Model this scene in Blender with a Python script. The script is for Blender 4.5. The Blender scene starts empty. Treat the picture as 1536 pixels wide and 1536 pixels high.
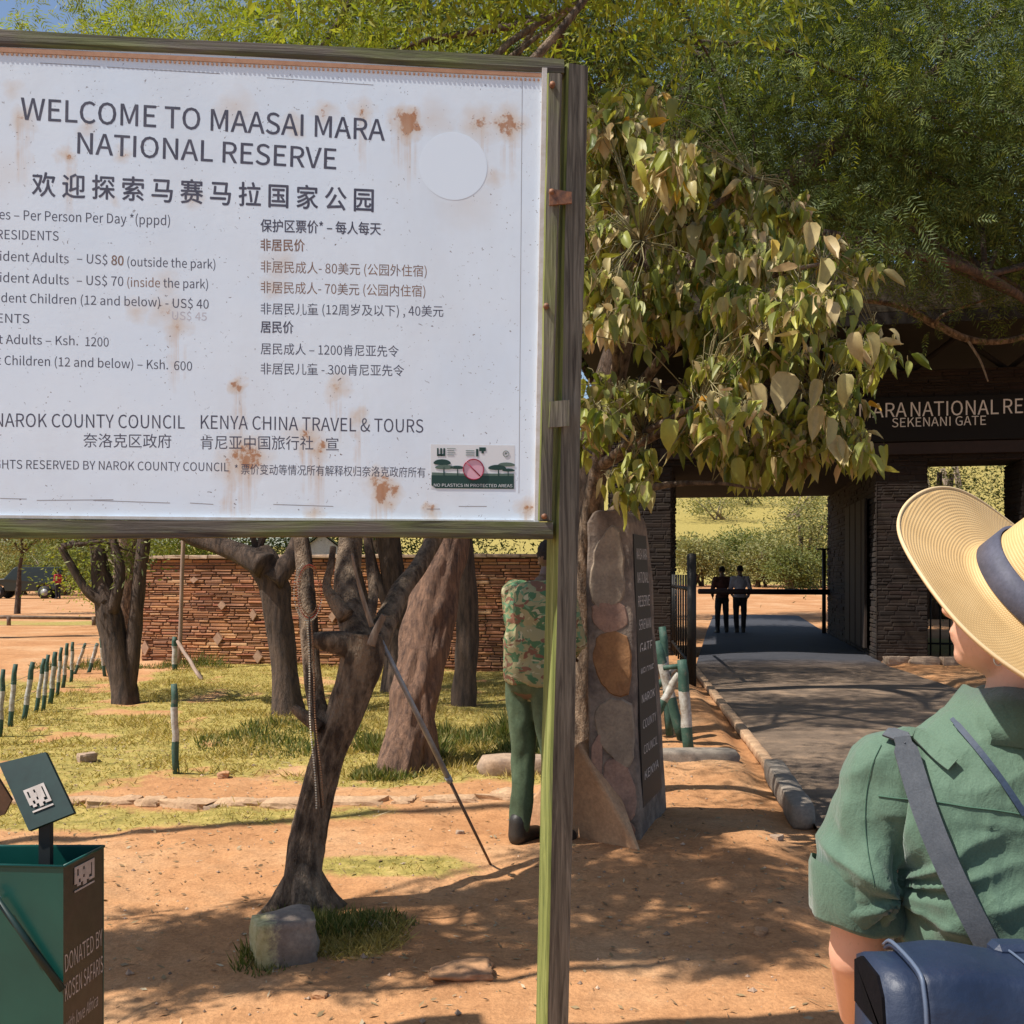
import bpy, bmesh, math, random, os
import numpy as np
from mathutils import Vector, Matrix, Euler
from mathutils.bvhtree import BVHTree

sc = bpy.context.scene
COL = sc.collection
rad = math.radians
random.seed(7)
RNG = np.random.default_rng(11)

# ------------------------------------------------------------------ camera, sky, sun, exposure
CAMH = 1.5
FPX, CX, HY = 1550.0, 768.0, 860.0          # focal length, centre and horizon, in photograph pixels
cam_data = bpy.data.cameras.new("camera")
cam_data.sensor_width = 36.0
cam_data.lens = 36.0 * FPX / 1536.0
cam_data.shift_y = (HY - 768.0) / 1536.0
cam_data.clip_start = 0.05
cam_data.clip_end = 2000.0
cam = bpy.data.objects.new("camera", cam_data)
cam.location = (0, 0, CAMH)
cam.rotation_euler = (rad(90), 0, 0)
COL.objects.link(cam)
sc.camera = cam

SUN_EL, SUN_AZ = rad(57), rad(-18.0)          # sun stands to the left and a little behind the viewer
SUN = Vector((-math.cos(SUN_EL) * math.cos(SUN_AZ), math.cos(SUN_EL) * math.sin(SUN_AZ), math.sin(SUN_EL)))
world = bpy.data.worlds.new("World")
sc.world = world
world.use_nodes = True
wn = world.node_tree
bg = wn.nodes["Background"]
sky = wn.nodes.new("ShaderNodeTexSky")
sky.sky_type = 'NISHITA'
sky.sun_disc = False
sky.sun_elevation = SUN_EL
sky.sun_rotation = math.atan2(SUN.x, SUN.y)
wn.links.new(sky.outputs[0], bg.inputs[0])
bg.inputs[1].default_value = 0.102
sd = bpy.data.lights.new("sun", 'SUN')
sd.energy = 4.8
sd.angle = rad(0.53)
sd.color = (1.0, 0.945, 0.86)
so = bpy.data.objects.new("sun", sd)
so.rotation_euler = SUN.to_track_quat('Z', 'Y').to_euler()
so.location = (-6, 2, 12)
COL.objects.link(so)
sc.view_settings.view_transform = 'Standard'
sc.view_settings.look = 'None'
sc.view_settings.exposure = 0.45
sc.view_settings.gamma = 1.0
sc.view_settings.use_curve_mapping = False
sc.cycles.max_bounces = 6
sc.cycles.transparent_max_bounces = 6

def W(px, py, D):
    """point of the place seen at pixel (px, py) when it stands D metres away"""
    return Vector(((px - CX) / FPX * D, D, CAMH + (HY - py) / FPX * D))

def GP(px, py):
    """ground point seen at that pixel"""
    D = FPX * CAMH / (py - HY)
    return Vector(((px - CX) / FPX * D, D, 0.0))

# ------------------------------------------------------------------ noise
def _hash(ix, iy, iz):
    n = (ix * 374761393 + iy * 668265263 + iz * 2147483647 + 1442695041) & 0xFFFFFFFF
    n = ((n ^ (n >> 13)) * 1274126177) & 0xFFFFFFFF
    n = n ^ (n >> 16)
    return (n & 0xFFFF) / 65535.0

def vnoise(P):
    P = np.asarray(P, dtype=np.float64)
    f = np.floor(P).astype(np.int64)
    t = P - f
    t = t * t * (3 - 2 * t)
    r = 0
    for dx in (0, 1):
        for dy in (0, 1):
            for dz in (0, 1):
                w = (t[..., 0] if dx else 1 - t[..., 0]) * (t[..., 1] if dy else 1 - t[..., 1]) * (t[..., 2] if dz else 1 - t[..., 2])
                r = r + w * _hash(f[..., 0] + dx, f[..., 1] + dy, f[..., 2] + dz)
    return r * 2 - 1

def fbm(P, o=4):
    P = np.asarray(P, dtype=np.float64)
    a, s, r = 1.0, 1.0, 0
    for k in range(o):
        r = r + a * vnoise(P * s + 17.3 * k)
        a *= 0.5
        s *= 2.03
    return r

# ------------------------------------------------------------------ objects
def tag(o, label=None, cat=None, group=None, kind=None):
    if label: o['label'] = label
    if cat: o['category'] = cat
    if group: o['group'] = group
    if kind: o['kind'] = kind
    return o

def thing(name, label, cat, loc=(0, 0, 0), rz=0.0, group=None):
    o = bpy.data.objects.new(name, None)
    o.empty_display_size = 0.1
    o.location = loc
    o.rotation_euler = (0, 0, rz)
    COL.objects.link(o)
    return tag(o, label, cat, group)

def link(name, me, mat=None, parent=None, loc=None):
    o = bpy.data.objects.new(name, me)
    if name in ("lettering", "crease"): o['kind'] = 'stuff'
    COL.objects.link(o)
    if mat is not None and len(me.materials) == 0: me.materials.append(mat)
    if parent is not None: o.parent = parent
    if loc is not None: o.location = loc
    return o

def np_mesh(name, V, F, smooth=False):
    """V (n,3), F (m,k) arrays -> mesh"""
    me = bpy.data.meshes.new(name)
    V = np.asarray(V, dtype=np.float32); F = np.asarray(F, dtype=np.int32)
    m, k = F.shape
    me.vertices.add(len(V)); me.vertices.foreach_set("co", V.ravel())
    me.loops.add(m * k); me.loops.foreach_set("vertex_index", F.ravel())
    me.polygons.add(m); me.polygons.foreach_set("loop_start", np.arange(0, m * k, k, dtype=np.int32))
    me.polygons.foreach_set("use_smooth", np.full(m, smooth))
    me.update(calc_edges=True)
    return me

class MB:
    """collects shapes and links them as ONE mesh object"""
    def __init__(s): s.v = []; s.f = []; s.sm = []
    def add(s, V, F, smooth=False, M=None):
        b = len(s.v)
        if M is not None: V = [M @ Vector(p) for p in V]
        s.v += [tuple(p) for p in V]
        s.f += [tuple(i + b for i in f) for f in F]
        s.sm += [smooth] * len(F)
        return s
    def box(s, c, d, M=None, rot=None, bev=0.0, jit=0.0):
        x, y, z = d[0] / 2, d[1] / 2, d[2] / 2
        bm = bmesh.new()
        bmesh.ops.create_cube(bm, size=1.0)
        for v in bm.verts:
            v.co.x *= 2 * x; v.co.y *= 2 * y; v.co.z *= 2 * z
            if jit: v.co += Vector((random.uniform(-jit, jit), random.uniform(-jit, jit), random.uniform(-jit, jit)))
        if bev > 0:
            bmesh.ops.bevel(bm, geom=bm.edges[:], offset=bev, segments=1, affect='EDGES', clamp_overlap=True)
        R = (rot.to_matrix().to_4x4() if rot is not None else Matrix.Identity(4))
        T = Matrix.Translation(Vector(c)) @ R
        bm.verts.index_update()
        s.add([T @ v.co for v in bm.verts], [[v.index for v in f.verts] for f in bm.faces], False, M)
        bm.free()
        return s
    def tube(s, pts, r, n=8, M=None, closed=False, caps=True, smooth=True):
        V, F = tube_geo(pts, r, n, closed, caps)
        return s.add(V, F, smooth, M)
    def prism(s, poly, y0, y1, M=None):
        """poly in (x,z), extruded from y0 to y1"""
        n = len(poly)
        V = [(p[0], y0, p[1]) for p in poly] + [(p[0], y1, p[1]) for p in poly]
        F = [tuple(range(n)), tuple(range(2 * n - 1, n - 1, -1))]
        F += [(i, i + n, (i + 1) % n + n, (i + 1) % n) for i in range(n)]
        return s.add(V, F, False, M)
    def ell(s, c, r, n=12, M=None, R=None):
        V, F = ell_geo(c, r, n, R)
        return s.add(V, F, True, M)
    def build(s, name, mat=None, parent=None):
        me = bpy.data.meshes.new(name)
        me.from_pydata(s.v, [], s.f)
        me.polygons.foreach_set("use_smooth", s.sm)
        me.update()
        bm = bmesh.new(); bm.from_mesh(me)
        bmesh.ops.recalc_face_normals(bm, faces=bm.faces[:])
        bm.to_mesh(me); bm.free()
        return link(name, me, mat, parent)

def frames(P):
    P = [Vector(p) for p in P]
    n = len(P)
    T = []
    for i in range(n):
        a, b = P[max(0, i - 1)], P[min(n - 1, i + 1)]
        t = (b - a)
        T.append(t.normalized() if t.length > 1e-9 else Vector((0, 0, 1)))
    up = Vector((0, 1, 0)) if abs(T[0].y) < 0.9 else Vector((1, 0, 0))
    N = [(up - T[0] * up.dot(T[0])).normalized()]
    for i in range(1, n):
        v = N[-1] - T[i] * N[-1].dot(T[i])
        N.append(v.normalized() if v.length > 1e-6 else N[-1])
    return P, T, N

def tube_geo(pts, r, n=8, closed=False, caps=True, ry=None):
    P, T, N = frames(pts)
    if not hasattr(r, '__len__'): r = [r] * len(P)
    if ry is None: ry = r
    V, F = [], []
    for i, p in enumerate(P):
        B = T[i].cross(N[i])
        for k in range(n):
            a = 2 * math.pi * k / n
            V.append(p + N[i] * (math.cos(a) * r[i]) + B * (math.sin(a) * ry[i]))
    m = len(P)
    for i in range(m - 1 + (1 if closed else 0)):
        j = (i + 1) % m
        for k in range(n):
            F.append((i * n + k, i * n + (k + 1) % n, j * n + (k + 1) % n, j * n + k))
    if caps and not closed:
        F.append(tuple(range(n - 1, -1, -1)))
        F.append(tuple((m - 1) * n + k for k in range(n)))
    return V, F

def ell_geo(c, r, n=12, R=None):
    c = Vector(c); V = [Vector((0, 0, 1))]; F = []
    h = max(4, n // 2 + 1)
    for i in range(1, h):
        t = math.pi * i / h
        for k in range(n):
            a = 2 * math.pi * k / n
            V.append(Vector((math.sin(t) * math.cos(a), math.sin(t) * math.sin(a), math.cos(t))))
    V.append(Vector((0, 0, -1)))
    for k in range(n): F.append((0, 1 + k, 1 + (k + 1) % n))
    for i in range(h - 2):
        for k in range(n):
            F.append((1 + i * n + k, 1 + (i + 1) * n + k, 1 + (i + 1) * n + (k + 1) % n, 1 + i * n + (k + 1) % n))
    b = 1 + (h - 2) * n; L = len(V) - 1
    for k in range(n): F.append((b + k, L, b + (k + 1) % n))
    out = []
    for v in V:
        q = Vector((v.x * r[0], v.y * r[1], v.z * r[2]))
        if R is not None: q = R @ q
        out.append(c + q)
    return out, F

def cap_geo(p, q, r1, r2, n=14):
    """closed rounded limb from p to q"""
    p, q = Vector(p), Vector(q); d = (q - p).normalized()
    pts, rs = [], []
    for a in (80, 55, 30, 0):
        pts.append(p - d * r1 * math.sin(rad(a))); rs.append(max(r1 * math.cos(rad(a)), 1e-4))
    for k in range(1, 6): pts.append(p.lerp(q, k / 6)); rs.append(r1 + (r2 - r1) * k / 6)
    for a in (0, 30, 55, 80):
        pts.append(q + d * r2 * math.sin(rad(a))); rs.append(max(r2 * math.cos(rad(a)), 1e-4))
    return tube_geo(pts, rs, n)

def smooth_path(pts, k=6):
    """Catmull-Rom through (x,y,z,r) points"""
    A = [np.array(p, float) for p in pts]
    A = [2 * A[0] - A[1]] + A + [2 * A[-1] - A[-2]]
    out = []
    for i in range(1, len(A) - 2):
        for j in range(k):
            t = j / k
            out.append(0.5 * ((2 * A[i]) + (-A[i - 1] + A[i + 1]) * t + (2 * A[i - 1] - 5 * A[i] + 4 * A[i + 1] - A[i + 2]) * t * t
                              + (-A[i - 1] + 3 * A[i] - 3 * A[i + 1] + A[i + 2]) * t ** 3))
    out.append(A[-2])
    return out

# ------------------------------------------------------------------ materials
def mat_base(name):
    m = bpy.data.materials.new(name); m.use_nodes = True
    nt = m.node_tree
    return m, nt, nt.nodes["Principled BSDF"]

def N_(nt, t, **kw):
    n = nt.nodes.new(t)
    for k, v in kw.items(): setattr(n, k, v)
    return n

def coord(nt, kind='Object', scale=(1, 1, 1), rot=(0, 0, 0)):
    tc = N_(nt, "ShaderNodeTexCoord"); mp = N_(nt, "ShaderNodeMapping")
    mp.inputs['Scale'].default_value = scale; mp.inputs['Rotation'].default_value = rot
    nt.links.new(tc.outputs[kind], mp.inputs[0])
    return mp.outputs[0]

def noise(nt, vec, scale, detail=4, rough=0.55, dist=0.0):
    n = N_(nt, "ShaderNodeTexNoise")
    n.inputs['Scale'].default_value = scale; n.inputs['Detail'].default_value = detail
    n.inputs['Roughness'].default_value = rough; n.inputs['Distortion'].default_value = dist
    if vec is not None: nt.links.new(vec, n.inputs['Vector'])
    return n.outputs[0]

def ramp(nt, fac, stops, interp='LINEAR'):
    r = N_(nt, "ShaderNodeValToRGB"); cr = r.color_ramp; cr.interpolation = interp
    while len(cr.elements) > 1: cr.elements.remove(cr.elements[-1])
    for i, (p, c) in enumerate(stops):
        e = cr.elements[0] if i == 0 else cr.elements.new(p)
        e.position = p; e.color = (*c, 1) if len(c) == 3 else c
    nt.links.new(fac, r.inputs[0])
    return r.outputs[0]

def mix(nt, fac, a, b, mode='MIX'):
    m = N_(nt, "ShaderNodeMix", data_type='RGBA', blend_type=mode)
    for s, v in ((0, fac), (6, a), (7, b)):
        if isinstance(v, (int, float)): m.inputs[s].default_value = v
        elif isinstance(v, tuple): m.inputs[s].default_value = (*v, 1) if len(v) == 3 else v
        else: nt.links.new(v, m.inputs[s])
    return m.outputs[2]

def math_(nt, op, a, b=None, c=None, clamp=False):
    m = N_(nt, "ShaderNodeMath", operation=op, use_clamp=clamp)
    for i, v in enumerate((a, b, c)):
        if v is None: continue
        if isinstance(v, (int, float)): m.inputs[i].default_value = v
        else: nt.links.new(v, m.inputs[i])
    return m.outputs[0]

def bump(nt, bsdf, h, strength=0.3, dist=0.01, prev=None):
    b = N_(nt, "ShaderNodeBump"); b.inputs['Strength'].default_value = strength; b.inputs['Distance'].default_value = dist
    nt.links.new(h, b.inputs['Height'])
    if prev is not None: nt.links.new(prev, b.inputs['Normal'])
    nt.links.new(b.outputs[0], bsdf.inputs['Normal'])
    return b.outputs[0]

def simple(name, c1, c2=None, rough=0.8, scale=8, bs=0.2, bd=0.01, sc3=(1, 1, 1), metal=0.0, spec=0.4, lo=0.35, hi=0.65, fine=None, isl=0.0):
    m, nt, p = mat_base(name)
    v = coord(nt, 'Object', sc3)
    c2 = c2 or tuple(x * 0.6 for x in c1)
    n1 = noise(nt, v, scale, 6, 0.6)
    col = ramp(nt, n1, [(lo, c1), (hi, c2)])
    n2 = noise(nt, v, fine or scale * 7, 4, 0.6)
    col = mix(nt, 0.35, col, ramp(nt, n2, [(0.3, (0.45,) * 3), (0.7, (1.4,) * 3)]), 'MULTIPLY')
    if isl:
        g = N_(nt, "ShaderNodeNewGeometry")
        col = mix(nt, 1.0, col, ramp(nt, g.outputs['Random Per Island'], [(0, (1 - isl,) * 3), (1, (1 + isl,) * 3)]), 'MULTIPLY')
    nt.links.new(col, p.inputs['Base Color'])
    p.inputs['Roughness'].default_value = rough
    p.inputs['Metallic'].default_value = metal
    p.inputs['Specular IOR Level'].default_value = spec
    if bs: bump(nt, p, math_(nt, 'ADD', n1, math_(nt, 'MULTIPLY', n2, 0.5)), bs, bd)
    return m

def leafmat(name, cols, trans=0.35, rough=0.6, scale=None):
    m, nt, p = mat_base(name)
    g = N_(nt, "ShaderNodeNewGeometry")
    n = len(cols)
    col = ramp(nt, g.outputs['Random Per Island'], [(i / max(1, n - 1), c) for i, c in enumerate(cols)])
    if scale:
        v = coord(nt, 'Object'); nn = noise(nt, v, scale, 3)
        col = mix(nt, 1.0, col, ramp(nt, nn, [(0.35, (0.6, 0.62, 0.6)), (0.65, (1.3, 1.25, 1.1))]), 'MULTIPLY')
    nt.links.new(col, p.inputs['Base Color'])
    p.inputs['Roughness'].default_value = rough
    p.inputs['Specular IOR Level'].default_value = 0.3
    tr = N_(nt, "ShaderNodeBsdfTranslucent")
    nt.links.new(mix(nt, 1.0, col, (1.2, 1.25, 0.6), 'MULTIPLY'), tr.inputs[0])
    mx = N_(nt, "ShaderNodeMixShader"); mx.inputs[0].default_value = trans
    nt.links.new(p.outputs[0], mx.inputs[1]); nt.links.new(tr.outputs[0], mx.inputs[2])
    nt.links.new(mx.outputs[0], nt.nodes["Material Output"].inputs[0])
    return m

M = {}
M['bark'] = simple('bark', (0.13, 0.085, 0.06), (0.045, 0.032, 0.026), 0.95, 6, 0.9, 0.03, (4, 4, 0.7))
M['bark_grey'] = simple('grey_bark', (0.34, 0.245, 0.165), (0.085, 0.058, 0.040), 0.95, 12, 1.0, 0.05, (1.7, 1.7, 0.7), lo=.38, hi=.60)
M['bark_red'] = simple('reddish_bark', (0.27, 0.155, 0.10), (0.10, 0.06, 0.045), 0.95, 8, 0.9, 0.03, (4, 4, 0.6))
M['wood_dead'] = simple('bare_wood', (0.36, 0.28, 0.21), (0.16, 0.115, 0.085), 0.9, 8, 0.6, 0.01, (3, 3, 0.4))

def wood_post():
    m, nt, p = mat_base('weathered_green_wood')
    v = coord(nt, 'Object', (26, 26, 1.3))
    g = noise(nt, v, 2.2, 8, 0.65, 1.0)
    col = ramp(nt, g, [(0.30, (0.035, 0.026, 0.02)), (0.46, (0.115, 0.10, 0.075)), (0.60, (0.21, 0.185, 0.14)), (0.75, (0.30, 0.27, 0.22))])
    v2 = coord(nt, 'Object', (3, 3, 1.0))
    a = noise(nt, v2, 1.6, 5, 0.6)
    gc = ramp(nt, g, [(0.3, (0.05, 0.07, 0.012)), (0.55, (0.21, 0.23, 0.055)), (0.75, (0.36, 0.37, 0.14))])
    geo = N_(nt, "ShaderNodeNewGeometry"); sep = N_(nt, "ShaderNodeSeparateXYZ")
    tc = N_(nt, "ShaderNodeTexCoord"); nt.links.new(tc.outputs['Normal'], sep.inputs[0])
    side = math_(nt, 'MULTIPLY', sep.outputs[0], -0.55)     # paint and algae on one side, with its sunlit brightness put into the colour
    f = ramp(nt, math_(nt, 'ADD', a, side), [(0.50, (0, 0, 0)), (0.68, (1, 1, 1))])
    col = mix(nt, f, col, gc)
    nt.links.new(col, p.inputs['Base Color']); p.inputs['Roughness'].default_value = 0.85
    bump(nt, p, g, 0.8, 0.006)
    return m
M['post'] = wood_post()

def wood_rail():
    m, nt, p = mat_base('green_timber_rail')
    v = coord(nt, 'Object', (1.2, 26, 26))
    g = noise(nt, v, 2.2, 8, 0.65, 0.8)
    v2 = coord(nt, 'Object', (1.4, 5, 7)); a = noise(nt, v2, 1.7, 5, 0.6)
    c1 = ramp(nt, g, [(0.3, (0.03, 0.028, 0.012)), (0.55, (0.12, 0.135, 0.04)), (0.75, (0.22, 0.24, 0.10))])
    c2 = ramp(nt, g, [(0.3, (0.03, 0.024, 0.02)), (0.6, (0.12, 0.10, 0.08)), (0.8, (0.24, 0.21, 0.17))])
    col = mix(nt, ramp(nt, a, [(0.42, (0, 0, 0)), (0.6, (1, 1, 1))]), c1, c2)
    nt.links.new(col, p.inputs['Base Color']); p.inputs['Roughness'].default_value = 0.85
    bump(nt, p, g, 0.8, 0.006)
    return m
M['rail'] = wood_rail()

# ------------------------------------------------------------------ the ground
def sstep(x, a, b):
    t = np.clip((x - a) / (b - a), 0, 1); return t * t * (3 - 2 * t)

def poly_x(y, pts):
    ys = [p[1] for p in pts]; xs = [p[0] for p in pts]
    return np.interp(y, ys, xs)
ROAD_L = [(0.9, 0.5), (1.35, 3.5), (1.72, 5.6), (1.86, 6.6), (2.05, 8.0), (2.95, 16.6), (5.1, 27.0), (7.0, 36.0)]
ROAD_R = [(4.6, 0.5), (4.9, 3.5), (5.0, 5.6), (5.1, 6.6), (5.25, 8.0), (6.05, 16.6), (8.1, 27.0), (10.0, 36.0)]

def terrain(x, y):
    x = np.asarray(x, float); y = np.asarray(y, float)
    z = 0.75 * sstep(y, 44, 64) * sstep(x, -14, 0)
    z = z + 30.0 * sstep(y, 70, 330) * (0.75 + 0.25 * np.sin(x * 0.013 + 1)) * sstep(x, -60, 10)
    z = z + 9.0 * sstep(y, 90, 300)
    return z

def grass_mask(x, y):
    P = np.stack([x * 0.9, y * 0.9, np.zeros_like(x)], -1)
    n = fbm(P, 4) * 0.9
    rx = poly_x(y, ROAD_L)
    g = sstep(y + n * 1.0 + 0.06 * x, 7.2, 8.4) * (1 - sstep(y + n, 15.5, 17.5) * sstep(-x, 5.0, 7.0)) * (1 - sstep(x + n * 0.3, 0.55, 1.3))
    g = g * (1 - .65 * np.clip(fbm(P * 2.1 + 31, 3) * 1.6 - .25, 0, 1))
    g = g * (1 - sstep(-x - (y - 9.5) * 0.05 + n * 0.3, 4.6, 5.2) * sstep(y, 12, 17))
    # worn strip of pale grass in front of the edging stones, a patch by the stick and one by the boulder
    def blob(cx, cy, rx_, ry_):
        d = ((x - cx) / rx_) ** 2 + ((y - cy) / ry_) ** 2
        return np.clip(1.15 - d + n * 0.55, 0, 1)
    g = np.maximum(g, 0.85 * blob(-2.4, 6.35, 1.9, 0.42))
    g = np.maximum(g, 0.9 * blob(-0.62, 5.25, 0.62, 0.27))
    g = np.maximum(g, 0.95 * blob(-0.75, 4.25, 0.42, 0.30))
    g = np.maximum(g, sstep(y, 62, 75) * sstep(x, -10, 4))
    g = np.maximum(g, sstep(y, 100, 130))
    g = np.maximum(g, 0.9 * (1 - np.clip(np.abs(y - 31 - n) / 2.2, 0, 1)) * sstep(-x, 11.5, 12.5))
    g = np.maximum(g, 0.6 * blob(9.5, 20, 3, 6))
    return np.clip(g, 0, 1)

def bumps(x, y):
    P = np.stack([x, y, np.zeros_like(x)], -1)
    b = 0.020 * fbm(P * 1.3, 3) + 0.011 * fbm(P * 6, 3) + 0.006 * np.abs(vnoise(P * 16))
    l, r = poly_x(y, ROAD_L), poly_x(y, ROAD_R)
    road = sstep(x, l - 0.35, l - 0.12) * (1 - sstep(x, r + 0.12, r + 0.35))
    b = b * (1 - road) - 0.03 * road
    verge = sstep(x, l - 1.1, l - 0.9) * (1 - sstep(x, l - 0.3, l - 0.14)) * sstep(y, 7.2, 7.8) * (1 - sstep(y, 15, 17))
    b = b + verge * (0.05 + 0.03 * fbm(P * 2.3, 3))
    b = b * (1 - sstep(y, 25, 35) * 0.5)
    back = 1 - sstep(y, -0.6, -0.1)
    return b * (1 - back) - 0.03 * back

def gz(x, y):
    a = np.array([float(x)]); b = np.array([float(y)])
    return float((terrain(a, b) + bumps(a, b))[0])

def build_ground():
    fx = np.arange(-7.5, 8.0, 0.055)
    ox = [8.0]; s = 0.09
    while ox[-1] < 420: ox.append(ox[-1] + s); s *= 1.09
    ox = np.array(ox)
    xs = np.concatenate([-(ox[::-1]) + 0.45, fx, ox])
    fy = np.arange(0.4, 18.0, 0.055)
    oy = [18.0]; s = 0.07
    while oy[-1] < 460: oy.append(oy[-1] + s); s *= 1.05
    by = [-0.0 + 0.3]; s = 0.15
    while by[-1] > -30: by.append(by[-1] - s); s *= 1.3
    ys = np.concatenate([np.array(by[::-1]), fy, np.array(oy)])
    X, Y = np.meshgrid(xs, ys)
    X = X.ravel(); Y = Y.ravel()
    Z = terrain(X, Y) + bumps(X, Y)
    ny, nx = len(ys), len(xs)
    i = np.arange(nx - 1)[None, :] + np.arange(ny - 1)[:, None] * nx
    F = np.stack([i, i + 1, i + 1 + nx, i + nx], -1).reshape(-1, 4)
    me = np_mesh("ground", np.stack([X, Y, Z], -1), F, True)
    a = me.attributes.new("grass", 'FLOAT', 'POINT'); a.data.foreach_set("value", grass_mask(X, Y).astype(np.float32))
    m, nt, p = mat_base('red_soil_and_dry_grass')
    at = N_(nt, "ShaderNodeAttribute", attribute_name="grass")
    v = coord(nt, 'Object')
    n1 = noise(nt, v, 0.7, 6, 0.6); n2 = noise(nt, v, 9, 6, 0.7); n3 = noise(nt, v, 60, 4, 0.7)
    soil = ramp(nt, n1, [(0.3, (0.38, 0.18, 0.078)), (0.5, (0.47, 0.24, 0.11)), (0.7, (0.54, 0.33, 0.18))])
    soil = mix(nt, 0.55, soil, ramp(nt, n2, [(0.25, (0.55, 0.5, 0.48)), (0.55, (1.1, 1.1, 1.1)), (0.8, (1.3, 1.28, 1.25))]), 'MULTIPLY')
    soil = mix(nt, 0.45, soil, ramp(nt, n3, [(0.3, (0.5,) * 3), (0.7, (1.4,) * 3)]), 'MULTIPLY')
    gr = ramp(nt, n2, [(0.3, (0.15, 0.13, 0.035)), (0.5, (0.34, 0.27, 0.075)), (0.7, (0.50, 0.37, 0.13))])
    gr = mix(nt, 0.5, gr, ramp(nt, n3, [(0.3, (0.4,) * 3), (0.7, (1.5,) * 3)]), 'MULTIPLY')
    f = ramp(nt, math_(nt, 'ADD', at.outputs['Fac'], math_(nt, 'MULTIPLY', math_(nt, 'SUBTRACT', n2, 0.5), 0.9)), [(0.33, (0, 0, 0)), (0.62, (1, 1, 1))])
    nt.links.new(mix(nt, f, soil, gr), p.inputs['Base Color'])
    p.inputs['Roughness'].default_value = 0.95; p.inputs['Specular IOR Level'].default_value = 0.15
    bump(nt, p, math_(nt, 'ADD', n2, math_(nt, 'MULTIPLY', n3, 0.6)), 0.55, 0.02)
    tag(link("ground", me, m), kind='structure')
build_ground()

def build_road():
    ys = np.concatenate([np.arange(0.5, 20, 0.25), np.arange(20, 37, 0.5)])
    V, F = [], []
    n = 24
    for y in ys:
        l, r = float(poly_x(y, ROAD_L)), float(poly_x(y, ROAD_R))
        for k in range(n + 1):
            t = k / n; x = l + (r - l) * t
            V.append((x, y, 0.012 + 0.03 * math.sin(math.pi * t) + 0.004 * math.sin(x * 5 + y * 3)))
    for j in range(len(ys) - 1):
        for k in range(n):
            a = j * (n + 1) + k; F.append((a, a + 1, a + n + 2, a + n + 1))
    q = len(V)  # unseen asphalt apron behind the viewpoint, added to cut orange ground bounce
    for j in range(9):
        for k in range(13): V.append((-14 + 30 * k / 12, -26 + 25.4 * j / 8, .012))
    for j in range(8):
        for k in range(12): a = q + j * 13 + k; F.append((a, a + 1, a + 14, a + 13))
    m, nt, p = mat_base('worn_asphalt')
    v = coord(nt, 'Object')
    n1 = noise(nt, v, 2.6, 7, 0.68); n2 = noise(nt, v, 55, 5, 0.8)
    dust = ramp(nt, n1, [(0.3, (0.11, 0.076, 0.052)), (0.5, (0.18, 0.125, 0.084)), (0.68, (0.30, 0.20, 0.125))])
    tarm_shaded = ramp(nt, n1, [(0.3, (0.030, 0.032, 0.042)), (0.7, (0.045, 0.046, 0.056))])  # shade of the gate passage put into the asphalt colour
    tc = N_(nt, "ShaderNodeTexCoord"); sep = N_(nt, "ShaderNodeSeparateXYZ"); nt.links.new(tc.outputs['Object'], sep.inputs[0])
    c = mix(nt, ramp(nt, math_(nt, 'ADD', math_(nt, 'MULTIPLY', sep.outputs[1], 0.05), math_(nt, 'MULTIPLY', n1, .1)), [(.84, (0, 0, 0)), (.93, (1, 1, 1))]), dust, tarm_shaded)
    c = mix(nt, 0.6, c, ramp(nt, n2, [(0.3, (0.5,) * 3), (0.7, (1.6,) * 3)]), 'MULTIPLY')
    nt.links.new(c, p.inputs['Base Color']); p.inputs['Roughness'].default_value = 0.8
    bump(nt, p, math_(nt, 'ADD', n2, n1), 0.8, 0.014)
    tag(link("road", np_mesh("road", V, F, True), m), kind='structure')
build_road()

# ------------------------------------------------------------------ stones, kerb, grass, litter
def stone_mesh(name, dims, seed, n=3, flat=0.0, rough=0.18):
    bm = bmesh.new()
    bmesh.ops.create_cube(bm, size=1.0)
    bmesh.ops.subdivide_edges(bm, edges=bm.edges[:], cuts=n, use_grid_fill=True)
    co = np.array([v.co[:] for v in bm.verts])
    L = np.linalg.norm(co, axis=1, keepdims=True)
    sph = co / L * 0.62
    co = co * 0.62 + sph * 0.38
    co = co * (1 + rough * fbm(co * 2.3 + seed * 9.1, 3)[:, None])
    for v, c in zip(bm.verts, co): v.co = (c[0] * dims[0], c[1] * dims[1], c[2] * dims[2])
    me = bpy.data.meshes.new(name); bm.to_mesh(me); bm.free()
    me.polygons.foreach_set("use_smooth", [n > 4] * len(me.polygons)); me.update()
    return me

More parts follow.
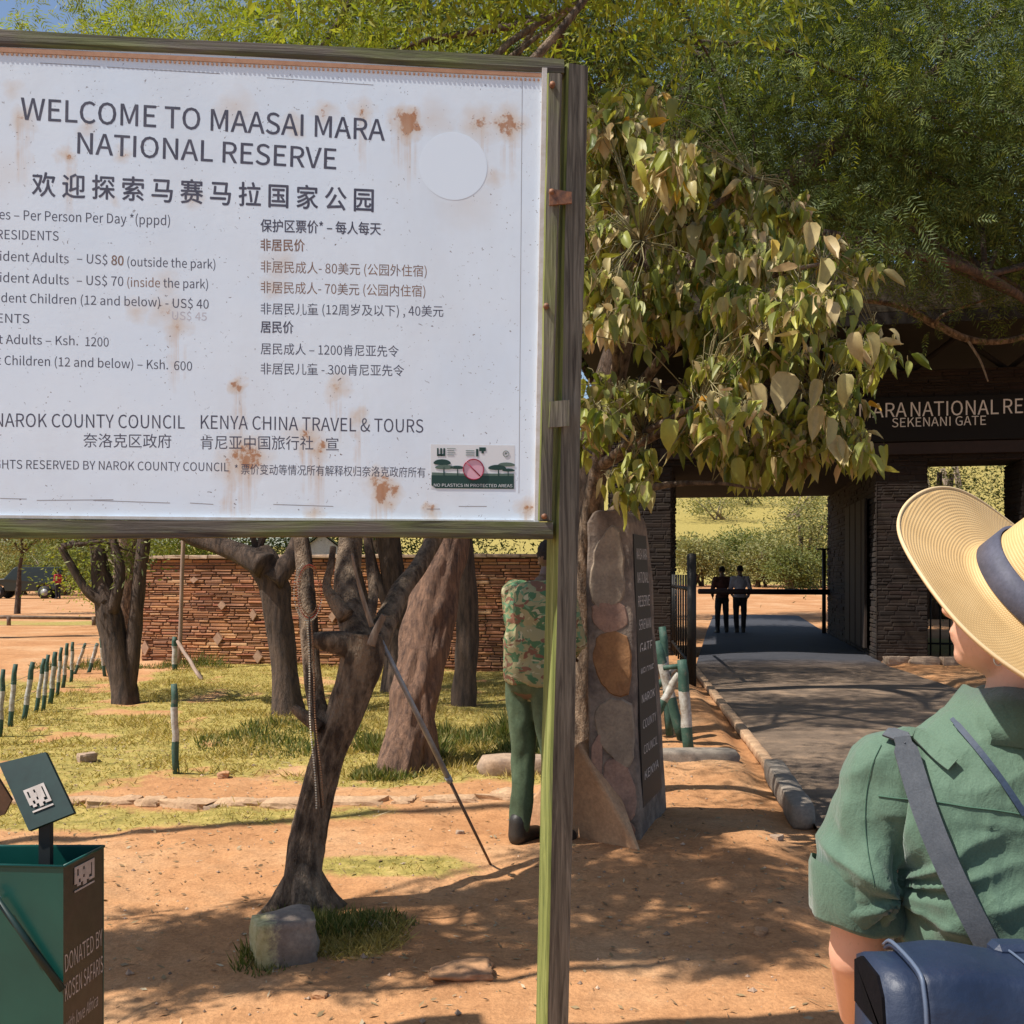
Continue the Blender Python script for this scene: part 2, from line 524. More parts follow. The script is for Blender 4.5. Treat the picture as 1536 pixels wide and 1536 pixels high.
def sunlit_lichen_stone():
    m, nt, p = mat_base('sunlit_lichen_stone')
    v = coord(nt, 'Object')
    n1 = noise(nt, v, 7, 6, 0.65); n2 = noise(nt, v, 40, 5, 0.7)
    c = ramp(nt, n1, [(0.3, (0.16, 0.12, 0.10)), (0.6, (0.30, 0.24, 0.19)), (0.8, (0.42, 0.34, 0.26))])
    tc = N_(nt, "ShaderNodeTexCoord"); sep = N_(nt, "ShaderNodeSeparateXYZ"); nt.links.new(tc.outputs['Object'], sep.inputs[0])
    f = math_(nt, 'ADD', math_(nt, 'MULTIPLY', sep.outputs[0], -6.0), math_(nt, 'MULTIPLY', n2, 0.8))  # lichen on the left face, painted together with its sunlit yellow
    c = mix(nt, ramp(nt, f, [(0.62, (0, 0, 0)), (0.9, (1, 1, 1))]), c, mix(nt, n2, (0.42, 0.36, 0.10), (0.5, 0.45, 0.30)))
    c = mix(nt, 0.5, c, ramp(nt, n2, [(0.3, (0.5,) * 3), (0.7, (1.4,) * 3)]), 'MULTIPLY')
    nt.links.new(c, p.inputs['Base Color']); p.inputs['Roughness'].default_value = 0.9
    bump(nt, p, n2, 0.6, 0.01)
    return m
M['lichen'] = sunlit_lichen_stone()
M['stone'] = simple('tan_stone', (0.44, 0.31, 0.21), (0.27, 0.19, 0.14), 0.9, 7, 0.5, 0.01)
M['stone_red'] = simple('reddish_rock', (0.50, 0.27, 0.13), (0.34, 0.18, 0.10), 0.9, 5, 0.6, 0.02)
M['pale_soil_stone'] = simple('pale_soil_stone', (0.52, 0.34, 0.20), (0.36, 0.22, 0.13), 0.95, 7, 0.6, 0.015)
M['concrete'] = simple('rough_concrete', (0.30, 0.25, 0.20), (0.19, 0.16, 0.13), 0.9, 8, 0.5, 0.01)

def put(name, me, mat, loc, rz=0.0, label=None, cat=None, group=None, parent=None, rot=None):
    o = link(name, me, mat, parent)
    o.location = loc; o.rotation_euler = rot if rot else (0, 0, rz)
    return tag(o, label, cat, group)

g = GP(418, 1447)
put("boulder", stone_mesh("boulder", (0.235, 0.20, 0.20), 3, 6, rough=0.13), M['lichen'], (g.x, g.y + 0.08, 0.065), 0.42,
    "square stone block with sunlit yellow lichen at the foot of the twisted tree", "stone")
g = GP(690, 1470)
put("flat_rock", stone_mesh("flat_rock", (0.22, 0.14, 0.05), 9, 8, rough=0.4), M['stone_red'], (g.x, g.y + 0.06, -0.006), 0.2,
    "low flat orange-brown rock half sunk in the soil left of the sign post", "stone")
g = GP(758, 1166)
put("cut_stone", stone_mesh("cut_stone", (0.52, 0.25, 0.16), 5, 5, rough=0.07), M['stone'], (g.x + 0.08, g.y + 0.1, 0.06), 0.05,
    "long cut stone lying on the grass edge left of the soldier's trousers", "stone")
g = GP(1040, 1152)
put("kerb_slab", stone_mesh("kerb_slab", (0.72, 0.22, 0.16), 15, 5, rough=0.05), M['concrete'], (g.x, g.y + 0.1, 0.05), 0.05,
    "grey concrete slab lying behind the monument below the green and white posts", "stone")
g = GP(130, 1143)
put("small_rock", stone_mesh("small_rock", (0.13, 0.10, 0.09), 21, 4), M['stone'], (g.x, g.y, 0.025), 0.6,
    "small brown rock on the sunny grass above the bin's tilted plate", "stone")

def edging():
    t = thing("stone_edging", "low row of pale stones sunk along the front edge of the lawn", "edging", (-2.2, 6.75, 0))
    i = 0
    for x0, x1 in ((-3.4, 0.1),):
        x = x0
        while x < x1:
            w = random.uniform(0.12, 0.42)
            me = stone_mesh("stone", (w, random.uniform(0.12, 0.22), random.uniform(0.08, 0.12)), 30 + i, 4, rough=0.35)
            y = 6.74 + 0.12 * math.sin(x * 1.3) + 0.08 * (x + 2)
            o = put("stone", me, M['pale_soil_stone'], (x + w / 2 + 2.2, y - 6.75, -0.012 + random.uniform(-0.01, 0.01)), random.uniform(-0.3, 0.3), parent=t)
            x += w + random.uniform(-0.01, 0.06); i += 1
edging()

def kerbs():
    t = thing("road_kerb", "worn concrete kerb along the left edge of the shaded road", "kerb", (1.9, 7.0, 0))
    y = 6.15; i = 0
    while y < 17.2:
        L = 0.5 * random.uniform(0.85, 1.1)
        x0, x1 = float(poly_x(y, ROAD_L)), float(poly_x(y + L, ROAD_L))
        a = math.atan2(x1 - x0, L)
        hgt = 0.15 if y < 7.3 else 0.07
        me = stone_mesh("kerb_stone", (0.09 if y > 7.3 else 0.14, L * 1.04, hgt), 60 + i, 5, rough=0.03)
        co = [v.co for v in me.vertices]
        put("kerb_stone", me, M['concrete'] if y < 7.3 else M['pale_soil_stone'], ((x0 + x1) / 2 - 0.06 - 1.9, y + L / 2 - 7.0, hgt * 0.28), -a, parent=t)
        y += L; i += 1
    t2 = thing("wall_kerb", "row of orange stones at the foot of the gate pillar on the right", "kerb", (6.8, 17.2, 0))
    for k in range(5):
        w = random.uniform(0.3, 0.46)
        put("stone", stone_mesh("stone", (w, 0.26, 0.16), 90 + k, 3, rough=0.12), M['stone'], (-0.42 + k * 0.43, -0.06 * k + random.uniform(-0.05, 0.05), 0.04), random.uniform(-0.2, 0.2), parent=t2)
kerbs()

def leaf_quads(P, d, s, L, Wd, bend=0.0):
    """diamond blades: base P, direction d, side s"""
    P = np.asarray(P); n = len(P)
    L = np.asarray(L)[:, None]; Wd = np.asarray(Wd)[:, None]
    V = np.stack([P, P + d * L * 0.45 + s * Wd * 0.5, P + d * L, P + d * L * 0.45 - s * Wd * 0.5], 1).reshape(-1, 3)
    F = np.arange(n * 4).reshape(n, 4)
    return V, F

def unit(a): return a / np.maximum(np.linalg.norm(a, axis=1, keepdims=True), 1e-9)

def grass():
    V_, F_, b = [], [], 0
    def add(n, x0, x1, y0, y1, h, w, thr=0.35, rot=0.9):
        nonlocal b
        x = RNG.uniform(x0, x1, n); y = y0 + (y1 - y0) * RNG.random(n) ** 1.3
        keep = grass_mask(x, y) > RNG.uniform(thr, 1.0, n)
        x, y = x[keep], y[keep]; m = len(x)
        z = terrain(x, y) + bumps(x, y) - 0.004
        cl = 0.45 + 0.8 * np.clip(vnoise(np.stack([x * 2.2, y * 2.2, x * 0], -1)) + 0.5, 0, 1.4)
        P = np.stack([x, y, z], -1)
        d = unit(np.stack([RNG.normal(0, rot, m), RNG.normal(0, rot, m), np.full(m, 0.9)], -1))
        s = unit(np.cross(d, np.stack([RNG.normal(0, 1, m), RNG.normal(0, 1, m), np.zeros(m)], -1)))
        V, F = leaf_quads(P, d, s, h * cl * RNG.uniform(0.5, 1.3, m), np.full(m, w))
        V_.append(V); F_.append(F + b); b += len(V)
    add(90000, -6.5, 1.4, 6.6, 17.5, 0.075, 0.008)
    add(26000, -4.2, 0.2, 3.8, 7.0, 0.045, 0.005, 0.3)
    add(16000, -1.3, -0.2, 3.8, 4.7, 0.055, 0.005, 0.2)
    o = link("grass", np_mesh("grass", np.concatenate(V_), np.concatenate(F_)),
             leafmat('grass_blades', [(0.16, 0.14, 0.035), (0.40, 0.29, 0.08), (0.25, 0.21, 0.05), (0.50, 0.36, 0.13), (0.42, 0.31, 0.08), (0.58, 0.42, 0.18)], 0.3))
    tag(o, "short dry yellow-green grass on the lawn and in patches on the soil", "grass", kind='stuff')
    # taller darker weeds in the shade behind the leaning trunk
    V_, F_, b = [], [], 0
    for cx, cy, rx, ry, n, h in ((-0.45, 9.0, 0.9, 0.8, 6500, 0.17), (-2.0, 9.3, 0.8, 0.9, 3500, 0.13), (0.35, 9.0, 0.5, 1.0, 4500, 0.22),
                                 (-0.72, 4.4, 0.32, 0.16, 1600, 0.07), (-0.9, 7.7, 0.3, 0.3, 1500, 0.12), (-0.95, 4.05, 0.14, 0.2, 500, 0.06), (-6.0, 16.3, 1.6, 0.3, 1500, 0.2)):
        a = RNG.uniform(0, 6.283, n); r = np.sqrt(RNG.random(n))
        x = cx + rx * r * np.cos(a); y = cy + ry * r * np.sin(a); m = n
        P = np.stack([x, y, terrain(x, y) + bumps(x, y) - 0.01], -1)
        d = unit(np.stack([RNG.normal(0, .45, m), RNG.normal(0, .45, m), np.full(m, 0.9)], -1))
        s = unit(np.cross(d, np.stack([RNG.normal(0, 1, m), RNG.normal(0, 1, m), np.zeros(m)], -1)))
        cl = np.clip(0.6 + vnoise(np.stack([x * 3, y * 3, x * 0], -1)), 0.25, 1.5)
        V, F = leaf_quads(P, d, s, h * cl * RNG.uniform(0.5, 1.3, m), np.full(m, 0.012 if h > 0.1 else 0.006))
        V_.append(V); F_.append(F + b); b += len(V)
    o = link("weeds", np_mesh("weeds", np.concatenate(V_), np.concatenate(F_)),
             leafmat('weed_blades', [(0.06, 0.08, 0.02), (0.12, 0.15, 0.03), (0.09, 0.11, 0.025), (0.24, 0.22, 0.07), (0.36, 0.29, 0.11)], 0.3))
    tag(o, "darker green weeds growing in the shade round the tree trunks", "weeds", kind='stuff')
grass()

def litter():
    # pebbles
    V_, F_, b = [], [], 0
    n = 5200
    x = RNG.uniform(-5, 2.2, n); y = 1.7 + 8.3 * RNG.random(n) ** 1.2
    l = poly_x(y, ROAD_L); k = (x < l - 0.25); x, y = x[k], y[k]; n = len(x)
    r = 0.0025 + 0.008 * RNG.random(n) ** 5; r[:90] = RNG.uniform(0.009, 0.02, 90)
    base = np.array([(1, 0, 0), (0, 1, 0), (-1, 0, 0), (0, -1, 0), (0, 0, 0.8), (0, 0, -0.8)], float)
    q = base[None] * r[:, None, None] * RNG.uniform(0.6, 1.4, (n, 6, 1))
    z = terrain(x, y) + bumps(x, y)
    V = (q + np.stack([x, y, z + r * 0.2], -1)[:, None]).reshape(-1, 3)
    f = np.array([(0, 1, 4), (1, 2, 4), (2, 3, 4), (3, 0, 4), (1, 0, 5), (2, 1, 5), (3, 2, 5), (0, 3, 5)])
    F = (f[None] + np.arange(n)[:, None, None] * 6).reshape(-1, 3)
    tag(link("pebbles", np_mesh("pebbles", V, F), simple('pebble', (0.50, 0.36, 0.25), (0.26, 0.17, 0.12), 0.9, 20, 0, isl=0.5)),
        "small loose stones scattered over the red soil", "pebbles", kind='stuff')
    # fallen leaves and twigs
    n = 6500
    x = RNG.uniform(-5, 2.0, n); y = 1.8 + 7.5 * RNG.random(n)
    k = (x < poly_x(y, ROAD_L) - 0.2); x, y = x[k], y[k]; n = len(x)
    P = np.stack([x, y, terrain(x, y) + bumps(x, y) + 0.004], -1)
    a = RNG.uniform(0, 6.283, n)
    d = unit(np.stack([np.cos(a), np.sin(a), RNG.uniform(-0.05, 0.3, n)], -1))
    s = unit(np.stack([-np.sin(a), np.cos(a), RNG.normal(0, 0.35, n)], -1))
    L = RNG.uniform(0.010, 0.045, n) ; L[:260] = RNG.uniform(.05, .14, 260); Wd = L * RNG.uniform(0.12, 0.5, n); Wd[:260] = .005
    V, F = leaf_quads(P, d, s, L, Wd)
    tag(link("leaf_litter", np_mesh("leaf_litter", V, F), leafmat('dead_leaf', [(0.10, 0.06, 0.035), (0.35, 0.25, 0.13), (0.20, 0.12, 0.06), (0.5, 0.42, 0.28)], 0.1)),
        "dry fallen leaves and bits of twig on the soil", "leaf litter", kind='stuff')
litter()

def row_rocks():
    spots = [(690, 1254, .025, "small pale stone on the long thin shadow beside the walking pole"), (1142, 1398, .03, "pinkish stone in the dappled shade right of the sign post"),
             (200, 1462, .018, None), (640, 1370, .02, None), (510, 1480, .03, None), (560, 1395, .035, "brown stone in the grass tuft beside the lichen block"),
             (480, 1498, .025, "purplish flat stone near the bottom edge of the photo"), (590, 1500, .05, None), (1165, 1258, .035, "pale chip of stone by the end of the kerb"),
             (335, 1165, .05, "dark stone beside the lone striped post"), (318, 1212, .05, "pale stone just left of the twisted trunk")]
    k = 0
    for px, py, r, lab in spots:
        if lab is None: continue
        g = GP(px, py)
        put("loose_stone", stone_mesh("loose_stone", (r * 2, r * 1.5, r * 1.1), 120 + k, 4, rough=0.2), M['stone_red'] if k % 2 else M['stone'],
            (g.x, g.y, gz(g.x, g.y) + r * 0.12), k, lab, "stone"); k += 1
row_rocks()

# ------------------------------------------------------------------ lettering
FONT = None
try:
    FONT = bpy.data.fonts.load(os.path.join(bpy.utils.system_resource('DATAFILES'), "fonts", "Noto Sans CJK Regular.woff2"))
except Exception:
    FONT = None

def _glyph_height(ch):
    cu = bpy.data.curves.new("t", 'FONT'); cu.body = ch; cu.size = 1.0
    if FONT: cu.font = FONT
    o = bpy.data.objects.new("t", cu); COL.objects.link(o)
    me = bpy.data.meshes.new_from_object(o.evaluated_get(bpy.context.evaluated_depsgraph_get()))
    zs = [v.co.y for v in me.vertices]
    bpy.data.objects.remove(o); bpy.data.curves.remove(cu); bpy.data.meshes.remove(me)
    return (max(zs), min(zs)) if zs else (.72, 0)
CAP = _glyph_height("H")[0]
CJT, CJB = _glyph_height("国")

def text_mesh(name, body, w, h, shear=0.0, fat=0.0):
    """lettering of overall width w whose capitals are h high, lying in x/z, facing -y, starting at the origin"""
    cu = bpy.data.curves.new(name, 'FONT'); cu.body = body; cu.size = 1.0
    if FONT: cu.font = FONT
    cu.resolution_u = 3; cu.shear = shear
    o = bpy.data.objects.new("tmp_text", cu); COL.objects.link(o)
    dg = bpy.context.evaluated_depsgraph_get()
    me = bpy.data.meshes.new_from_object(o.evaluated_get(dg))
    bpy.data.objects.remove(o); bpy.data.curves.remove(cu)
    me.name = name
    n = len(me.vertices); co = np.empty(n * 3, np.float32); me.vertices.foreach_get("co", co); co = co.reshape(-1, 3)
    x0, x1 = co[:, 0].min(), co[:, 0].max()
    cjk = any(ord(c) > 0x2e80 for c in body)
    only = all(ord(c) > 0x2e80 or c == ' ' for c in body)
    cap = (CJT - CJB) if only else CAP * (1.12 if cjk else 1.0)
    out = np.stack([(co[:, 0] - x0) / (x1 - x0) * w, np.zeros(n), co[:, 1] / cap * h], -1).astype(np.float32)
    if only: out[:, 2] -= CJB / cap * h
    me.vertices.foreach_set("co", out.ravel()); me.materials.clear(); me.update()
    if fat:
        bm = bmesh.new()
        for k, (dx, dz) in enumerate(((0, 0), (fat, 0), (-fat, 0), (0, fat), (0, -fat))):
            m2 = me.copy(); m2.transform(Matrix.Translation((dx, -0.00003 * k, dz))); bm.from_mesh(m2); bpy.data.meshes.remove(m2)
        bm.to_mesh(me); bm.free()
    return me

def flat_mat(name, c, rough=0.6, wear=0.0, c2=None):
    m, nt, p = mat_base(name)
    if wear:
        v = coord(nt, 'Object'); n1 = noise(nt, v, 28, 5, 0.7)
        nt.links.new(ramp(nt, n1, [(0.5 - wear * 0.3, c), (0.62, c2 or tuple(min(1, x + 0.12) for x in c))]), p.inputs['Base Color'])
    else: p.inputs['Base Color'].default_value = (*c, 1)
    p.inputs['Roughness'].default_value = rough
    return m

# ------------------------------------------------------------------ the big notice board
SA = math.atan2(0.102, 0.995)
P0 = (0.159, 3.0)
BD = (math.cos(SA), math.sin(SA))
def bp(px, py, off=0.0):
    """board-plane point (u along the board from its right end, z) seen at a pixel"""
    a = (px - CX) / FPX
    x0, y0 = P0[0] - BD[1] * -off * -1, P0[1] + BD[0] * off
    u = (a * y0 - x0) / (BD[0] - a * BD[1])
    Y = y0 + u * BD[1]
    return u, CAMH + (HY - py) / FPX * Y

def board_mat():
    m, nt, p = mat_base('rust_spotted_white_enamel')
    v = coord(nt, 'Object')
    n1 = noise(nt, v, 2.0, 4, 0.6); n2 = noise(nt, v, 38, 5, 0.75); n3 = noise(nt, v, 11, 6, 0.7, 0.6)
    col = ramp(nt, n1, [(0.3, (0.72, 0.84, 0.97)), (0.55, (0.78, 0.88, 0.98)), (0.75, (0.76, 0.86, 0.95))])
    # (px, py, size px, strength)
    spots = [(613, 186, 22, 1.0), (600, 170, 14, .55), (440, 188, 16, .45), (545, 165, 16, .5), (488, 168, 16, .4), (720, 185, 26, .55), (762, 186, 24, .8), (352, 165, 24, .35), (650, 178, 26, .3),
             (265, 490, 18, .5), (250, 465, 22, .45), (205, 465, 16, .4), (358, 578, 11, .85), (370, 685, 30, .75), (345, 700, 22, .5), (462, 655, 20, .55), (480, 672, 14, .6), (578, 735, 22, .95), (565, 722, 18, .6),
             (505, 580, 16, .55), (35, 180, 16, .5), (102, 232, 12, .55), (185, 232, 10, .4), (130, 195, 12, .4), (172, 300, 8, .3), (290, 300, 12, .35), (445, 650, 18, .3), (700, 300, 40, .18), (740, 265, 14, .4),
             (18, 135, 14, .35), (470, 770, 12, .5), (645, 768, 12, .75), (10, 260, 30, .15), (420, 395, 20, .35), (410, 430, 16, .45), (250, 425, 16, .3), (540, 625, 12, .5), (790, 760, 14, .6), (680, 720, 50, .12)]
    tc = N_(nt, "ShaderNodeTexCoord")
    acc = None
    wob = N_(nt, "ShaderNodeVectorMath", operation='ADD')
    nz = N_(nt, "ShaderNodeTexNoise"); nz.inputs['Scale'].default_value = 22; nz.inputs['Detail'].default_value = 4
    nt.links.new(tc.outputs['Object'], nz.inputs['Vector'])
    vm = N_(nt, "ShaderNodeVectorMath", operation='SCALE'); vm.inputs['Scale'].default_value = 0.07
    sb = N_(nt, "ShaderNodeVectorMath", operation='SUBTRACT'); sb.inputs[1].default_value = (0.5, 0.5, 0.5)
    nt.links.new(nz.outputs['Color'], sb.inputs[0]); nt.links.new(sb.outputs[0], vm.inputs[0])
    nt.links.new(tc.outputs['Object'], wob.inputs[0]); nt.links.new(vm.outputs[0], wob.inputs[1])
    for (px, py, s, k) in spots:
        u, z = bp(px, py)
        dn = N_(nt, "ShaderNodeVectorMath", operation='DISTANCE'); dn.inputs[1].default_value = (u, 0, z)
        nt.links.new(wob.outputs[0], dn.inputs[0])
        r = s / 540.0 * 1.5
        t = math_(nt, 'SUBTRACT', 1.0, math_(nt, 'DIVIDE', dn.outputs['Value'], r), clamp=True)
        t = math_(nt, 'MULTIPLY', t, k)
        acc = t if acc is None else math_(nt, 'MAXIMUM', acc, t)
    # cream bleed round the rust, then the rust itself broken up by grain
    bleed = ramp(nt, acc, [(0.0, (0, 0, 0)), (0.5, (0.75,) * 3)])
    col = mix(nt, bleed, col, (0.66, 0.52, 0.38))
    r2 = math_(nt, 'ADD', math_(nt, 'MULTIPLY', acc, 0.75), math_(nt, 'MULTIPLY', math_(nt, 'SUBTRACT', n2, 0.5), 1.2))
    fr = ramp(nt, r2, [(0.33, (0, 0, 0)), (0.45, (1, 1, 1))])
    rc = mix(nt, n3, (0.33, 0.11, 0.035), (0.50, 0.24, 0.09))
    col = mix(nt, fr, col, rc)
    drip = None
    nv = noise(nt, coord(nt, 'Object', (60, 60, 1.5)), 1.0, 3, .6)
    for (px, py, s_, k) in spots:
        if k < .5: continue
        u, z = bp(px, py)
        dn = N_(nt, "ShaderNodeVectorMath", operation='MULTIPLY'); dn.inputs[1].default_value = (1, 1, .22); nt.links.new(wob.outputs[0], dn.inputs[0])
        d2 = N_(nt, "ShaderNodeVectorMath", operation='DISTANCE'); d2.inputs[1].default_value = (u, 0, (z - .07) * .22); nt.links.new(dn.outputs[0], d2.inputs[0])
        tt = math_(nt, 'SUBTRACT', 1.0, math_(nt, 'DIVIDE', d2.outputs['Value'], .028), clamp=True)
        drip = tt if drip is None else math_(nt, 'MAXIMUM', drip, tt)
    col = mix(nt, math_(nt, 'MULTIPLY', drip, ramp(nt, nv, [(.42, (0, 0, 0)), (.65, (.85,) * 3)])), col, (0.60, 0.42, 0.27))
    dirt = noise(nt, coord(nt, 'Object', (1.2, 1, .5)), 1.6, 6, .7)
    col = mix(nt, ramp(nt, dirt, [(.45, (0, 0, 0)), (.75, (.35,) * 3)]), col, (0.58, 0.60, 0.62))
    # pepper of tiny black chips, denser in drifts
    vo = N_(nt, "ShaderNodeTexVoronoi"); vo.inputs['Scale'].default_value = 62; nt.links.new(wob.outputs[0], vo.inputs['Vector'])
    dens = ramp(nt, n3, [(0.46, (0, 0, 0)), (0.60, (1, 1, 1))])
    dot = ramp(nt, vo.outputs['Distance'], [(0.10, (1, 1, 1)), (0.16, (0, 0, 0))])
    col = mix(nt, math_(nt, 'MULTIPLY', dot, dens), col, (0.16, 0.13, 0.13))
    # grey-green weathering at left
    col = mix(nt, ramp(nt, noise(nt, v, 1.1, 5, 0.7), [(0.62, (0, 0, 0)), (0.8, (0.35,) * 3)]), col, (0.5, 0.56, 0.45))
    nt.links.new(col, p.inputs['Base Color']); p.inputs['Roughness'].default_value = 0.5
    bump(nt, p, r2, 0.12, 0.003)
    return m

def sign_board():
    t = thing("notice_board", "big white rust-spotted entry fee board welcoming visitors, on green timber posts", "sign board",
              (P0[0], P0[1], 0), SA)
    def q(px, py): return bp(px, py)
    # panel
    ul = -2.0
    tl = 2.954 - 0.0; c = [(ul, 1.653), (q(806, 787)[0], q(806, 787)[1]), (q(818, 104)[0], q(818, 104)[1] + 0.0), (ul, 2.953)]
    mb = MB(); mb.prism(c, 0.0, 0.012); mb.build("panel", board_mat(), t)
    # white steel edging with a beaded orange top seam
    edge = flat_mat('chipped_white_steel', (0.72, 0.72, 0.74), 0.5, 1.0, (0.55, 0.5, 0.44))
    r0, r1 = q(806, 787), q(818, 104)
    mb = MB(); mb.prism([(r0[0] - 0.010, r0[1]), (r0[0] + 0.004, r0[1]), (r1[0] + 0.004, r1[1]), (r1[0] - 0.010, r1[1])], -0.010, -0.001)
    mb.prism([(ul, 1.653), (r0[0] - 0.012, 1.645), (r0[0] - 0.012, 1.653), (ul, 1.661)], -0.010, -0.001)
    mb.build("edge_strip", edge, t)
    seam = flat_mat('rusty_orange_strip', (0.52, 0.30, 0.18), 0.6, 1.0, (0.40, 0.20, 0.11))
    mb = MB(); mb.prism([(ul, 2.930), (r1[0] - 0.012, 2.936), (r1[0] - 0.012, 2.947), (ul, 2.944)], -0.0035, -0.0005)
    n = 150
    for k in range(n):
        x = ul + 0.01 + (r1[0] - 0.03 - ul) * k / (n - 1)
        mb.box((x, -0.0018, 2.9275), (0.0055, 0.003, 0.006))
    mb.build("beaded_strip", seam, t)
    # folded line along the lower edge
    ln = flat_mat('dark_crease', (0.28, 0.27, 0.28), 0.7)
    mb = MB()
    for (a, b) in (((0, 748), (40, 749)), ((55, 751), (170, 750)), ((140, 751), (255, 755)), ((285, 755), (320, 757)), ((410, 757), (500, 760)), ((640, 764), (660, 764)), ((688, 760), (730, 760)),
                   ((60, 95), (150, 100)), ((160, 101), (330, 111)), ((400, 117), (560, 128))):
        u0, z0 = q(*a); u1, z1 = q(*b)
        mb.prism([(u0, z0), (u1, z1), (u1, z1 + 0.0018), (u0, z0 + 0.0018)], -0.0002, -0.0001)
    u0, z0 = q(783, 120); u1, z1 = q(778, 740)
    mb.prism([(u0, z0), (u1, z1), (u1 + 0.0014, z1), (u0 + 0.0014, z0)], -0.0002, -0.0001)
    mb.build("crease", ln, t)
    # timber frame
    def rail(z0, z1, x0, x1, w, y0, y1, name):
        n = 26; V = []; F = []
        for i in range(n + 1):
            s = i / n; x = x0 + (x1 - x0) * s
            za = z0 + (w[0]) * s + 0.003 * math.sin(9 * s + z0); zb = z1 + w[1] * s + 0.003 * math.sin(7 * s + 2)
            V += [(x, y0, za), (x, y0 - 0.003, za + 0.3 * (zb - za)), (x, y0, zb), (x, y1, zb), (x, y1, za)]
        for i in range(n):
            for k in range(5):
                F.append((i * 5 + k, i * 5 + (k + 1) % 5, (i + 1) * 5 + (k + 1) % 5, (i + 1) * 5 + k))
        F += [tuple(range(4, -1, -1)), tuple(n * 5 + k for k in range(5))]
        mb = MB(); mb.add(V, F); return mb.build(name, M['rail'], t)
    rail(2.949, 2.998, -2.10, q(846, 100)[0], (0.004, -0.008), -0.003, 0.05, "top_rail")
    rail(1.598, 1.651, -2.10, q(828, 800)[0], (0.004, -0.005), -0.020, 0.045, "bottom_rail")
    # right stile, then the posts
    def plank(a, b, wa, wb, y0, dep, name, rz=0.0, seed=0):
        """timber running from (u,z)=a up to b"""
        n = 40; V = []; F = []
        for i in range(n + 1):
            s = i / n
            u = a[0] + (b[0] - a[0]) * s; z = a[1] + (b[1] - a[1]) * s
            w = wa + (wb - wa) * s
            w *= 1 + 0.03 * math.sin(11 * s + seed) + 0.02 * math.sin(27 * s + seed)
            ch = 0.006
            pr = [(-w / 2 + ch, 0), (w / 2 - ch, 0), (w / 2, ch), (w / 2, dep - ch), (w / 2 - ch, dep), (-w / 2 + ch, dep), (-w / 2, dep - ch), (-w / 2, ch)]
            cr, sr = math.cos(rz), math.sin(rz)
            for (x, y) in pr: V.append((u + x * cr - y * sr, y0 + x * sr + y * cr, z))
        for i in range(n):
            for k in range(8):
                F.append((i * 8 + k, i * 8 + (k + 1) % 8, (i + 1) * 8 + (k + 1) % 8, (i + 1) * 8 + k))
        F += [tuple(range(7, -1, -1)), tuple(n * 8 + k for k in range(8))]
        mb = MB(); mb.add(V, F)
        return mb.build(name, M['post'], t)
    a, b = q(816, 787), q(831, 96)
    plank((a[0], 1.652), (b[0], 2.944), 0.040, 0.046, -0.014, 0.05, "stile", 0, 1)
    # main right post: front face 35 px wide leaning slightly, seen with its lit flank below the board
    a = bp(826, 1560); b = bp(862, 88)
    post_top = plank((a[0] + 0.012, -0.25), (b[0] + 0.012, 2.985), 0.074, 0.068, 0.012, 0.086, "post", rad(13), 4)
    plank((-2.10, -0.25), (-2.10, 2.93), 0.075, 0.07, 0.055, 0.09, "post", rad(0), 9)
    bolt = simple('rusty_bolt', (0.30, 0.13, 0.06), (0.12, 0.06, 0.04), 0.6, 60, 0.3, 0.002)
    for (px, py) in ((827, 132), (826, 292), (818, 462), (815, 775)):
        u, z = q(px, py); mb = MB(); mb.tube([(u, -0.026, z), (u, -0.012, z)], 0.0085, 8); mb.ell((u, -0.026, z), (0.006, 0.003, 0.006), 8)
        mb.build("bolt", bolt, t)
    u, z = q(838, 298); mb = MB(); mb.prism([(u - 0.03, z - 0.028), (u + 0.035, z - 0.02), (u + 0.035, z + 0.012), (u - 0.03, z + 0.02)], -0.024, -0.016)
    mb.build("metal_strap", bolt, t)
    u, z = q(836, 620); mb = MB(); mb.prism([(u - 0.028, z - 0.045), (u + 0.03, z - 0.04), (u + 0.032, z + 0.035), (u - 0.024, z + 0.03)], -0.026, -0.016)
    mb.build("timber_block", M['post'], t)
    # plain white disc
    u, z = q(680, 249); mb = MB()
    n = 48; R = 0.0975
    mb.prism([(u + R * math.cos(2 * math.pi * k / n), z + R * math.sin(2 * math.pi * k / n)) for k in range(n)], -0.00035, -0.0001)
    mb.build("blank_disc", flat_mat('clean_white_vinyl', (0.78, 0.88, 0.98), 0.4), t)
    # lettering (left x, right x, baseline y at left, baseline y at right, capital height) in photograph pixels
    ink = flat_mat('faded_black_ink', (0.035, 0.04, 0.075), 0.6, 0.7, (0.09, 0.09, 0.13))
    worn = flat_mat('worn_brown_black_ink', (0.07, 0.06, 0.08), 0.6, 1.0, (0.28, 0.16, 0.10))
    grey = flat_mat('faint_grey_ink', (0.36, 0.36, 0.42), 0.6, 1.0, (0.60, 0.60, 0.66))
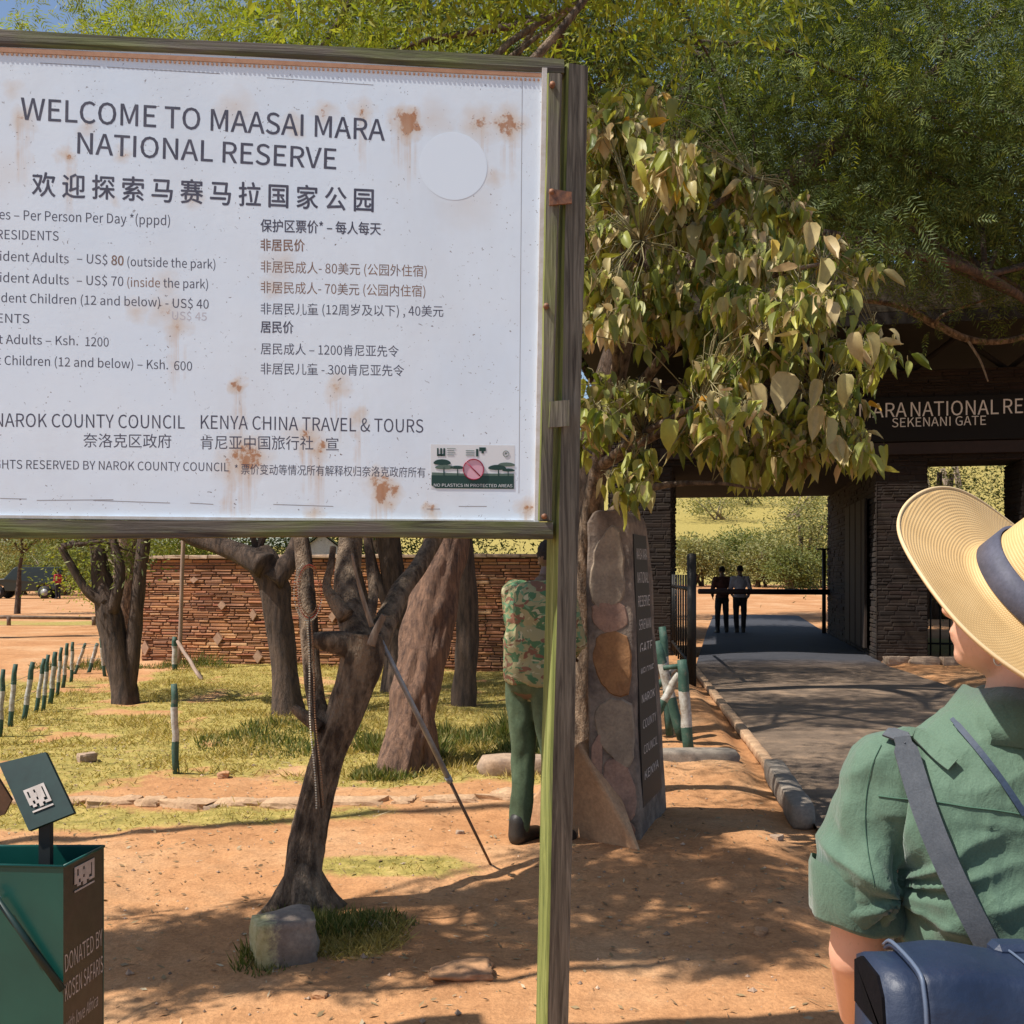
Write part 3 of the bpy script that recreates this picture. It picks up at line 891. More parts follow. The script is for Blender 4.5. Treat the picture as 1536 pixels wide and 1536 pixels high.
    rows = [
        ("WELCOME TO MAASAI MARA", 31, 577, 179, 211, 32, ink, 0.0006),
        ("NATIONAL RESERVE", 116, 504, 230, 254, 31, ink, 0.0006),
        ("欢 迎 探 索 马 赛 马 拉 国 家 公 园", 48, 560, 294, 318, 34, ink, 0.0011),
        ("Fees – Per Person Per Day *(pppd)", -20, 255, 328, 338, 14.5, ink, 0),
        ("NON RESIDENTS", -48, 88, 357, 361, 14, ink, 0),
        ("Non Resident Adults", -72, 103, 388, 395, 14, ink, 0),
        ("– US$", 115, 161, 394, 397, 14, ink, 0),
        ("80", 167, 185, 397, 398, 14, worn, 0.0005),
        ("(outside the park)", 191, 323, 399, 403, 13.5, ink, 0),
        ("Non Resident Adults", -72, 103, 420, 427, 14, ink, 0),
        ("– US$ 70", 115, 185, 427, 429, 14, ink, 0),
        ("(inside", 191, 240, 430, 431, 13.5, worn, 0),
        ("the park)", 245, 312, 431, 433, 13.5, ink, 0),
        ("Non Resident Children (12 and below)", -72, 240, 451, 460, 13.5, ink, 0),
        ("- US$ 40", 248, 313, 461, 463, 13.5, ink, 0),
        ("US$ 45", 258, 310, 479, 481, 12, grey, 0),
        ("RESIDENTS", -62, 44, 482, 485, 13.5, ink, 0),
        ("Resident Adults – Ksh.", -70, 117, 514, 518, 13.5, ink, 0),
        ("1200", 128, 163, 519, 520, 13.5, ink, 0),
        ("Resident Children (12 and below) – Ksh.", -70, 252, 545, 554, 13.5, ink, 0),
        ("600", 261, 288, 555, 556, 13.5, ink, 0),
        ("保护区票价* – 每人每天", 391, 571, 346, 351, 17, ink, 0.0005),
        ("非居民价", 391, 457, 376, 377, 17, worn, 0.0005),
        ("非居民成人- 80美元 (公园外住宿)", 391, 640, 407, 414, 16, worn, 0.0),
        ("非居民成人- 70美元 (公园内住宿)", 391, 638, 438, 444, 16, worn, 0.0),
        ("非居民儿童 (12周岁及以下) , 40美元", 391, 665, 470, 474, 15.5, ink, 0.0),
        ("居民价", 391, 440, 499, 500, 17, ink, 0.0005),
        ("居民成人 – 1200肯尼亚先令", 391, 598, 530, 534, 15.5, ink, 0.0),
        ("非居民儿童 - 300肯尼亚先令", 391, 606, 560, 563, 15.5, ink, 0.0),
        ("NAROK COUNTY COUNCIL", -8, 277, 640, 643, 20, ink, 0),
        ("KENYA CHINA TRAVEL & TOURS", 301, 635, 643, 649, 20, ink, 0),
        ("奈洛克区政府", 125, 257, 671, 672, 20, ink, 0),
        ("肯尼亚中国旅行社", 301, 470, 674, 675, 20, ink, 0),
        ("宣", 489, 508, 676, 676, 19, ink, 0),
        ("ALL RIGHTS RESERVED BY NAROK COUNTY COUNCIL", -58, 343, 702, 707, 13, ink, 0),
        ("* 票价变动等情况所有解释权归奈洛克政府所有", 352, 638, 710, 715, 14, ink, 0.0),
        ("10% off", 553, 600, 486, 490, 9, grey, 0),
    ]
    rows = rows[:-1]
    for (s, xl, xr, yl, yr, ch, mt, bold) in rows:
        u0, z0 = q(xl, yl); u1, z1 = q(xr, yr)
        D = P0[1] + (u0 + u1) / 2 * BD[1]
        me = text_mesh("lettering", s, u1 - u0, ch / FPX * D, fat=bold)
        o = link("lettering", me, mt, t)
        o.location = (u0, -0.00015, z0); o.rotation_euler = (0, -math.atan2(z1 - z0, u1 - u0), 0)
        o['label'] = 'lettering reading: ' + s[:40]; o['kind'] = 'stuff'
    # small sticker
    st = flat_mat('sticker_white', (0.70, 0.72, 0.74), 0.4)
    dk = flat_mat('sticker_dark_green', (0.012, 0.045, 0.035), 0.4)
    gr = flat_mat('sticker_grey_green', (0.10, 0.15, 0.12), 0.4)
    pk = flat_mat('sticker_pink', (0.68, 0.38, 0.46), 0.4)
    rd = flat_mat('sticker_red', (0.30, 0.02, 0.06), 0.4)
    u0, z0 = q(646, 733); u1, z1 = q(772, 668)
    w, h = u1 - u0, z1 - z0
    mb = MB(); mb.prism([(u0, z0), (u1, z0), (u1, z1), (u0, z1)], -0.0030, -0.0006); sk = mb.build("sticker", st, t); sk.location = (0, .0026, 0)
    def pc(x, y): return (u0 + (x - 225) / (1295 - 225) * w, z1 - (y - 160) / (690 - 160) * h)   # zoomed sticker pixels
    def poly(pts, mt, name, y=-0.0034):
        mb = MB(); mb.prism([pc(*p) for p in pts], y - 0.0004, y); return mb.build(name, mt, sk)
    poly([(235, 530), (1285, 530), (1285, 685), (290, 685), (235, 650)], dk, "green_band")
    for (cx, cy, rx, ry, mt) in ((370, 385, 110, 38, dk), (400, 440, 120, 30, gr), (560, 440, 90, 22, dk), (1190, 400, 110, 26, gr), (1070, 440, 115, 34, dk), (1215, 465, 80, 20, dk)):
        poly([(cx + rx * math.cos(a), cy + ry * math.sin(a) * (1.25 if math.sin(a) < 0 else 0.6)) for a in [2 * math.pi * k / 20 for k in range(20)]], mt, "tree_silhouette", -0.0036)
    for (x0, x1, y0, y1) in ((385, 400, 430, 530), (1080, 1095, 460, 530), (560, 572, 455, 530), (1205, 1216, 470, 530)):
        poly([(x0, y0), (x1, y0), (x1, y1), (x0, y1)], dk, "tree_silhouette", -0.0036)
    poly([(240, 495), (640, 505), (1285, 500), (1285, 530), (240, 530)], gr, "tree_silhouette", -0.0032)
    poly([(768 + 118 * math.cos(a), 455 + 125 * math.sin(a)) for a in [2 * math.pi * k / 32 for k in range(32)]], pk, "pink_disc", -0.0046)
    cx, cz = pc(768, 455); R = 0.5 * (pc(898, 0)[0] - pc(640, 0)[0])
    mb = MB(); mb.tube([(cx + R * math.cos(a), -0.0056, cz + R * math.sin(a)) for a in [2 * math.pi * k / 40 for k in range(40)]], 0.0017, 6, closed=True)
    mb.tube([(cx - R * 0.7, -0.0056, cz + R * 0.7), (cx + R * 0.7, -0.0056, cz - R * 0.7)], 0.0016, 6); mb.build("red_ring", rd, sk)
    a0, a1 = pc(265, 665), pc(1265, 665)
    o = link("lettering", text_mesh("lettering", "NO PLASTICS IN PROTECTED AREAS", a1[0] - a0[0], 0.0085), st, sk); o.location = (a0[0], -0.0042, a0[1])
    # three tiny emblems along its top edge
    for (x0, y0, x1, y1) in ((305, 205, 325, 300), (305, 275, 408, 300), (345, 205, 370, 300), (385, 205, 408, 280), (800, 210, 830, 300), (840, 190, 925, 235), (870, 235, 900, 262)):
        poly([(x0, y0), (x1, y0), (x1, y1), (x0, y1)], dk, "emblem", -0.0034)
    for k in range(4): poly([(430, 205 + 26 * k), (540 - 20 * (k % 2), 205 + 26 * k), (540 - 20 * (k % 2), 211 + 26 * k), (430, 211 + 26 * k)], gr, "emblem", -0.0034)
    for k in range(3): poly([(670, 228 + 26 * k), (780, 228 + 26 * k), (780, 236 + 26 * k), (670, 236 + 26 * k)], gr, "emblem", -0.0034)
    ex, ez = pc(1182, 262); mb = MB(); mb.tube([(ex + 0.0085 * math.cos(a), -0.0036, ez + 0.0085 * math.sin(a)) for a in [2 * math.pi * k / 24 for k in range(24)]], 0.0007, 5, closed=True)
    mb.prism([(ex - 0.003, ez - 0.003), (ex + 0.004, ez + 0.0005), (ex - 0.001, ez + 0.004)], -0.0044, -0.0036); mb.build("emblem", gr, sk)
sign_board()

# ------------------------------------------------------------------ green bin with a tilted plate
def kws_emblem(parent, M4, w, h, mat):
    """blocky crest-like print: a pale plate with dark gaps and a bar under it"""
    mb = MB()
    def r(x0, x1, z0, z1): mb.prism([(x0 * w, z0 * h), (x1 * w, z0 * h), (x1 * w, z1 * h), (x0 * w, z1 * h)], -0.0022, -0.0006, M4)
    r(0, 1, 0.88, 1.0); r(0, .12, .3, .88); r(.2, .42, .45, .88); r(.42, .52, .55, .74); r(.5, .82, .42, .88); r(.88, 1, .3, .88); r(.12, .2, .3, .6)
    r(.12, .3, .18, .3); r(.3, .42, .28, .45); r(.42, .6, .12, .42); r(.6, .72, .26, .42); r(.72, 1, .18, .3); r(0, 1, -.02, .05)
    return mb.build("emblem", mat, parent)

def bin_():
    D1 = 2.466; X1 = (95 - CX) / FPX * D1
    H = 0.8
    t = thing("litter_bin", "dark green metal bin at the left edge with a tilted plate above it", "bin", (X1, D1, 0))
    gm, nt, p = mat_base('glossy_dark_green_paint')
    v = coord(nt, 'Object'); n1 = noise(nt, v, 5, 4, 0.6); n2 = noise(nt, v, 90, 3, 0.6)
    nt.links.new(ramp(nt, n1, [(0.3, (0.004, 0.060, 0.050)), (0.7, (0.008, 0.082, 0.064))]), p.inputs['Base Color'])
    p.inputs['Roughness'].default_value = 0.32; bump(nt, p, n1, 0.05, 0.01)
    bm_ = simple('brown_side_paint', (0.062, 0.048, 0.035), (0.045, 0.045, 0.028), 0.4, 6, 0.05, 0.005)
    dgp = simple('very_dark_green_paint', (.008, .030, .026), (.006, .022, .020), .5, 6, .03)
    dk = flat_mat('dark_inside', (0.008, 0.012, 0.012), 0.7)
    wp = flat_mat('pale_print', (0.52, 0.47, 0.44), 0.6, 1.0, (0.35, 0.31, 0.28))
    # plan outline (local): near corner at 0,0 ; front panel runs left, side panel runs away
    Ws, side = 0.62, (0.024, 0.185)
    pl = [(0, 0), side, (-Ws, side[1] + 0.0), (-Ws, 0.05)]
    def wall(a, b, mat, name, th=0.006):
        d = Vector((b[0] - a[0], b[1] - a[1], 0)); n = Vector((d.y, -d.x, 0)).normalized() * -th
        mb = MB(); V = [(a[0], a[1], 0.02), (b[0], b[1], 0.02), (b[0] + n.x, b[1] + n.y, 0.02), (a[0] + n.x, a[1] + n.y, 0.02)]
        V += [(x, y, H) for x, y, _ in V]
        mb.add(V, [(0, 1, 5, 4), (1, 2, 6, 5), (2, 3, 7, 6), (3, 0, 4, 7), (0, 3, 2, 1), (4, 5, 6, 7)])
        return mb.build(name, mat, t)
    front = wall(pl[3], pl[0], gm, "front_panel")
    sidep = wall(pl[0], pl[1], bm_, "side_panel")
    wall(pl[1], pl[2], gm, "back_panel"); wall(pl[2], pl[3], gm, "side_panel")
    mb = MB(); mb.add([(x * 0.97 - 0.008, y * 0.9 + 0.008, 0.06) for x, y in pl], [(0, 1, 2, 3)]); mb.build("floor_plate", dk, t)
    mb = MB()
    for i in range(4):
        a, b = pl[i], pl[(i + 1) % 4]; mb.tube([(a[0], a[1], H), (b[0], b[1], H)], 0.004, 6)
    mb.build("rim", gm, t)
    # dark bar modelled for a diagonal shadow, and hinge bolt, on the front
    mb = MB(); mb.tube([(-0.165, -0.012, H - 0.055), (0.003, -0.010, H - 0.29)], [0.007, 0.009], 8); mb.build("shadow_bar", dgp, t)
    mb = MB(); mb.tube([(-0.155, -0.03, H - 0.075), (-0.155, 0.0, H - 0.075)], 0.007, 8); mb.build("bolt", flat_mat('bright_bolt', (0.6, 0.6, 0.6), 0.3), t)
    # print on the side panel
    d = Vector((side[0], side[1], 0)); L = d.length; d.normalize()
    R = Matrix(((d.x, -d.y, 0, 0), (d.y, d.x, 0, 0), (0, 0, 1, 0), (0, 0, 0, 1)))
    nrm = Vector((d.y, -d.x, 0))
    def onside(s, z): return Matrix.Translation(d * s + nrm * 0.001 + Vector((0, 0, z))) @ R
    kws_emblem(sidep, onside(0.045, H - 0.075), 0.090, 0.060, wp)
    for s, z0, w, h, sh in (("DONATED BY", H - 0.255, 0.172, 0.042, 0.0), ("KOSEN SAFARIS", H - 0.325, 0.175, 0.042, 0.0), ("with love Africa", H - 0.40, 0.15, 0.03, 0.3)):
        me = text_mesh("lettering", s, w, h, shear=sh); me.transform(onside(0.006, z0) @ Matrix.Rotation(rad(-2), 4, 'Y'))
        link("lettering", me, wp, sidep)
    # tilted plate on its stalk
    Dp = D1 + 0.10
    def lp(px, py, D=Dp): q = W(px, py, D); return Vector((q.x - X1, q.y - D1, q.z))
    mb = MB(); a, b = lp(70, 1325), lp(68, 1232); mb.box(((a.x + b.x) / 2, a.y, (a.z + b.z) / 2), (0.028, 0.02, b.z - a.z + 0.02)); mb.build("stalk", dk, t)
    c = [lp(43, 1246, Dp - .02), lp(111, 1219, Dp - .02), lp(68, 1128, Dp + .06), lp(-2, 1145, Dp + .06)]
    nn = (c[1] - c[0]).cross(c[3] - c[0]).normalized() * -0.012
    mb = MB(); V = c + [v_ + nn for v_ in c]
    mb.add(V, [(0, 1, 2, 3), (7, 6, 5, 4), (0, 4, 5, 1), (1, 5, 6, 2), (2, 6, 7, 3), (3, 7, 4, 0)]); plate = mb.build("tilted_plate", dgp, t)
    ex = (c[1] - c[0]).normalized(); ez = (c[3] - c[0]); ez = (ez - ex * ez.dot(ex)).normalized(); ey = ez.cross(ex)
    o_ = lp(60, 1222, Dp - .01) ; 
    o_ = c[0] + (c[1] - c[0]) * 0.24 + (c[3] - c[0]) * 0.20
    k = (c[3] - c[0]).normalized()
    M4 = Matrix(((ex.x, ey.x, k.x, o_.x), (ex.y, ey.y, k.y, o_.y), (ex.z, ey.z, k.z, o_.z), (0, 0, 0, 1)))
    kws_emblem(plate, M4, 0.055, 0.066, wp)
    c = [lp(-26, 1232, Dp + .02), lp(6, 1222, Dp + .02), lp(17, 1200, Dp + .02), lp(-4, 1166, Dp + .02), lp(-30, 1170, Dp + .02)]
    mb = MB(); V = c + [v_ + Vector((0, 0.01, 0)) for v_ in c]; n = 5
    mb.add(V, [tuple(range(n)), tuple(range(2 * n - 1, n - 1, -1))] + [(i, i + n, (i + 1) % n + n, (i + 1) % n) for i in range(n)])
    mb.build("brown_bracket", simple('brown_plate', (0.12, 0.06, 0.03), (0.09, 0.045, 0.025), 0.6, 8, 0.1), t)
bin_()

# ------------------------------------------------------------------ stone monument
def monument():
    g = GP(960, 1267)
    t = thing("stone_monument", "tall narrow stone-faced monument with white lettering down its side", "monument", (g.x, g.y, 0))
    mortar = simple('grey_brown_mortar', (0.26, 0.20, 0.155), (0.13, 0.10, 0.082), 0.9, 7, 0.7, 0.015, lo=.4, hi=.6)
    # plan: near right corner at origin, long side runs away to the right, short end faces the camera
    sd_ = Vector((0.27, 0.80, 0)); en = Vector((-0.27, 0.03, 0))
    def ring(z, s_end, s_side, off=(0, 0)):
        o = Vector((off[0], off[1], z)); a = o; b = o + sd_ * s_side; c = b + en * s_end; d = o + en * s_end
        return [a, b, c, d]
    levels = [(0.0, 1.0, 1.0, 0), (0.2, .99, .98, -.006), (0.35, .98, .95, -.012), (0.62, .965, .90, -.02), (0.9, .95, .86, -.03), (1.18, .94, .79, -.038), (1.45, .92, .72, -.045), (1.66, .90, .64, -.05), (1.78, .85, .59, -.056), (1.835, .72, .52, -.074), (1.85, .55, .44, -.095)]
    V, F = [], []
    for z, se, ss, dx in levels: V += [v + Vector((random.uniform(-.008, .008), random.uniform(-.008, .008), 0)) for v in ring(z, se, ss, (dx, 0.01))]
    for i in range(len(levels) - 1):
        for k in range(4): F.append((i * 4 + k, i * 4 + (k + 1) % 4, (i + 1) * 4 + (k + 1) % 4, (i + 1) * 4 + k))
    F += [(3, 2, 1, 0), tuple((len(levels) - 1) * 4 + k for k in range(4))]
    mb = MB(); mb.add(V, F); core = mb.build("core", mortar, t)
    bev = core.modifiers.new("bevel", 'BEVEL'); bev.width = 0.018; bev.segments = 2
    # facing stones on the short end
    def endp(s, z, out):
        """s 0..1 from right corner to left, on the front end"""
        k = np.interp(z, [l[0] for l in levels], [l[1] for l in levels]); dx = np.interp(z, [l[0] for l in levels], [l[3] for l in levels])
        return Vector((dx, 0.01, z)) + en * (k * s) + Vector((-0.11, -0.99, 0)) * out
    cols = [simple('stone_tan', (0.36, 0.28, 0.20), (0.25, 0.19, 0.14), 0.85, 9, 0.4), simple('stone_orange', (0.36, 0.18, 0.075), (0.24, 0.12, 0.055), 0.85, 9, 0.4),
            simple('stone_rose', (0.40, 0.24, 0.17), (0.26, 0.16, 0.12), 0.85, 9, 0.4), simple('stone_brown', (0.40, 0.19, 0.11), (0.26, 0.13, 0.085), 0.85, 9, 0.4)]
    shapes = [([(.25, 1.70), (.45, 1.76), (.82, 1.60), (.9, 1.38), (.75, 1.32), (.2, 1.35), (.18, 1.5)], 0, "pale oval stone at the top"),
              ([(.15, 1.33), (.88, 1.33), (.85, 1.22), (.5, 1.17), (.15, 1.2)], 2, None),
              ([(.12, 1.17), (.75, 1.16), (.88, 1.0), (.6, .86), (.2, .82), (.08, .95)], 1, "bright orange stone"),
              ([(.08, .78), (.55, .80), (.9, .70), (.62, .50), (.14, .42), (.05, .6)], 0, None),
              ([(.08, .41), (.62, .48), (.72, .36), (.6, .18), (.1, .12)], 2, None),
              ([(.08, .60 - .22), (.0 + .1, .35)], 2, None),
              ([(.1, .10), (.55, .16), (.58, .02), (.2, -.0)], 3, None)]
    shapes[5] = ([(.70, .62), (.95, .55), (.95, .25), (.75, .30)], 2, None)
    for pts, ci, lab in shapes:
        q_ = [Vector((p_[0] * .28, p_[1], 0)) for p_ in pts]
        for it in range(3):
            q2 = []
            for a_, b_ in zip(q_, q_[1:] + q_[:1]): q2 += [a_.lerp(b_, .22), a_.lerp(b_, .78)]
            q_ = q2
        mx_, mz_ = sum(v_.x for v_ in q_) / len(q_), sum(v_.y for v_ in q_) / len(q_)
        q_ = [Vector((mx_ + (v_.x - mx_) * 1.16, mz_ + (v_.y - mz_) * 1.12, 0)) for v_ in q_]
        pts = [(min(.96, max(.03, v_.x / .28 + .028 * random.uniform(-1, 1))), v_.y + .008 * random.uniform(-1, 1)) for v_ in q_][::2]
        V = []; n = len(pts); zc = sum(p[1] for p in pts) / n; scn = sum(p[0] for p in pts) / n
        for s, z in pts: V.append(endp(s, max(z, 0.01), -0.004))
        for s, z in pts: V.append(endp(scn + (s - scn) * .90, zc + (max(z, 0.01) - zc) * .95, 0.008 + random.uniform(0, .004)))
        V.append(endp(scn, zc, 0.014))
        F = [(i, (i + 1) % n, (i + 1) % n + n, i + n) for i in range(n)] + [(i + n, (i + 1) % n + n, 2 * n) for i in range(n)]
        mb = MB(); mb.add(V, F); o = mb.build("facing_stone", cols[ci], t)
    # black plaque with rows of pale lettering on the long right side
    nrm = Vector((sd_.y, -sd_.x, 0)).normalized(); dr = sd_.normalized()
    def sidep(s, z, out):
        ks = np.interp(z, [l[0] for l in levels], [l[2] for l in levels]); dx = np.interp(z, [l[0] for l in levels], [l[3] for l in levels])
        return Vector((dx, 0.01, z)) + sd_ * (ks * s) + nrm * out
    blk = flat_mat('black_plaque', (0.018, 0.015, 0.014), 0.6); wl = flat_mat('chalk_white_letter', (0.78, 0.74, 0.70), 0.7, 1.0, (0.5, 0.45, 0.42))
    c = [sidep(.12, .18, .006), sidep(.80, .18, .006), sidep(.80, 1.72, .006), sidep(.12, 1.72, .006)]
    mb = MB(); V = [v - nrm * 0.01 for v in c] + c; mb.add(V, [(3, 2, 1, 0), (4, 5, 6, 7), (0, 1, 5, 4), (1, 2, 6, 5), (2, 3, 7, 6), (3, 0, 4, 7)]); pq = mb.build("plaque", blk, t)
    zs = 1.60
    rowz = [("MAASAI MARA", .062), ("NATIONAL", .062), ("RESERVE", .062), ("SEKENANI", .062), ("GATE", .062), ("WELCOME", .055), ("NAROK", .05), ("COUNTY", .05), ("COUNCIL", .05), ("KENYA", .05)]
    zz = 1.58
    for i, (s, h) in enumerate(rowz):
        a = sidep(.20, zz, .0075); b = sidep(.72, zz, .0075)
        R = Matrix(((dr.x, -nrm.x, 0, a.x), (dr.y, -nrm.y, 0, a.y), (0, 0, 1, a.z), (0, 0, 0, 1)))
        me = text_mesh("lettering", s, (b - a).length, h)
        me.transform(R); link("lettering", me, wl, pq)
        zz -= 0.135 if i < 5 else 0.145
    # sloping concrete foot that catches the sun on its left
    foot = simple('sandy_render', (0.56, 0.33, 0.18), (0.42, 0.24, 0.13), 0.9, 7, 0.6, 0.012)
    V = [(-0.005, -0.21, -.02), (-0.75, 0.45, -.02), (-0.20, 0.95, -.02), (-0.34, 0.06, 0.56), (-0.20, 0.30, 0.58)]
    F = [(0, 3, 1), (1, 3, 2), (3, 4, 2), (0, 4, 3), (0, 2, 4), (0, 1, 2)]
    mb = MB(); mb.add(V, F); f = mb.build("sloping_foot", foot, t)
    bv = f.modifiers.new("bevel", 'BEVEL'); bv.width = 0.02; bv.segments = 2
monument()

# ------------------------------------------------------------------ striped posts, poles, rails
def stripe_mat(name, h0, h1, wob=0.01):
    """green paint, white band between local heights h0 and h1"""
    m, nt, p = mat_base(name)
    tc = N_(nt, "ShaderNodeTexCoord"); sep = N_(nt, "ShaderNodeSeparateXYZ"); nt.links.new(tc.outputs['Object'], sep.inputs[0])
    v = coord(nt, 'Object'); n1 = noise(nt, v, 16, 5, 0.7)
    z = math_(nt, 'ADD', sep.outputs[2], math_(nt, 'MULTIPLY', math_(nt, 'SUBTRACT', n1, .5), 0.04))
    f = math_(nt, 'MULTIPLY', math_(nt, 'GREATER_THAN', z, h0), math_(nt, 'LESS_THAN', z, h1))
    g = ramp(nt, n1, [(0.35, (0.016, 0.055, 0.038)), (0.55, (0.035, 0.085, 0.06)), (0.70, (0.12, 0.12, 0.09))])
    w = ramp(nt, n1, [(0.35, (0.50, 0.49, 0.45)), (0.52, (0.36, 0.33, 0.28)), (0.66, (0.20, 0.15, 0.11))])
    nt.links.new(mix(nt, f, g, w), p.inputs['Base Color']); p.inputs['Roughness'].default_value = 0.7
    bump(nt, p, n1, 0.3, 0.006)
    return m

def post_obj(name, base, top, r, mat, parent=None, n=10):
    """round timber from base to top, its own axis along local z"""
    base, top = Vector(base), Vector(top); L = (top - base).length
    mb = MB(); k = 7
    mb.tube([(0.004 * math.sin(i * 1.7 + L * 9), 0.004 * math.cos(i * 2.1), L * i / k - 0.03 * (i == 0)) for i in range(k + 1)],
            [r * (1 + 0.05 * math.sin(i * 2.3 + L * 5)) for i in range(k)] + [r * 0.86], n, smooth=True)
    o = mb.build(name, mat, parent)
    o.location = base; o.rotation_euler = (top - base).to_track_quat('Z', 'Y').to_euler()
    return o

def left_fence():
    pts = [((5, 1004), (0, 1105)), ((23, 996), (15, 1092)), ((49, 993), (36, 1081)), ((66, 988), (54, 1069)), ((72, 982), (65, 1065)), ((83, 978), (76, 1053)),
           ((92, 971), (86, 1043)), ((101, 965), (95, 1030)), ((109, 963), (107, 1022)), ((128, 965), (112, 1012)), ((146, 965), (133, 1010)), ((151, 957), (157, 1014)), ((-22, 1012), (-30, 1118))]
    b0 = GP(50, 1075)
    t = thing("picket_fence", "line of leaning low posts painted green and white, running back at the left", "fence", b0)
    mats = stripe_mat('green_white_post', 0.16, 0.42)
    for (a, b) in pts:
        g = GP(*b); D = g.y; top = W(a[0], a[1], D + random.uniform(-.05, .05))
        post_obj("fence_post", g - b0, top - b0, 0.025 + random.uniform(-.004, .005), mats, t)
    # sagging wires between the posts
    wire = flat_mat('dull_wire', (0.22, 0.20, 0.18), 0.5)
    srt = sorted(pts, key=lambda q: -q[1][1])
    for hh in (0.25, 0.45):
        P = [GP(*b) - b0 + Vector((0.03, 0, hh)) for a, b in srt]
        mb = MB(); mb.tube(P, 0.0025, 4); mb.build("wire", wire, t)
left_fence()

g = GP(264, 1160); top = W(261, 1026, g.y)
o = post_obj("striped_post", g, top, 0.027, stripe_mat('green_white_post_near', 0.24, 0.50))
tag(o, "lone green and white striped post standing on the lawn", "post", "green and white striped posts")
g = GP(262, 1006); top = W(262, 955, g.y)
o = post_obj("striped_post", g, top, 0.040, stripe_mat('green_white_post_far', 0.10, 0.38))
tag(o, "short white-banded post in front of the brick wall at the foot of the tall pole", "post", "green and white striped posts")
wood_pole = simple('pale_pole_wood', (0.36, 0.26, 0.20), (0.22, 0.15, 0.11), 0.85, 14, 0.3, 0.005, (3, 3, .3))
g = GP(264, 1004)
o = post_obj("tall_pole", (g.x, g.y + 0.15, 0), (g.x + 0.12, g.y + 0.15, 3.6), 0.033, wood_pole)
tag(o, "tall thin wooden pole rising in front of the sunlit wall", "pole")
a, b = GP(302, 1019), W(266, 962, 15.6)
o = post_obj("propped_stick", a, b, 0.028, wood_pole); tag(o, "short stick leaning against the white-banded post by the wall", "stick")
# crossed posts by the monument
t = thing("crossed_barrier", "crossed and upright green and white posts behind the stone monument", "barrier", GP(1030, 1130))
b0 = GP(1030, 1130); m1 = stripe_mat('barrier_paint', 0.36, 0.66); m2 = stripe_mat('barrier_paint_low', 0.22, 0.52)
Dq = b0.y
def bpost(pa, pb, D0, D1, r, mt): post_obj("post", W(pb[0], pb[1], D0) - b0, W(pa[0], pa[1], D1) - b0, r, mt, t)
bpost((1023, 990), (1033, 1130), Dq, Dq, 0.046, m2)
bpost((985, 962), (1022, 1108), Dq + .25, Dq + .3, 0.042, m1)
bpost((1018, 1010), (978, 1085), Dq + .12, Dq + .1, 0.034, m2)
bpost((994, 940), (1004, 1098), Dq + .45, Dq + .5, 0.036, m1)
bpost((1012, 1000), (968, 1050), Dq + .4, Dq + .6, 0.030, m1)
mb = MB(); a, b = W(995, 1002, Dq + .1) - b0, W(1030, 998, Dq + .1) - b0; mb.tube([a, b], 0.022, 8); mb.build("cross_bar", m1, t)

# thin leaning walking pole
def walking_pole():
    base = GP(737, 1299); top = W(572, 962, 4.62)
    t = thing("leaning_pole", "slim pole, grey above and brown below, leaning against the twisted tree", "pole", base)
    j = base.lerp(top, 0.42); L = lambda a: a - base
    g_ = simple('grey_tube', (0.36, 0.37, 0.38), (0.25, 0.25, 0.26), 0.45, 20, 0.05, metal=0.2)
    mb = MB(); mb.tube([L(base), L(base.lerp(top, .2)), L(j)], [0.0065, 0.0075, 0.009], 8); mb.build("lower_shaft", simple('brown_stick', (0.20, 0.12, 0.08), (0.12, 0.08, 0.05), 0.8, 20), t)
    mb = MB(); mb.tube([L(j - (top - base) * .01), L(top)], [0.0145, 0.011], 10); mb.build("upper_shaft", g_, t)
    mb = MB(); mb.tube([L(j - (top - base) * .012), L(j + (top - base) * .012)], 0.0165, 10); mb.build("collar", g_, t)
walking_pole()

# tall pole standing outside the frame on the left; its long thin shadow crosses the soil
o = post_obj("flagpole", (-6.6, 4.55, 0), (-6.6, 4.50, 11.4), 0.075, wood_pole)
tag(o, "tall bare wooden mast standing left of the lawn", "pole")

# low log rail far left
t = thing("log_rail", "low log rail lying along the far edge of the dirt track at the left", "rail", W(60, 938, 29.8))
b0 = W(60, 938, 29.8); b0.z = 0; t.location = b0
log = simple('log', (0.22, 0.16, 0.11), (0.12, 0.08, 0.06), 0.9, 6, 0.5)
mb = MB(); mb.tube([(-3.6, 0, .22), (-1, .03, .24), (1.7, 0, .2)], [.05, .055, .045], 8); mb.build("rail", log, t)
for x in (-3.2, -0.9, 1.55): mb = MB(); mb.tube([(x, 0, -.02), (x, 0, .26)], .06, 8); mb.build("post", log, t)

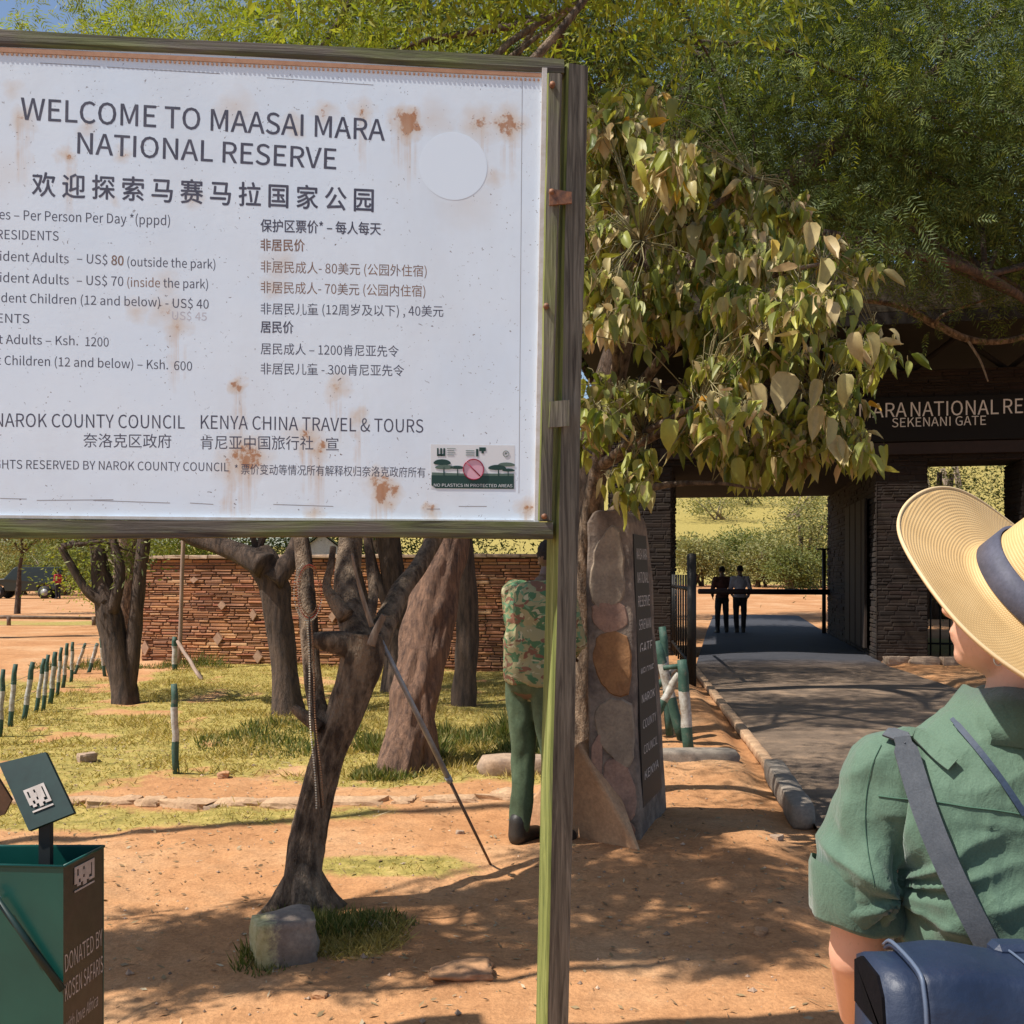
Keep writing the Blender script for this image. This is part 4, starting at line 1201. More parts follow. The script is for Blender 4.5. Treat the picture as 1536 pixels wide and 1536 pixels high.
# ------------------------------------------------------------------ stacked slate walls
def slate_mat(name, dark=1.0):
    m, nt, p = mat_base(name)
    g = N_(nt, "ShaderNodeNewGeometry"); v = coord(nt, 'Object')
    n1 = noise(nt, v, 1.1, 4, 0.6); n2 = noise(nt, v, 22, 5, 0.7)
    c = ramp(nt, g.outputs['Random Per Island'], [(0, (0.24, 0.125, 0.075)), (.25, (0.44, 0.235, 0.12)), (.5, (0.33, 0.19, 0.13)), (.7, (0.54, 0.33, 0.17)), (.88, (0.40, 0.17, 0.11)), (1, (0.60, 0.44, 0.28))])
    c = mix(nt, 0.6, c, ramp(nt, n1, [(0.35, (0.62, 0.52, 0.55)), (0.65, (1.3, 1.15, 0.9))]), 'MULTIPLY')
    c = mix(nt, 0.4, c, ramp(nt, n2, [(0.3, (.5,) * 3), (.7, (1.4,) * 3)]), 'MULTIPLY')
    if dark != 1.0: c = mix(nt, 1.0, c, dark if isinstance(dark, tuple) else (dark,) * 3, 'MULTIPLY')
    nt.links.new(c, p.inputs['Base Color']); p.inputs['Roughness'].default_value = 0.92
    bump(nt, p, n2, 0.5, 0.01)
    return m
M['slate'] = slate_mat('mixed_slate', (0.84, 0.74, 0.66)); M['slate_shaded'] = slate_mat('shaded_slate', 0.045)  # gatehouse copy of the wall slate has its deep shade multiplied into the colour
M['mortar'] = simple('dark_mortar', (0.03, 0.02, 0.016), (0.018, 0.012, 0.01), 0.95, 9, 0.3)

def slate_face(name, L, H, course, mat, parent, y=0.0, rx=(0.1, 0.42), proud=0.03, flip=False, x0=0.0, z0=0.0, seed=1, M4=None):
    """courses of thin stones over an L x H face in local x/z, facing -y"""
    r = random.Random(seed); mb_v, mb_f = [], []
    z = z0
    while z < z0 + H:
        h = course * r.uniform(0.65, 1.5); h = min(h, z0 + H - z)
        if h < 0.012: break
        x = x0 - r.uniform(0, .2)
        while x < x0 + L:
            w = r.uniform(*rx); a, b = max(x, x0), min(x + w, x0 + L)
            if b - a > 0.02:
                g = 0.006; o = proud * r.uniform(0.1, 1.0); q = len(mb_v)
                za, zb = z + g + r.uniform(-.004, .004), z + h - g * .5 + r.uniform(-.004, .004)
                a += g; b -= g
                i = min(0.012, (b - a) * .2, max(0.002, (zb - za) * .25))
                V = [(a, y, za), (b, y, za), (b, y, zb), (a, y, zb), (a + i, y - o, za + i + r.uniform(-.003, .003)), (b - i, y - o * r.uniform(.6, 1.1), za + i), (b - i, y - o * r.uniform(.6, 1.1), zb - i), (a + i, y - o, zb - i + r.uniform(-.003, .003))]
                if M4 is not None: V = [tuple(M4 @ Vector(v)) for v in V]
                mb_v += V
                mb_f += [(q + 4, q + 5, q + 6, q + 7), (q, q + 1, q + 5, q + 4), (q + 1, q + 2, q + 6, q + 5), (q + 2, q + 3, q + 7, q + 6), (q + 3, q, q + 4, q + 7)]
            x += w
        z += h
    return tag(link(name, np_mesh(name, mb_v, mb_f), mat, parent), kind='stuff')

WR = rad(-16)
wall_o = Vector((-6.3, 17.5, 0))
def brick_wall():
    L, H = 7.6, 1.74
    t = thing("slate_wall", "long low wall of stacked brown slate with lozenge stones, sunlit at its left end", "wall", wall_o, WR)
    mb = MB(); mb.box((L / 2, 0.25, H / 2 - .1), (L, 0.40, H + .2)); mb.build("core", M['mortar'], t)
    slate_face("stacked_stones", L, H, 0.043, M['slate'], t, y=0.05, seed=4)
    r = Matrix.Rotation(rad(-90), 4, 'Z')
    slate_face("end_stones", 0.4, H, 0.043, M['slate'], t, y=0.0, seed=5, M4=Matrix.Translation((0, 0.45, 0)) @ Matrix.Rotation(rad(-90), 4, 'Z'))
    # coping of larger flat stones, each its own part
    cm = M['stone']; x = -0.06; i = 0
    while x < L:
        w = random.uniform(0.35, 0.6)
        mb = MB(); mb.box((0, 0, 0), (w - .012, 0.52, 0.055), bev=.008, jit=.008); o = mb.build("coping_stone", cm, t)
        o.location = (x + w / 2, 0.22, H + 0.03); x += w; i += 1
    loz = simple('lozenge_stone', (0.44, 0.28, 0.19), (0.34, 0.20, 0.13), 0.85, 12, 0.3)
    def wl(px, py):
        # hit of the wall face seen at that pixel
        a = (px - CX) / FPX; c, s = math.cos(WR), math.sin(WR)
        u = (a * wall_o.y - wall_o.x) / (c - a * s); Y = wall_o.y + u * s
        return u, CAMH + (HY - py) / FPX * Y
    for (px, py, w, h) in ((332, 908, 7, 7), (379, 922, 6, 9), (326, 958, 8, 10), (386, 985, 8, 10), (217, 972, 7, 12), (498, 925, 6, 8), (560, 960, 6, 8), (694, 925, 6, 8), (290, 870, 7, 5)):
        u, z = wl(px, py); s = 17.0 / FPX; w *= s; h *= s; z = max(z, 0.12)
        mb = MB(); pts = [(u - w, z), (u, z - h), (u + w, z), (u, z + h)]
        mb.prism(pts, 0.0, 0.06); mb.build("lozenge_stone", loz, t)
brick_wall()

# ------------------------------------------------------------------ the gatehouse
GO = Vector((6.3, 17.9, 0)); GR = math.atan2(-0.196, 0.98)
def gate_uz(px, py, w=0.0):
    c, s = math.cos(GR), math.sin(GR); ox, oy = GO.x - s * w, GO.y + c * w
    a = (px - CX) / FPX; u = (a * oy - ox) / (c - a * s); Y = oy + u * s
    return u, CAMH + (HY - py) / FPX * Y

def gatehouse():
    t = thing("gatehouse", "shaded stone gatehouse over the road with a black name board across its front", "gatehouse", GO, GR)
    def pillar(u0, u1, w0, w1, z1, name, seed):
        mb = MB(); mb.box(((u0 + u1) / 2, (w0 + w1) / 2, z1 / 2 - .1), (u1 - u0 - .04, w1 - w0 - .04, z1 + .2)); p = mb.build(name, M['mortar'], t)
        slate_face("stacked_stones", u1 - u0, z1, 0.06, M['slate_shaded'], p, y=w0 + 0.02, proud=.014, x0=u0, seed=seed, rx=(.12, .4))
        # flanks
        slate_face("stacked_stones", w1 - w0, z1, 0.07, M['slate_shaded'], p, seed=seed + 1, rx=(.2, .7), M4=Matrix.Translation((u0 + .02, w1, 0)) @ Matrix.Rotation(rad(-90), 4, 'Z'))
        slate_face("stacked_stones", w1 - w0, z1, 0.07, M['slate_shaded'], p, seed=seed + 2, rx=(.2, .7), M4=Matrix.Translation((u1 - .02, w0, 0)) @ Matrix.Rotation(rad(90), 4, 'Z'))
        return p
    pillar(0.0, 0.86, 0, 8.2, 3.42, "pillar", 10)
    pillar(-4.65, -3.5, 0, 2.2, 3.42, "pillar", 20)
    pillar(2.36, 3.2, 0, 1.2, 3.42, "pillar", 30)
    pillar(6.6, 7.4, 0, 1.2, 3.42, "pillar", 40)
    # beam, roof slab over the passage
    mb = MB(); mb.box((-1.9, 4.1, 4.22), (5.52, 8.1, 1.56)); mb.box((4.18, .62, 4.22), (6.6, 1.14, 1.56)); mb.build("beam", M['mortar'], t)
    slate_face("stacked_stones", 12.2, 1.58, 0.062, M['slate_shaded'], t, y=0.045, x0=-4.7, z0=3.42, seed=51, rx=(.14, .5))
    dkw = simple('dark_roof_timber', (0.014, 0.010, 0.008), (0.008, 0.006, 0.005), 0.8, 10, 0.2)
    for u in (-4.2, -2.6, -1.0, 0.6, 2.2, 3.8, 5.4, 7.0):
        mb = MB(); mb.tube([(u, 0.3, 5.0), (u + 0.8, 0.3, 5.62)], .05, 6); mb.tube([(u + 1.6, 0.3, 5.0), (u + 0.8, 0.3, 5.62)], .05, 6); mb.build("strut", dkw, t)
    mb = MB(); mb.box((1.4, 3.9, 5.72), (13.2, 9.4, 0.2)); mb.build("roof_slab", dkw, t)
    mb = MB(); mb.prism([(-5.2, 5.83), (8.0, 5.83), (7.0, 6.6), (-4.2, 6.6)], -.8, 8.5); mb.build("roof", simple('dark_thatch', (0.07, 0.055, 0.035), (0.035, 0.03, 0.02), 0.95, 3, 0.5, .03, (1, 1, 6)), t)
    # name board
    a, b = gate_uz(1300, 598), gate_uz(1300, 664)
    z1, z0 = a[1], b[1]
    mb = MB(); mb.box((1.2, -0.045, (z0 + z1) / 2), (9.8, 0.07, z1 - z0), bev=.01); nb = mb.build("name_board", flat_mat('black_board', (0.006, 0.005, 0.005), 0.95), t)
    wl = flat_mat('weathered_white_letter', (0.85, 0.80, 0.76), 0.6, .8, (0.65, .60, .56))
    u0, za = gate_uz(1289, 627, -.08); u1, zb = gate_uz(1411, 622, -.08)
    k = (gate_uz(1512, 618, -.08)[0] - u0)
    for s, xa, xb, ya, yb in (("MARA", 1289, 1360, 627, 625), ("NATIONAL", 1366, 1498, 625, 621), ("RESERVE", 1505, 1618, 620.5, 617), ("MAASAI", 1178, 1281, 631, 628)):
        ua, z_a = gate_uz(xa, ya, -.08); ub, z_b = gate_uz(xb, yb, -.08)
        o = link("lettering", text_mesh("lettering", s, ub - ua, 0.245), wl, nb); o.location = (ua, -0.083, (z_a + z_b) / 2)
    ua, z_a = gate_uz(1338, 640, -.08); ub, z_b = gate_uz(1479, 638, -.08)
    o = link("lettering", text_mesh("lettering", "SEKENANI GATE", ub - ua, 0.155), wl, nb); o.location = (ua, -0.083, (z_a + z_b) / 2)
    # brown soffit board under the name board and rough timber door leaf folded against the passage wall
    mb = MB(); mb.box((1.2, -0.03, z0 - .12), (9.8, .05, .2)); mb.build("soffit_board", simple('brown_board', (0.03, 0.015, 0.011), (0.02, 0.010, 0.008), 0.7, 8, .2), t)
    dw = simple('dark_door_timber', (0.035, 0.02, 0.013), (0.016, 0.010, 0.007), 0.8, 10, 0.4, .01, (1, 1, .2))
    for k in range(7):
        mb = MB(); mb.box((-0.07 - .01 * (k % 2), 0.9 + k * .42, 1.5), (.05, .39, 2.7), bev=.006); mb.build("door_board", dw, t)
gatehouse()

# railings in the side opening right of the pillar
iron = simple('black_iron', (0.012, 0.012, 0.013), (0.02, 0.016, 0.013), 0.5, 20, 0.1, metal=0.2)
t = thing("side_railing", "black iron railing in the narrow opening right of the gate pillar", "railing", GO, GR)
for k in range(9): mb = MB(); mb.tube([(0.96 + k * .165, 1.2, 0), (0.96 + k * .165, 1.2, 1.35)], .016, 6); mb.build("bar", iron, t)
for z in (.22, 1.2): mb = MB(); mb.tube([(0.87, 1.2, z), (2.38, 1.2, z)], .02, 6); mb.build("rail", iron, t)

def gate_leaf():
    a, b = Vector((2.86, 18.4, 0)), Vector((2.39, 13.75, 0))
    t = thing("metal_gate", "open black iron gate leaf standing end-on beside the road", "gate", b)
    d = a - b
    mb = MB(); mb.tube([(0, 0, 0), (0, 0, 1.74)], .062, 12); mb.ell((0, 0, 1.74), (.062, .062, .03), 12); mb.build("gate_post", iron, t)
    for z in (.28, 1.28): mb = MB(); mb.tube([(0, 0, z), d + Vector((0, 0, z))], .028, 8); mb.build("rail", iron, t)
    for k in range(1, 9):
        p = d * (k / 8.0) + Vector((0.0, 0, 0))
        mb = MB(); mb.tube([p + Vector((0, 0, .12)), p + Vector((0, 0, 1.48))], .016, 6); mb.build("bar", iron, t)
gate_leaf()

def boom():
    p = W(1236, 950, 25.6); p.z = 0
    t = thing("boom_barrier", "dark boom pole across the road beyond the gate, on a thin post", "barrier", p)
    mb = MB(); mb.tube([(0, 0, 0), (0, 0, 2.1)], .05, 8); mb.box((-.03, 0, 2.1), (.3, .12, .04)); mb.build("post", iron, t)
    e = W(1048, 887, 24.8) - p; a = W(1246, 888, 25.5) - p
    mb = MB(); mb.tube([a, e], [.07, .065], 8); mb.build("boom", simple('dark_red_boom', (0.06, 0.025, 0.02), (0.03, 0.02, 0.02), 0.6, 5, .1), t)
boom()

# ------------------------------------------------------------------ trees
def trunk_geo(pts, k=7, n=18, bark=0.10, seed=0, ridge=4.0):
    """tapered limb through (x,y,z,r); bark ridges run along it"""
    P = smooth_path(pts, k)
    pos = [Vector(p[:3]) for p in P]; r = [max(0.004, p[3]) for p in P]
    V, F = tube_geo(pos, r, n)
    V = np.array([v[:] for v in V]); m = len(pos)
    C = np.repeat(np.array([p[:] for p in pos]), n, axis=0); R = np.repeat(np.array(r), n)[:, None]
    s = np.concatenate([[0], np.cumsum([(pos[i + 1] - pos[i]).length for i in range(m - 1)])]); s = np.repeat(s, n)
    a = np.tile(np.arange(n) / n * 2 * np.pi, m)
    Q = np.stack([np.cos(a) * ridge + seed, np.sin(a) * ridge, s * 3.0 + 0.3 * seed], -1)
    d = 1 + bark * (1 - 2 * np.abs(vnoise(Q))) + bark * 0.8 * vnoise(np.stack([np.cos(a), np.sin(a), s * 4 + seed], -1))
    return C + (V - C) * d[:, None], F

def px_path(rows, D0, D1=None):
    """rows (px, py, width px) -> (x,y,z,r) with the distance easing from D0 to D1 up the limb"""
    D1 = D0 if D1 is None else D1; out = []
    for i, (px, py, w) in enumerate(rows):
        D = D0 + (D1 - D0) * i / max(1, len(rows) - 1); q = W(px, py, D)
        out.append((q.x, q.y, q.z, w / 2 / FPX * D))
    return out

def limb(name, pts, mat, parent, n=14, bark=.1, seed=0, k=6):
    V, F = trunk_geo(pts, k, n, bark, seed)
    o = parent.location
    V = V - np.array(o[:])
    mb = MB(); mb.add([tuple(v) for v in V], F, True)
    return mb.build(name, mat, parent)

def crown_geo(ells, n, L, Wd, seed, droop=0.3, clump=0.28, per=38, spread=1.0, shell=0.55, frond=0):
    """leaf blades gathered in clumps spread through the ellipsoids; returns blades and clump centres"""
    r = np.random.default_rng(seed)
    vol = np.array([e[3] * e[4] * e[5] for e in ells]); pr = vol / vol.sum()
    nc = max(6, n // per)
    idx = r.choice(len(ells), nc, p=pr)
    E = np.array(ells)[idx]
    d = unit(r.normal(size=(nc, 3))); rr = (shell + (1 - shell) * r.random(nc)) ** 1.0
    rr = np.where(r.random(nc) < 0.3, r.random(nc), rr)
    C = E[:, :3] + d * E[:, 3:6] * rr[:, None]
    C = C + 0.25 * np.stack([vnoise(C * 1.1), vnoise(C * 1.1 + 9), vnoise(C * 1.1 + 5)], -1)
    cs = clump * r.uniform(0.6, 1.6, nc)
    ci = r.integers(0, nc, n)
    P = C[ci] + r.normal(size=(n, 3)) * (cs[ci])[:, None] * np.array([1, 1, 0.55])
    out = unit(P - C[ci] + 1e-4)
    dd = unit(out * spread + r.normal(size=(n, 3)) * 0.5 + np.array([0, 0, -droop]))
    s = unit(np.cross(dd, r.normal(size=(n, 3))))
    l = L * r.uniform(0.5, 1.4, n); w = Wd * r.uniform(0.6, 1.4, n)
    if frond:
        # feathery leaf: thin leaflets set in pairs along a drooping midrib
        nf = n // frond; P, dd, s = P[:nf], dd[:nf], s[:nf]; Lf = L * 2.2 * r.uniform(.6, 1.3, nf)
        t = (np.arange(frond) // 2 + .6) / (frond / 2 + .5); sg = np.where(np.arange(frond) % 2 == 0, 1.0, -1.0)
        Q = P[:, None] + dd[:, None] * (Lf[:, None] * t)[..., None] + np.array([0, 0, -1.0]) * (Lf[:, None] * .35 * t ** 2)[..., None]
        ld = unit((s[:, None] * sg[None, :, None] + dd[:, None] * .55 + r.normal(size=(nf, frond, 3)) * .12 + np.array([0, 0, -.15])).reshape(-1, 3))
        ls = unit(np.repeat(dd, frond, 0) + r.normal(size=(nf * frond, 3)) * .1)
        ll = (Lf[:, None] * .42 * np.sin(np.pi * (.15 + .8 * t))).ravel()
        V, F = leaf_quads(Q.reshape(-1, 3), ld, ls, ll, np.full(len(ll), Wd * .8))
        return V, F, C
    V, F = leaf_quads(P, dd, s, l, w)
    return V, F, C

LEAF = {
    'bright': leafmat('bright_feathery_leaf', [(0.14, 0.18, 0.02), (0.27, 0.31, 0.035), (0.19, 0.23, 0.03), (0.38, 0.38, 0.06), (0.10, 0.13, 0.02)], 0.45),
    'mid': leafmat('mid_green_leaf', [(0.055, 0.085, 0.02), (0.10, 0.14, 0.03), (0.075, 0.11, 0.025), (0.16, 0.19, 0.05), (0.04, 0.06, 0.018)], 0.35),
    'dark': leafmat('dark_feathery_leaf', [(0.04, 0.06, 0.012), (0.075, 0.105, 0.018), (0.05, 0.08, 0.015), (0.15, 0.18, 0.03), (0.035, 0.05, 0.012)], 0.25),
    'olive': leafmat('olive_scrub_leaf', [(0.17, 0.17, 0.06), (0.26, 0.25, 0.09), (0.21, 0.21, 0.07), (0.33, 0.30, 0.13), (0.13, 0.13, 0.05)], 0.3),
    'scrub': leafmat('green_scrub_leaf', [(0.09, 0.12, 0.03), (0.17, 0.19, 0.05), (0.13, 0.15, 0.04), (0.24, 0.24, 0.08), (0.07, 0.09, 0.03)], 0.3),
}

def crown(parent, ells, n, L, Wd, seed, leaf, twigs=0, root=None, wood='bark', name="crown", **kw):
    V, F, C = crown_geo(ells, n, L, Wd, seed, **kw)
    o = np.array(parent.location[:])
    link(name, np_mesh(name, V - o, F), LEAF[leaf], parent)
    if twigs and root is not None:
        r = random.Random(seed); mb = MB()
        for k in range(twigs):
            c = Vector(C[r.randrange(len(C))]); a = Vector(root[r.randrange(len(root))])
            m_ = a.lerp(c, 0.5) + Vector((r.uniform(-.3, .3), r.uniform(-.3, .3), r.uniform(-.05, .45))) * min(1.0, (c - a).length * .35)
            pts = [(*a, .035), (*a.lerp(m_, .6), .028), (*m_, .02), (*m_.lerp(c, .6), .012), (*c, .004)]
            V2, F2 = trunk_geo(pts, 4, 6, .05, k)
            mb.add([tuple(v) for v in (V2 - o)], F2, True)
        tag(mb.build("twigs", M[wood], parent), kind='stuff')
    return C

# --- the twisted near tree
def twisted_tree():
    b = GP(450, 1378); D = b.y
    t = thing("twisted_tree", "twisted grey-barked tree in the foreground, hung with beads, a lichen block at its foot", "tree", b)
    m = M['bark_grey']
    limb("trunk", [(b.x - .02, b.y + .1, -0.1, .145)] + px_path([(447, 1372, 65), (452, 1320, 54), (462, 1250, 48), (478, 1185, 47), (497, 1125, 48), (518, 1075, 51), (530, 1030, 54), (542, 985, 58), (545, 950, 47)], D + .12), m, t, 44, .15, 1, 16)
    limb("branch", px_path([(505, 1120, 39), (486, 1085, 32), (474, 1050, 26), (468, 1000, 26), (464, 940, 28), (459, 880, 25), (454, 830, 23), (440, 740, 20), (420, 640, 17)], D + .1, D + .5), m, t, 16, .10, 2)
    limb("broken_stub", px_path([(480, 1092, 20), (462, 1078, 19), (446, 1066, 15), (440, 1060, 11)], D + .08), m, t, 12, .1, 3)
    limb("branch", px_path([(552, 990, 47), (520, 968, 40), (492, 962, 32), (470, 960, 23)], D + .12, D + .1), m, t, 14, .12, 4)
    limb("branch", px_path([(545, 975, 51), (528, 930, 43), (520, 880, 39), (524, 830, 36), (530, 760, 31), (540, 650, 26), (520, 450, 20), (500, 250, 15)], D + .12, D + .9), m, t, 16, .10, 5)
    limb("branch", px_path([(552, 980, 41), (580, 930, 34), (602, 885, 28), (634, 840, 25), (670, 760, 22), (700, 600, 17), (690, 300, 13)], D + .12, D + 1.4), m, t, 14, .10, 6)
    limb("sawn_stub", px_path([(556, 968, 14), (563, 948, 12), (572, 930, 10), (576, 922, 9)], D - .02), M['wood_dead'], t, 10, .05, 7)
    limb("branch", px_path([(520, 925, 26), (504, 905, 22), (490, 880, 14), (496, 850, 11), (500, 820, 9)], D + .1, D + .2), m, t, 10, .1, 8)
    limb("branch", px_path([(546, 950, 20), (560, 900, 15), (556, 850, 13), (548, 790, 11)], D + .2, D + .4), m, t, 10, .1, 9)
    limb("bare_twig", px_path([(558, 940, 8), (545, 900, 7), (534, 860, 5), (528, 830, 4)], D + .05), M['wood_dead'], t, 6, .05, 10)
    for k, (dx, dy, L_) in enumerate(((-.34, -.05, 1), (.26, -.10, 1), (.05, -.26, 1), (.30, .16, 1), (-.2, .25, 1))):
        limb("root_limb", [(b.x, b.y + .1, .20, .06), (b.x + dx * .25, b.y + .1 + dy * .25, .06, .05), (b.x + dx * .45, b.y + .1 + dy * .45, .0, .034), (b.x + dx * .66, b.y + .1 + dy * .66, -.035, .014)], m, t, 12, .14, 90 + k)
    root = [Vector(W(520, 400, D + .8)), Vector(W(690, 320, D + 1.5)), Vector(W(430, 600, D + .6))]
    crown(t, [(-.2, 6.3, 5.6, 1.9, 1.1, .7), (.8, 6.6, 5.4, 1.2, 1.0, .6)], 14000, .09, .022, 101, 'bright', 4, root, 'bark_grey')
    return t
twisted_tree()

def necklace():
    D = 4.44
    t = thing("bead_necklace", "beaded necklace looped round the pale branch, its long strands hanging down the trunk", "necklace", W(465, 885, D))
    o = Vector(t.location)
    cols = {"red_beads": (0.45, 0.07, 0.03), "white_beads": (0.70, 0.64, 0.50), "brown_beads": (0.30, 0.15, 0.07)}
    bead = {k: flat_mat(k, c, .4) for k, c in cols.items()}
    def row(cx, cy, rx, ry, n, name, a0=0, a1=360, r=.0042):
        mb = MB()
        for k in range(n):
            a = rad(a0 + (a1 - a0) * k / n); p = W(cx + rx * math.cos(a), cy - ry * math.sin(a), D - .03 - .006 * math.sin(a)) - o
            mb.ell(p, (r, r, r), 6)
        return tag(mb.build(name, bead[name], t), kind='stuff')
    row(464, 886, 15, 36, 46, "brown_beads"); row(464, 887, 18, 40, 52, "red_beads", 60, 180 + 200, .0035); row(462, 888, 21, 44, 40, "white_beads", 110, 350, .0042)
    for nm, x0, x1, off in (("white_beads", 461, 474, 0), ("brown_beads", 467, 484, 6)):
        mb = MB(); n = 74
        for k in range(n):
            s = k / (n - 1); p = W(x0 + (x1 - x0) * s ** 1.3 + 1.5 * math.sin(s * 9), 935 + (1212 - off - 935) * s, D - .05 - .04 * math.sin(3.1 * s)) - o
            mb.ell(p, (.0042, .0042, .0042), 6)
        tag(mb.build(nm, bead[nm], t), kind='stuff')
    mb = MB(); mb.tube([W(464, 925, D - .04) - o, W(466, 1000, D - .07) - o, W(472, 1100, D - .09) - o, W(482, 1212, D - .05) - o], .004, 6); mb.build("leather_cord", flat_mat('dark_cord', (.05, .03, .02), .8), t)
necklace()

# --- the leaning red-barked tree
def leaning_tree():
    b = GP(612, 1165); D = b.y + .15
    t = thing("leaning_tree", "thick reddish-barked tree leaning right, with a forked root, behind the slim pole", "tree", b)
    m = M['bark_red']
    q = W(592, 1180, D)
    limb("trunk", [(q.x - .03, D, -.12, .17)] + px_path([(598, 1160, 65), (610, 1110, 63), (622, 1050, 67), (634, 990, 70), (644, 930, 70), (655, 870, 65), (668, 815, 60), (682, 740, 53), (700, 600, 46), (690, 400, 37), (640, 200, 26)], D, D + 1.2), m, t, 44, .14, 11, 14)
    limb("root_limb", [(W(640, 1160, D).x, D + .05, -.1, .12)] + px_path([(640, 1140, 40), (637, 1095, 36), (634, 1055, 22), (632, 1025, 6)], D + .12), m, t, 18, .12, 12)
    limb("root_limb", px_path([(575, 1172, 12), (590, 1150, 23), (602, 1110, 26)], D - .1, D), m, t, 12, .1, 13)
    limb("branch", px_path([(690, 500, 26), (640, 330, 19), (560, 180, 12), (500, 90, 6)], D + 1.0, D + 2), m, t, 12, .1, 16)
    limb("branch", px_path([(698, 560, 23), (720, 400, 18), (750, 240, 11), (770, 130, 6)], D + 1.0, D + 2), m, t, 12, .1, 17)
    root = [Vector(W(640, 200, D + 1.2)), Vector(W(480, 80, D + 1.7)), Vector(W(800, 30, D + 1.7)), Vector(W(380, -60, D + 2))]
    crown(t, [(-3.7, 8.9, 5.3, 1.4, .8, .5), (-2.2, 8.8, 5.5, 1.2, .8, .5), (-4.6, 9.8, 5.6, 1.3, 1.0, .5), (-2.2, 10.6, 6.1, 2.5, 1.9, 1.2), (-3.9, 11.5, 6.6, 1.9, 2.0, 1.2), (-.3, 9.6, 6.2, 1.8, 1.4, 1.0), (-1.5, 9.8, 7.4, 2.6, 1.6, 1.0)], 90000, .09, .018, 102, 'bright', 5, root, 'bark', clump=.16, frond=12, per=190)
leaning_tree()

def tree(name, label, base, limbs, D, mat, ells=None, nl=0, leaf='mid', L=.1, Wd=.025, seed=1, group=None, twigs=20, **kw):
    t = thing(name, label, "tree", base, 0, group)
    root = []
    for i, (nm, rows, d1) in enumerate(limbs):
        pts = px_path(rows, D, D + d1)
        if nm == "trunk": pts = [(pts[0][0], pts[0][1], -.15, pts[0][3] * 1.15)] + pts
        limb(nm, pts, M[mat], t, 18 if nm == "trunk" else 10, .12, seed + i * 3)
        root.append(Vector(pts[-1][:3]))
    if ells: crown(t, ells, nl, L, Wd, seed, leaf, twigs, root, mat, **kw)
    return t

g = GP(432, 1070)
tree("slender_tree", "dark tree behind the twisted one, a heavy limb reaching left over the wall", g,
     [("trunk", [(433, 1070, 46), (428, 1010, 36), (421, 940, 38), (410, 880, 44), (398, 850, 46), (386, 830, 40)], .2),
      ("branch", [(398, 850, 40), (365, 832, 32), (330, 818, 28), (280, 800, 26), (200, 740, 22), (120, 640, 16)], .6),
      ("branch", [(408, 872, 34), (432, 845, 28), (447, 815, 24), (470, 740, 20), (460, 560, 16), (430, 300, 12)], .5)],
     g.y, 'bark', [(-3.4, 13.0, 6.9, 2.2, 1.7, 1.3), (-1.2, 13.4, 7.4, 2.4, 1.5, 1.3)], 30000, leaf='bright', L=.10, Wd=.026, seed=210, twigs=20, clump=.17, per=110)
g = GP(592, 1036)
tree("back_tree", "dark multi-stemmed tree between the twisted and the leaning trunks", g,
     [("trunk", [(592, 1036, 44), (594, 980, 36), (590, 920, 34), (588, 870, 32), (584, 820, 32), (580, 700, 26), (575, 400, 20)], .3),
      ("branch", [(592, 940, 20), (612, 900, 16), (632, 850, 15), (655, 790, 12), (670, 600, 8)], .2),
      ("branch", [(590, 930, 20), (570, 880, 14), (556, 830, 12), (545, 760, 9)], .2),
      ("branch", [(592, 1000, 14), (560, 930, 10), (541, 870, 9), (530, 820, 8)], -.2)],
     g.y, 'bark', [(-1.6, 14.5, 8.0, 2.6, 1.6, 1.4), (-4.0, 15, 7.8, 1.8, 1.4, 1.2)], 22000, leaf='mid', L=.1, Wd=.025, seed=230, clump=.17, per=110)
g = GP(186, 1056)
tree("forked_tree", "black-barked forked tree on the lawn beside the left end of the wall", g,
     [("trunk", [(188, 1056, 40), (182, 1010, 36), (172, 960, 36), (160, 905, 36), (152, 870, 30), (148, 835, 22), (140, 800, 18), (120, 700, 14)], .2),
      ("branch", [(190, 1050, 26), (196, 1000, 22), (201, 950, 22), (206, 900, 20), (211, 850, 18), (216, 810, 18), (224, 700, 14), (230, 500, 10)], .2),
      ("branch", [(158, 905, 20), (130, 885, 14), (108, 850, 12), (92, 820, 10)], -.1),
      ("branch", [(168, 920, 18), (180, 860, 14), (172, 820, 12), (165, 780, 10)], .1)],
     g.y, 'bark', [(-4.9, 12.2, 1.98, .75, .5, .42), (-5.6, 12.4, 2.3, .7, .5, .4)], 4200, leaf='scrub', L=.075, Wd=.02, seed=250, twigs=16, clump=.14)
g = GP(27, 921)
tree("small_tree", "small airy tree on the dirt track in front of the dark four-wheel-drive", g,
     [("trunk", [(26, 921, 9), (27, 900, 8), (28, 880, 7), (30, 850, 5), (34, 830, 4)], .2)],
     g.y, 'bark', [(-18.1, 38, 3.3, 1.9, 1.4, 1.1)], 3400, leaf='olive', L=.16, Wd=.05, seed=270, twigs=14)

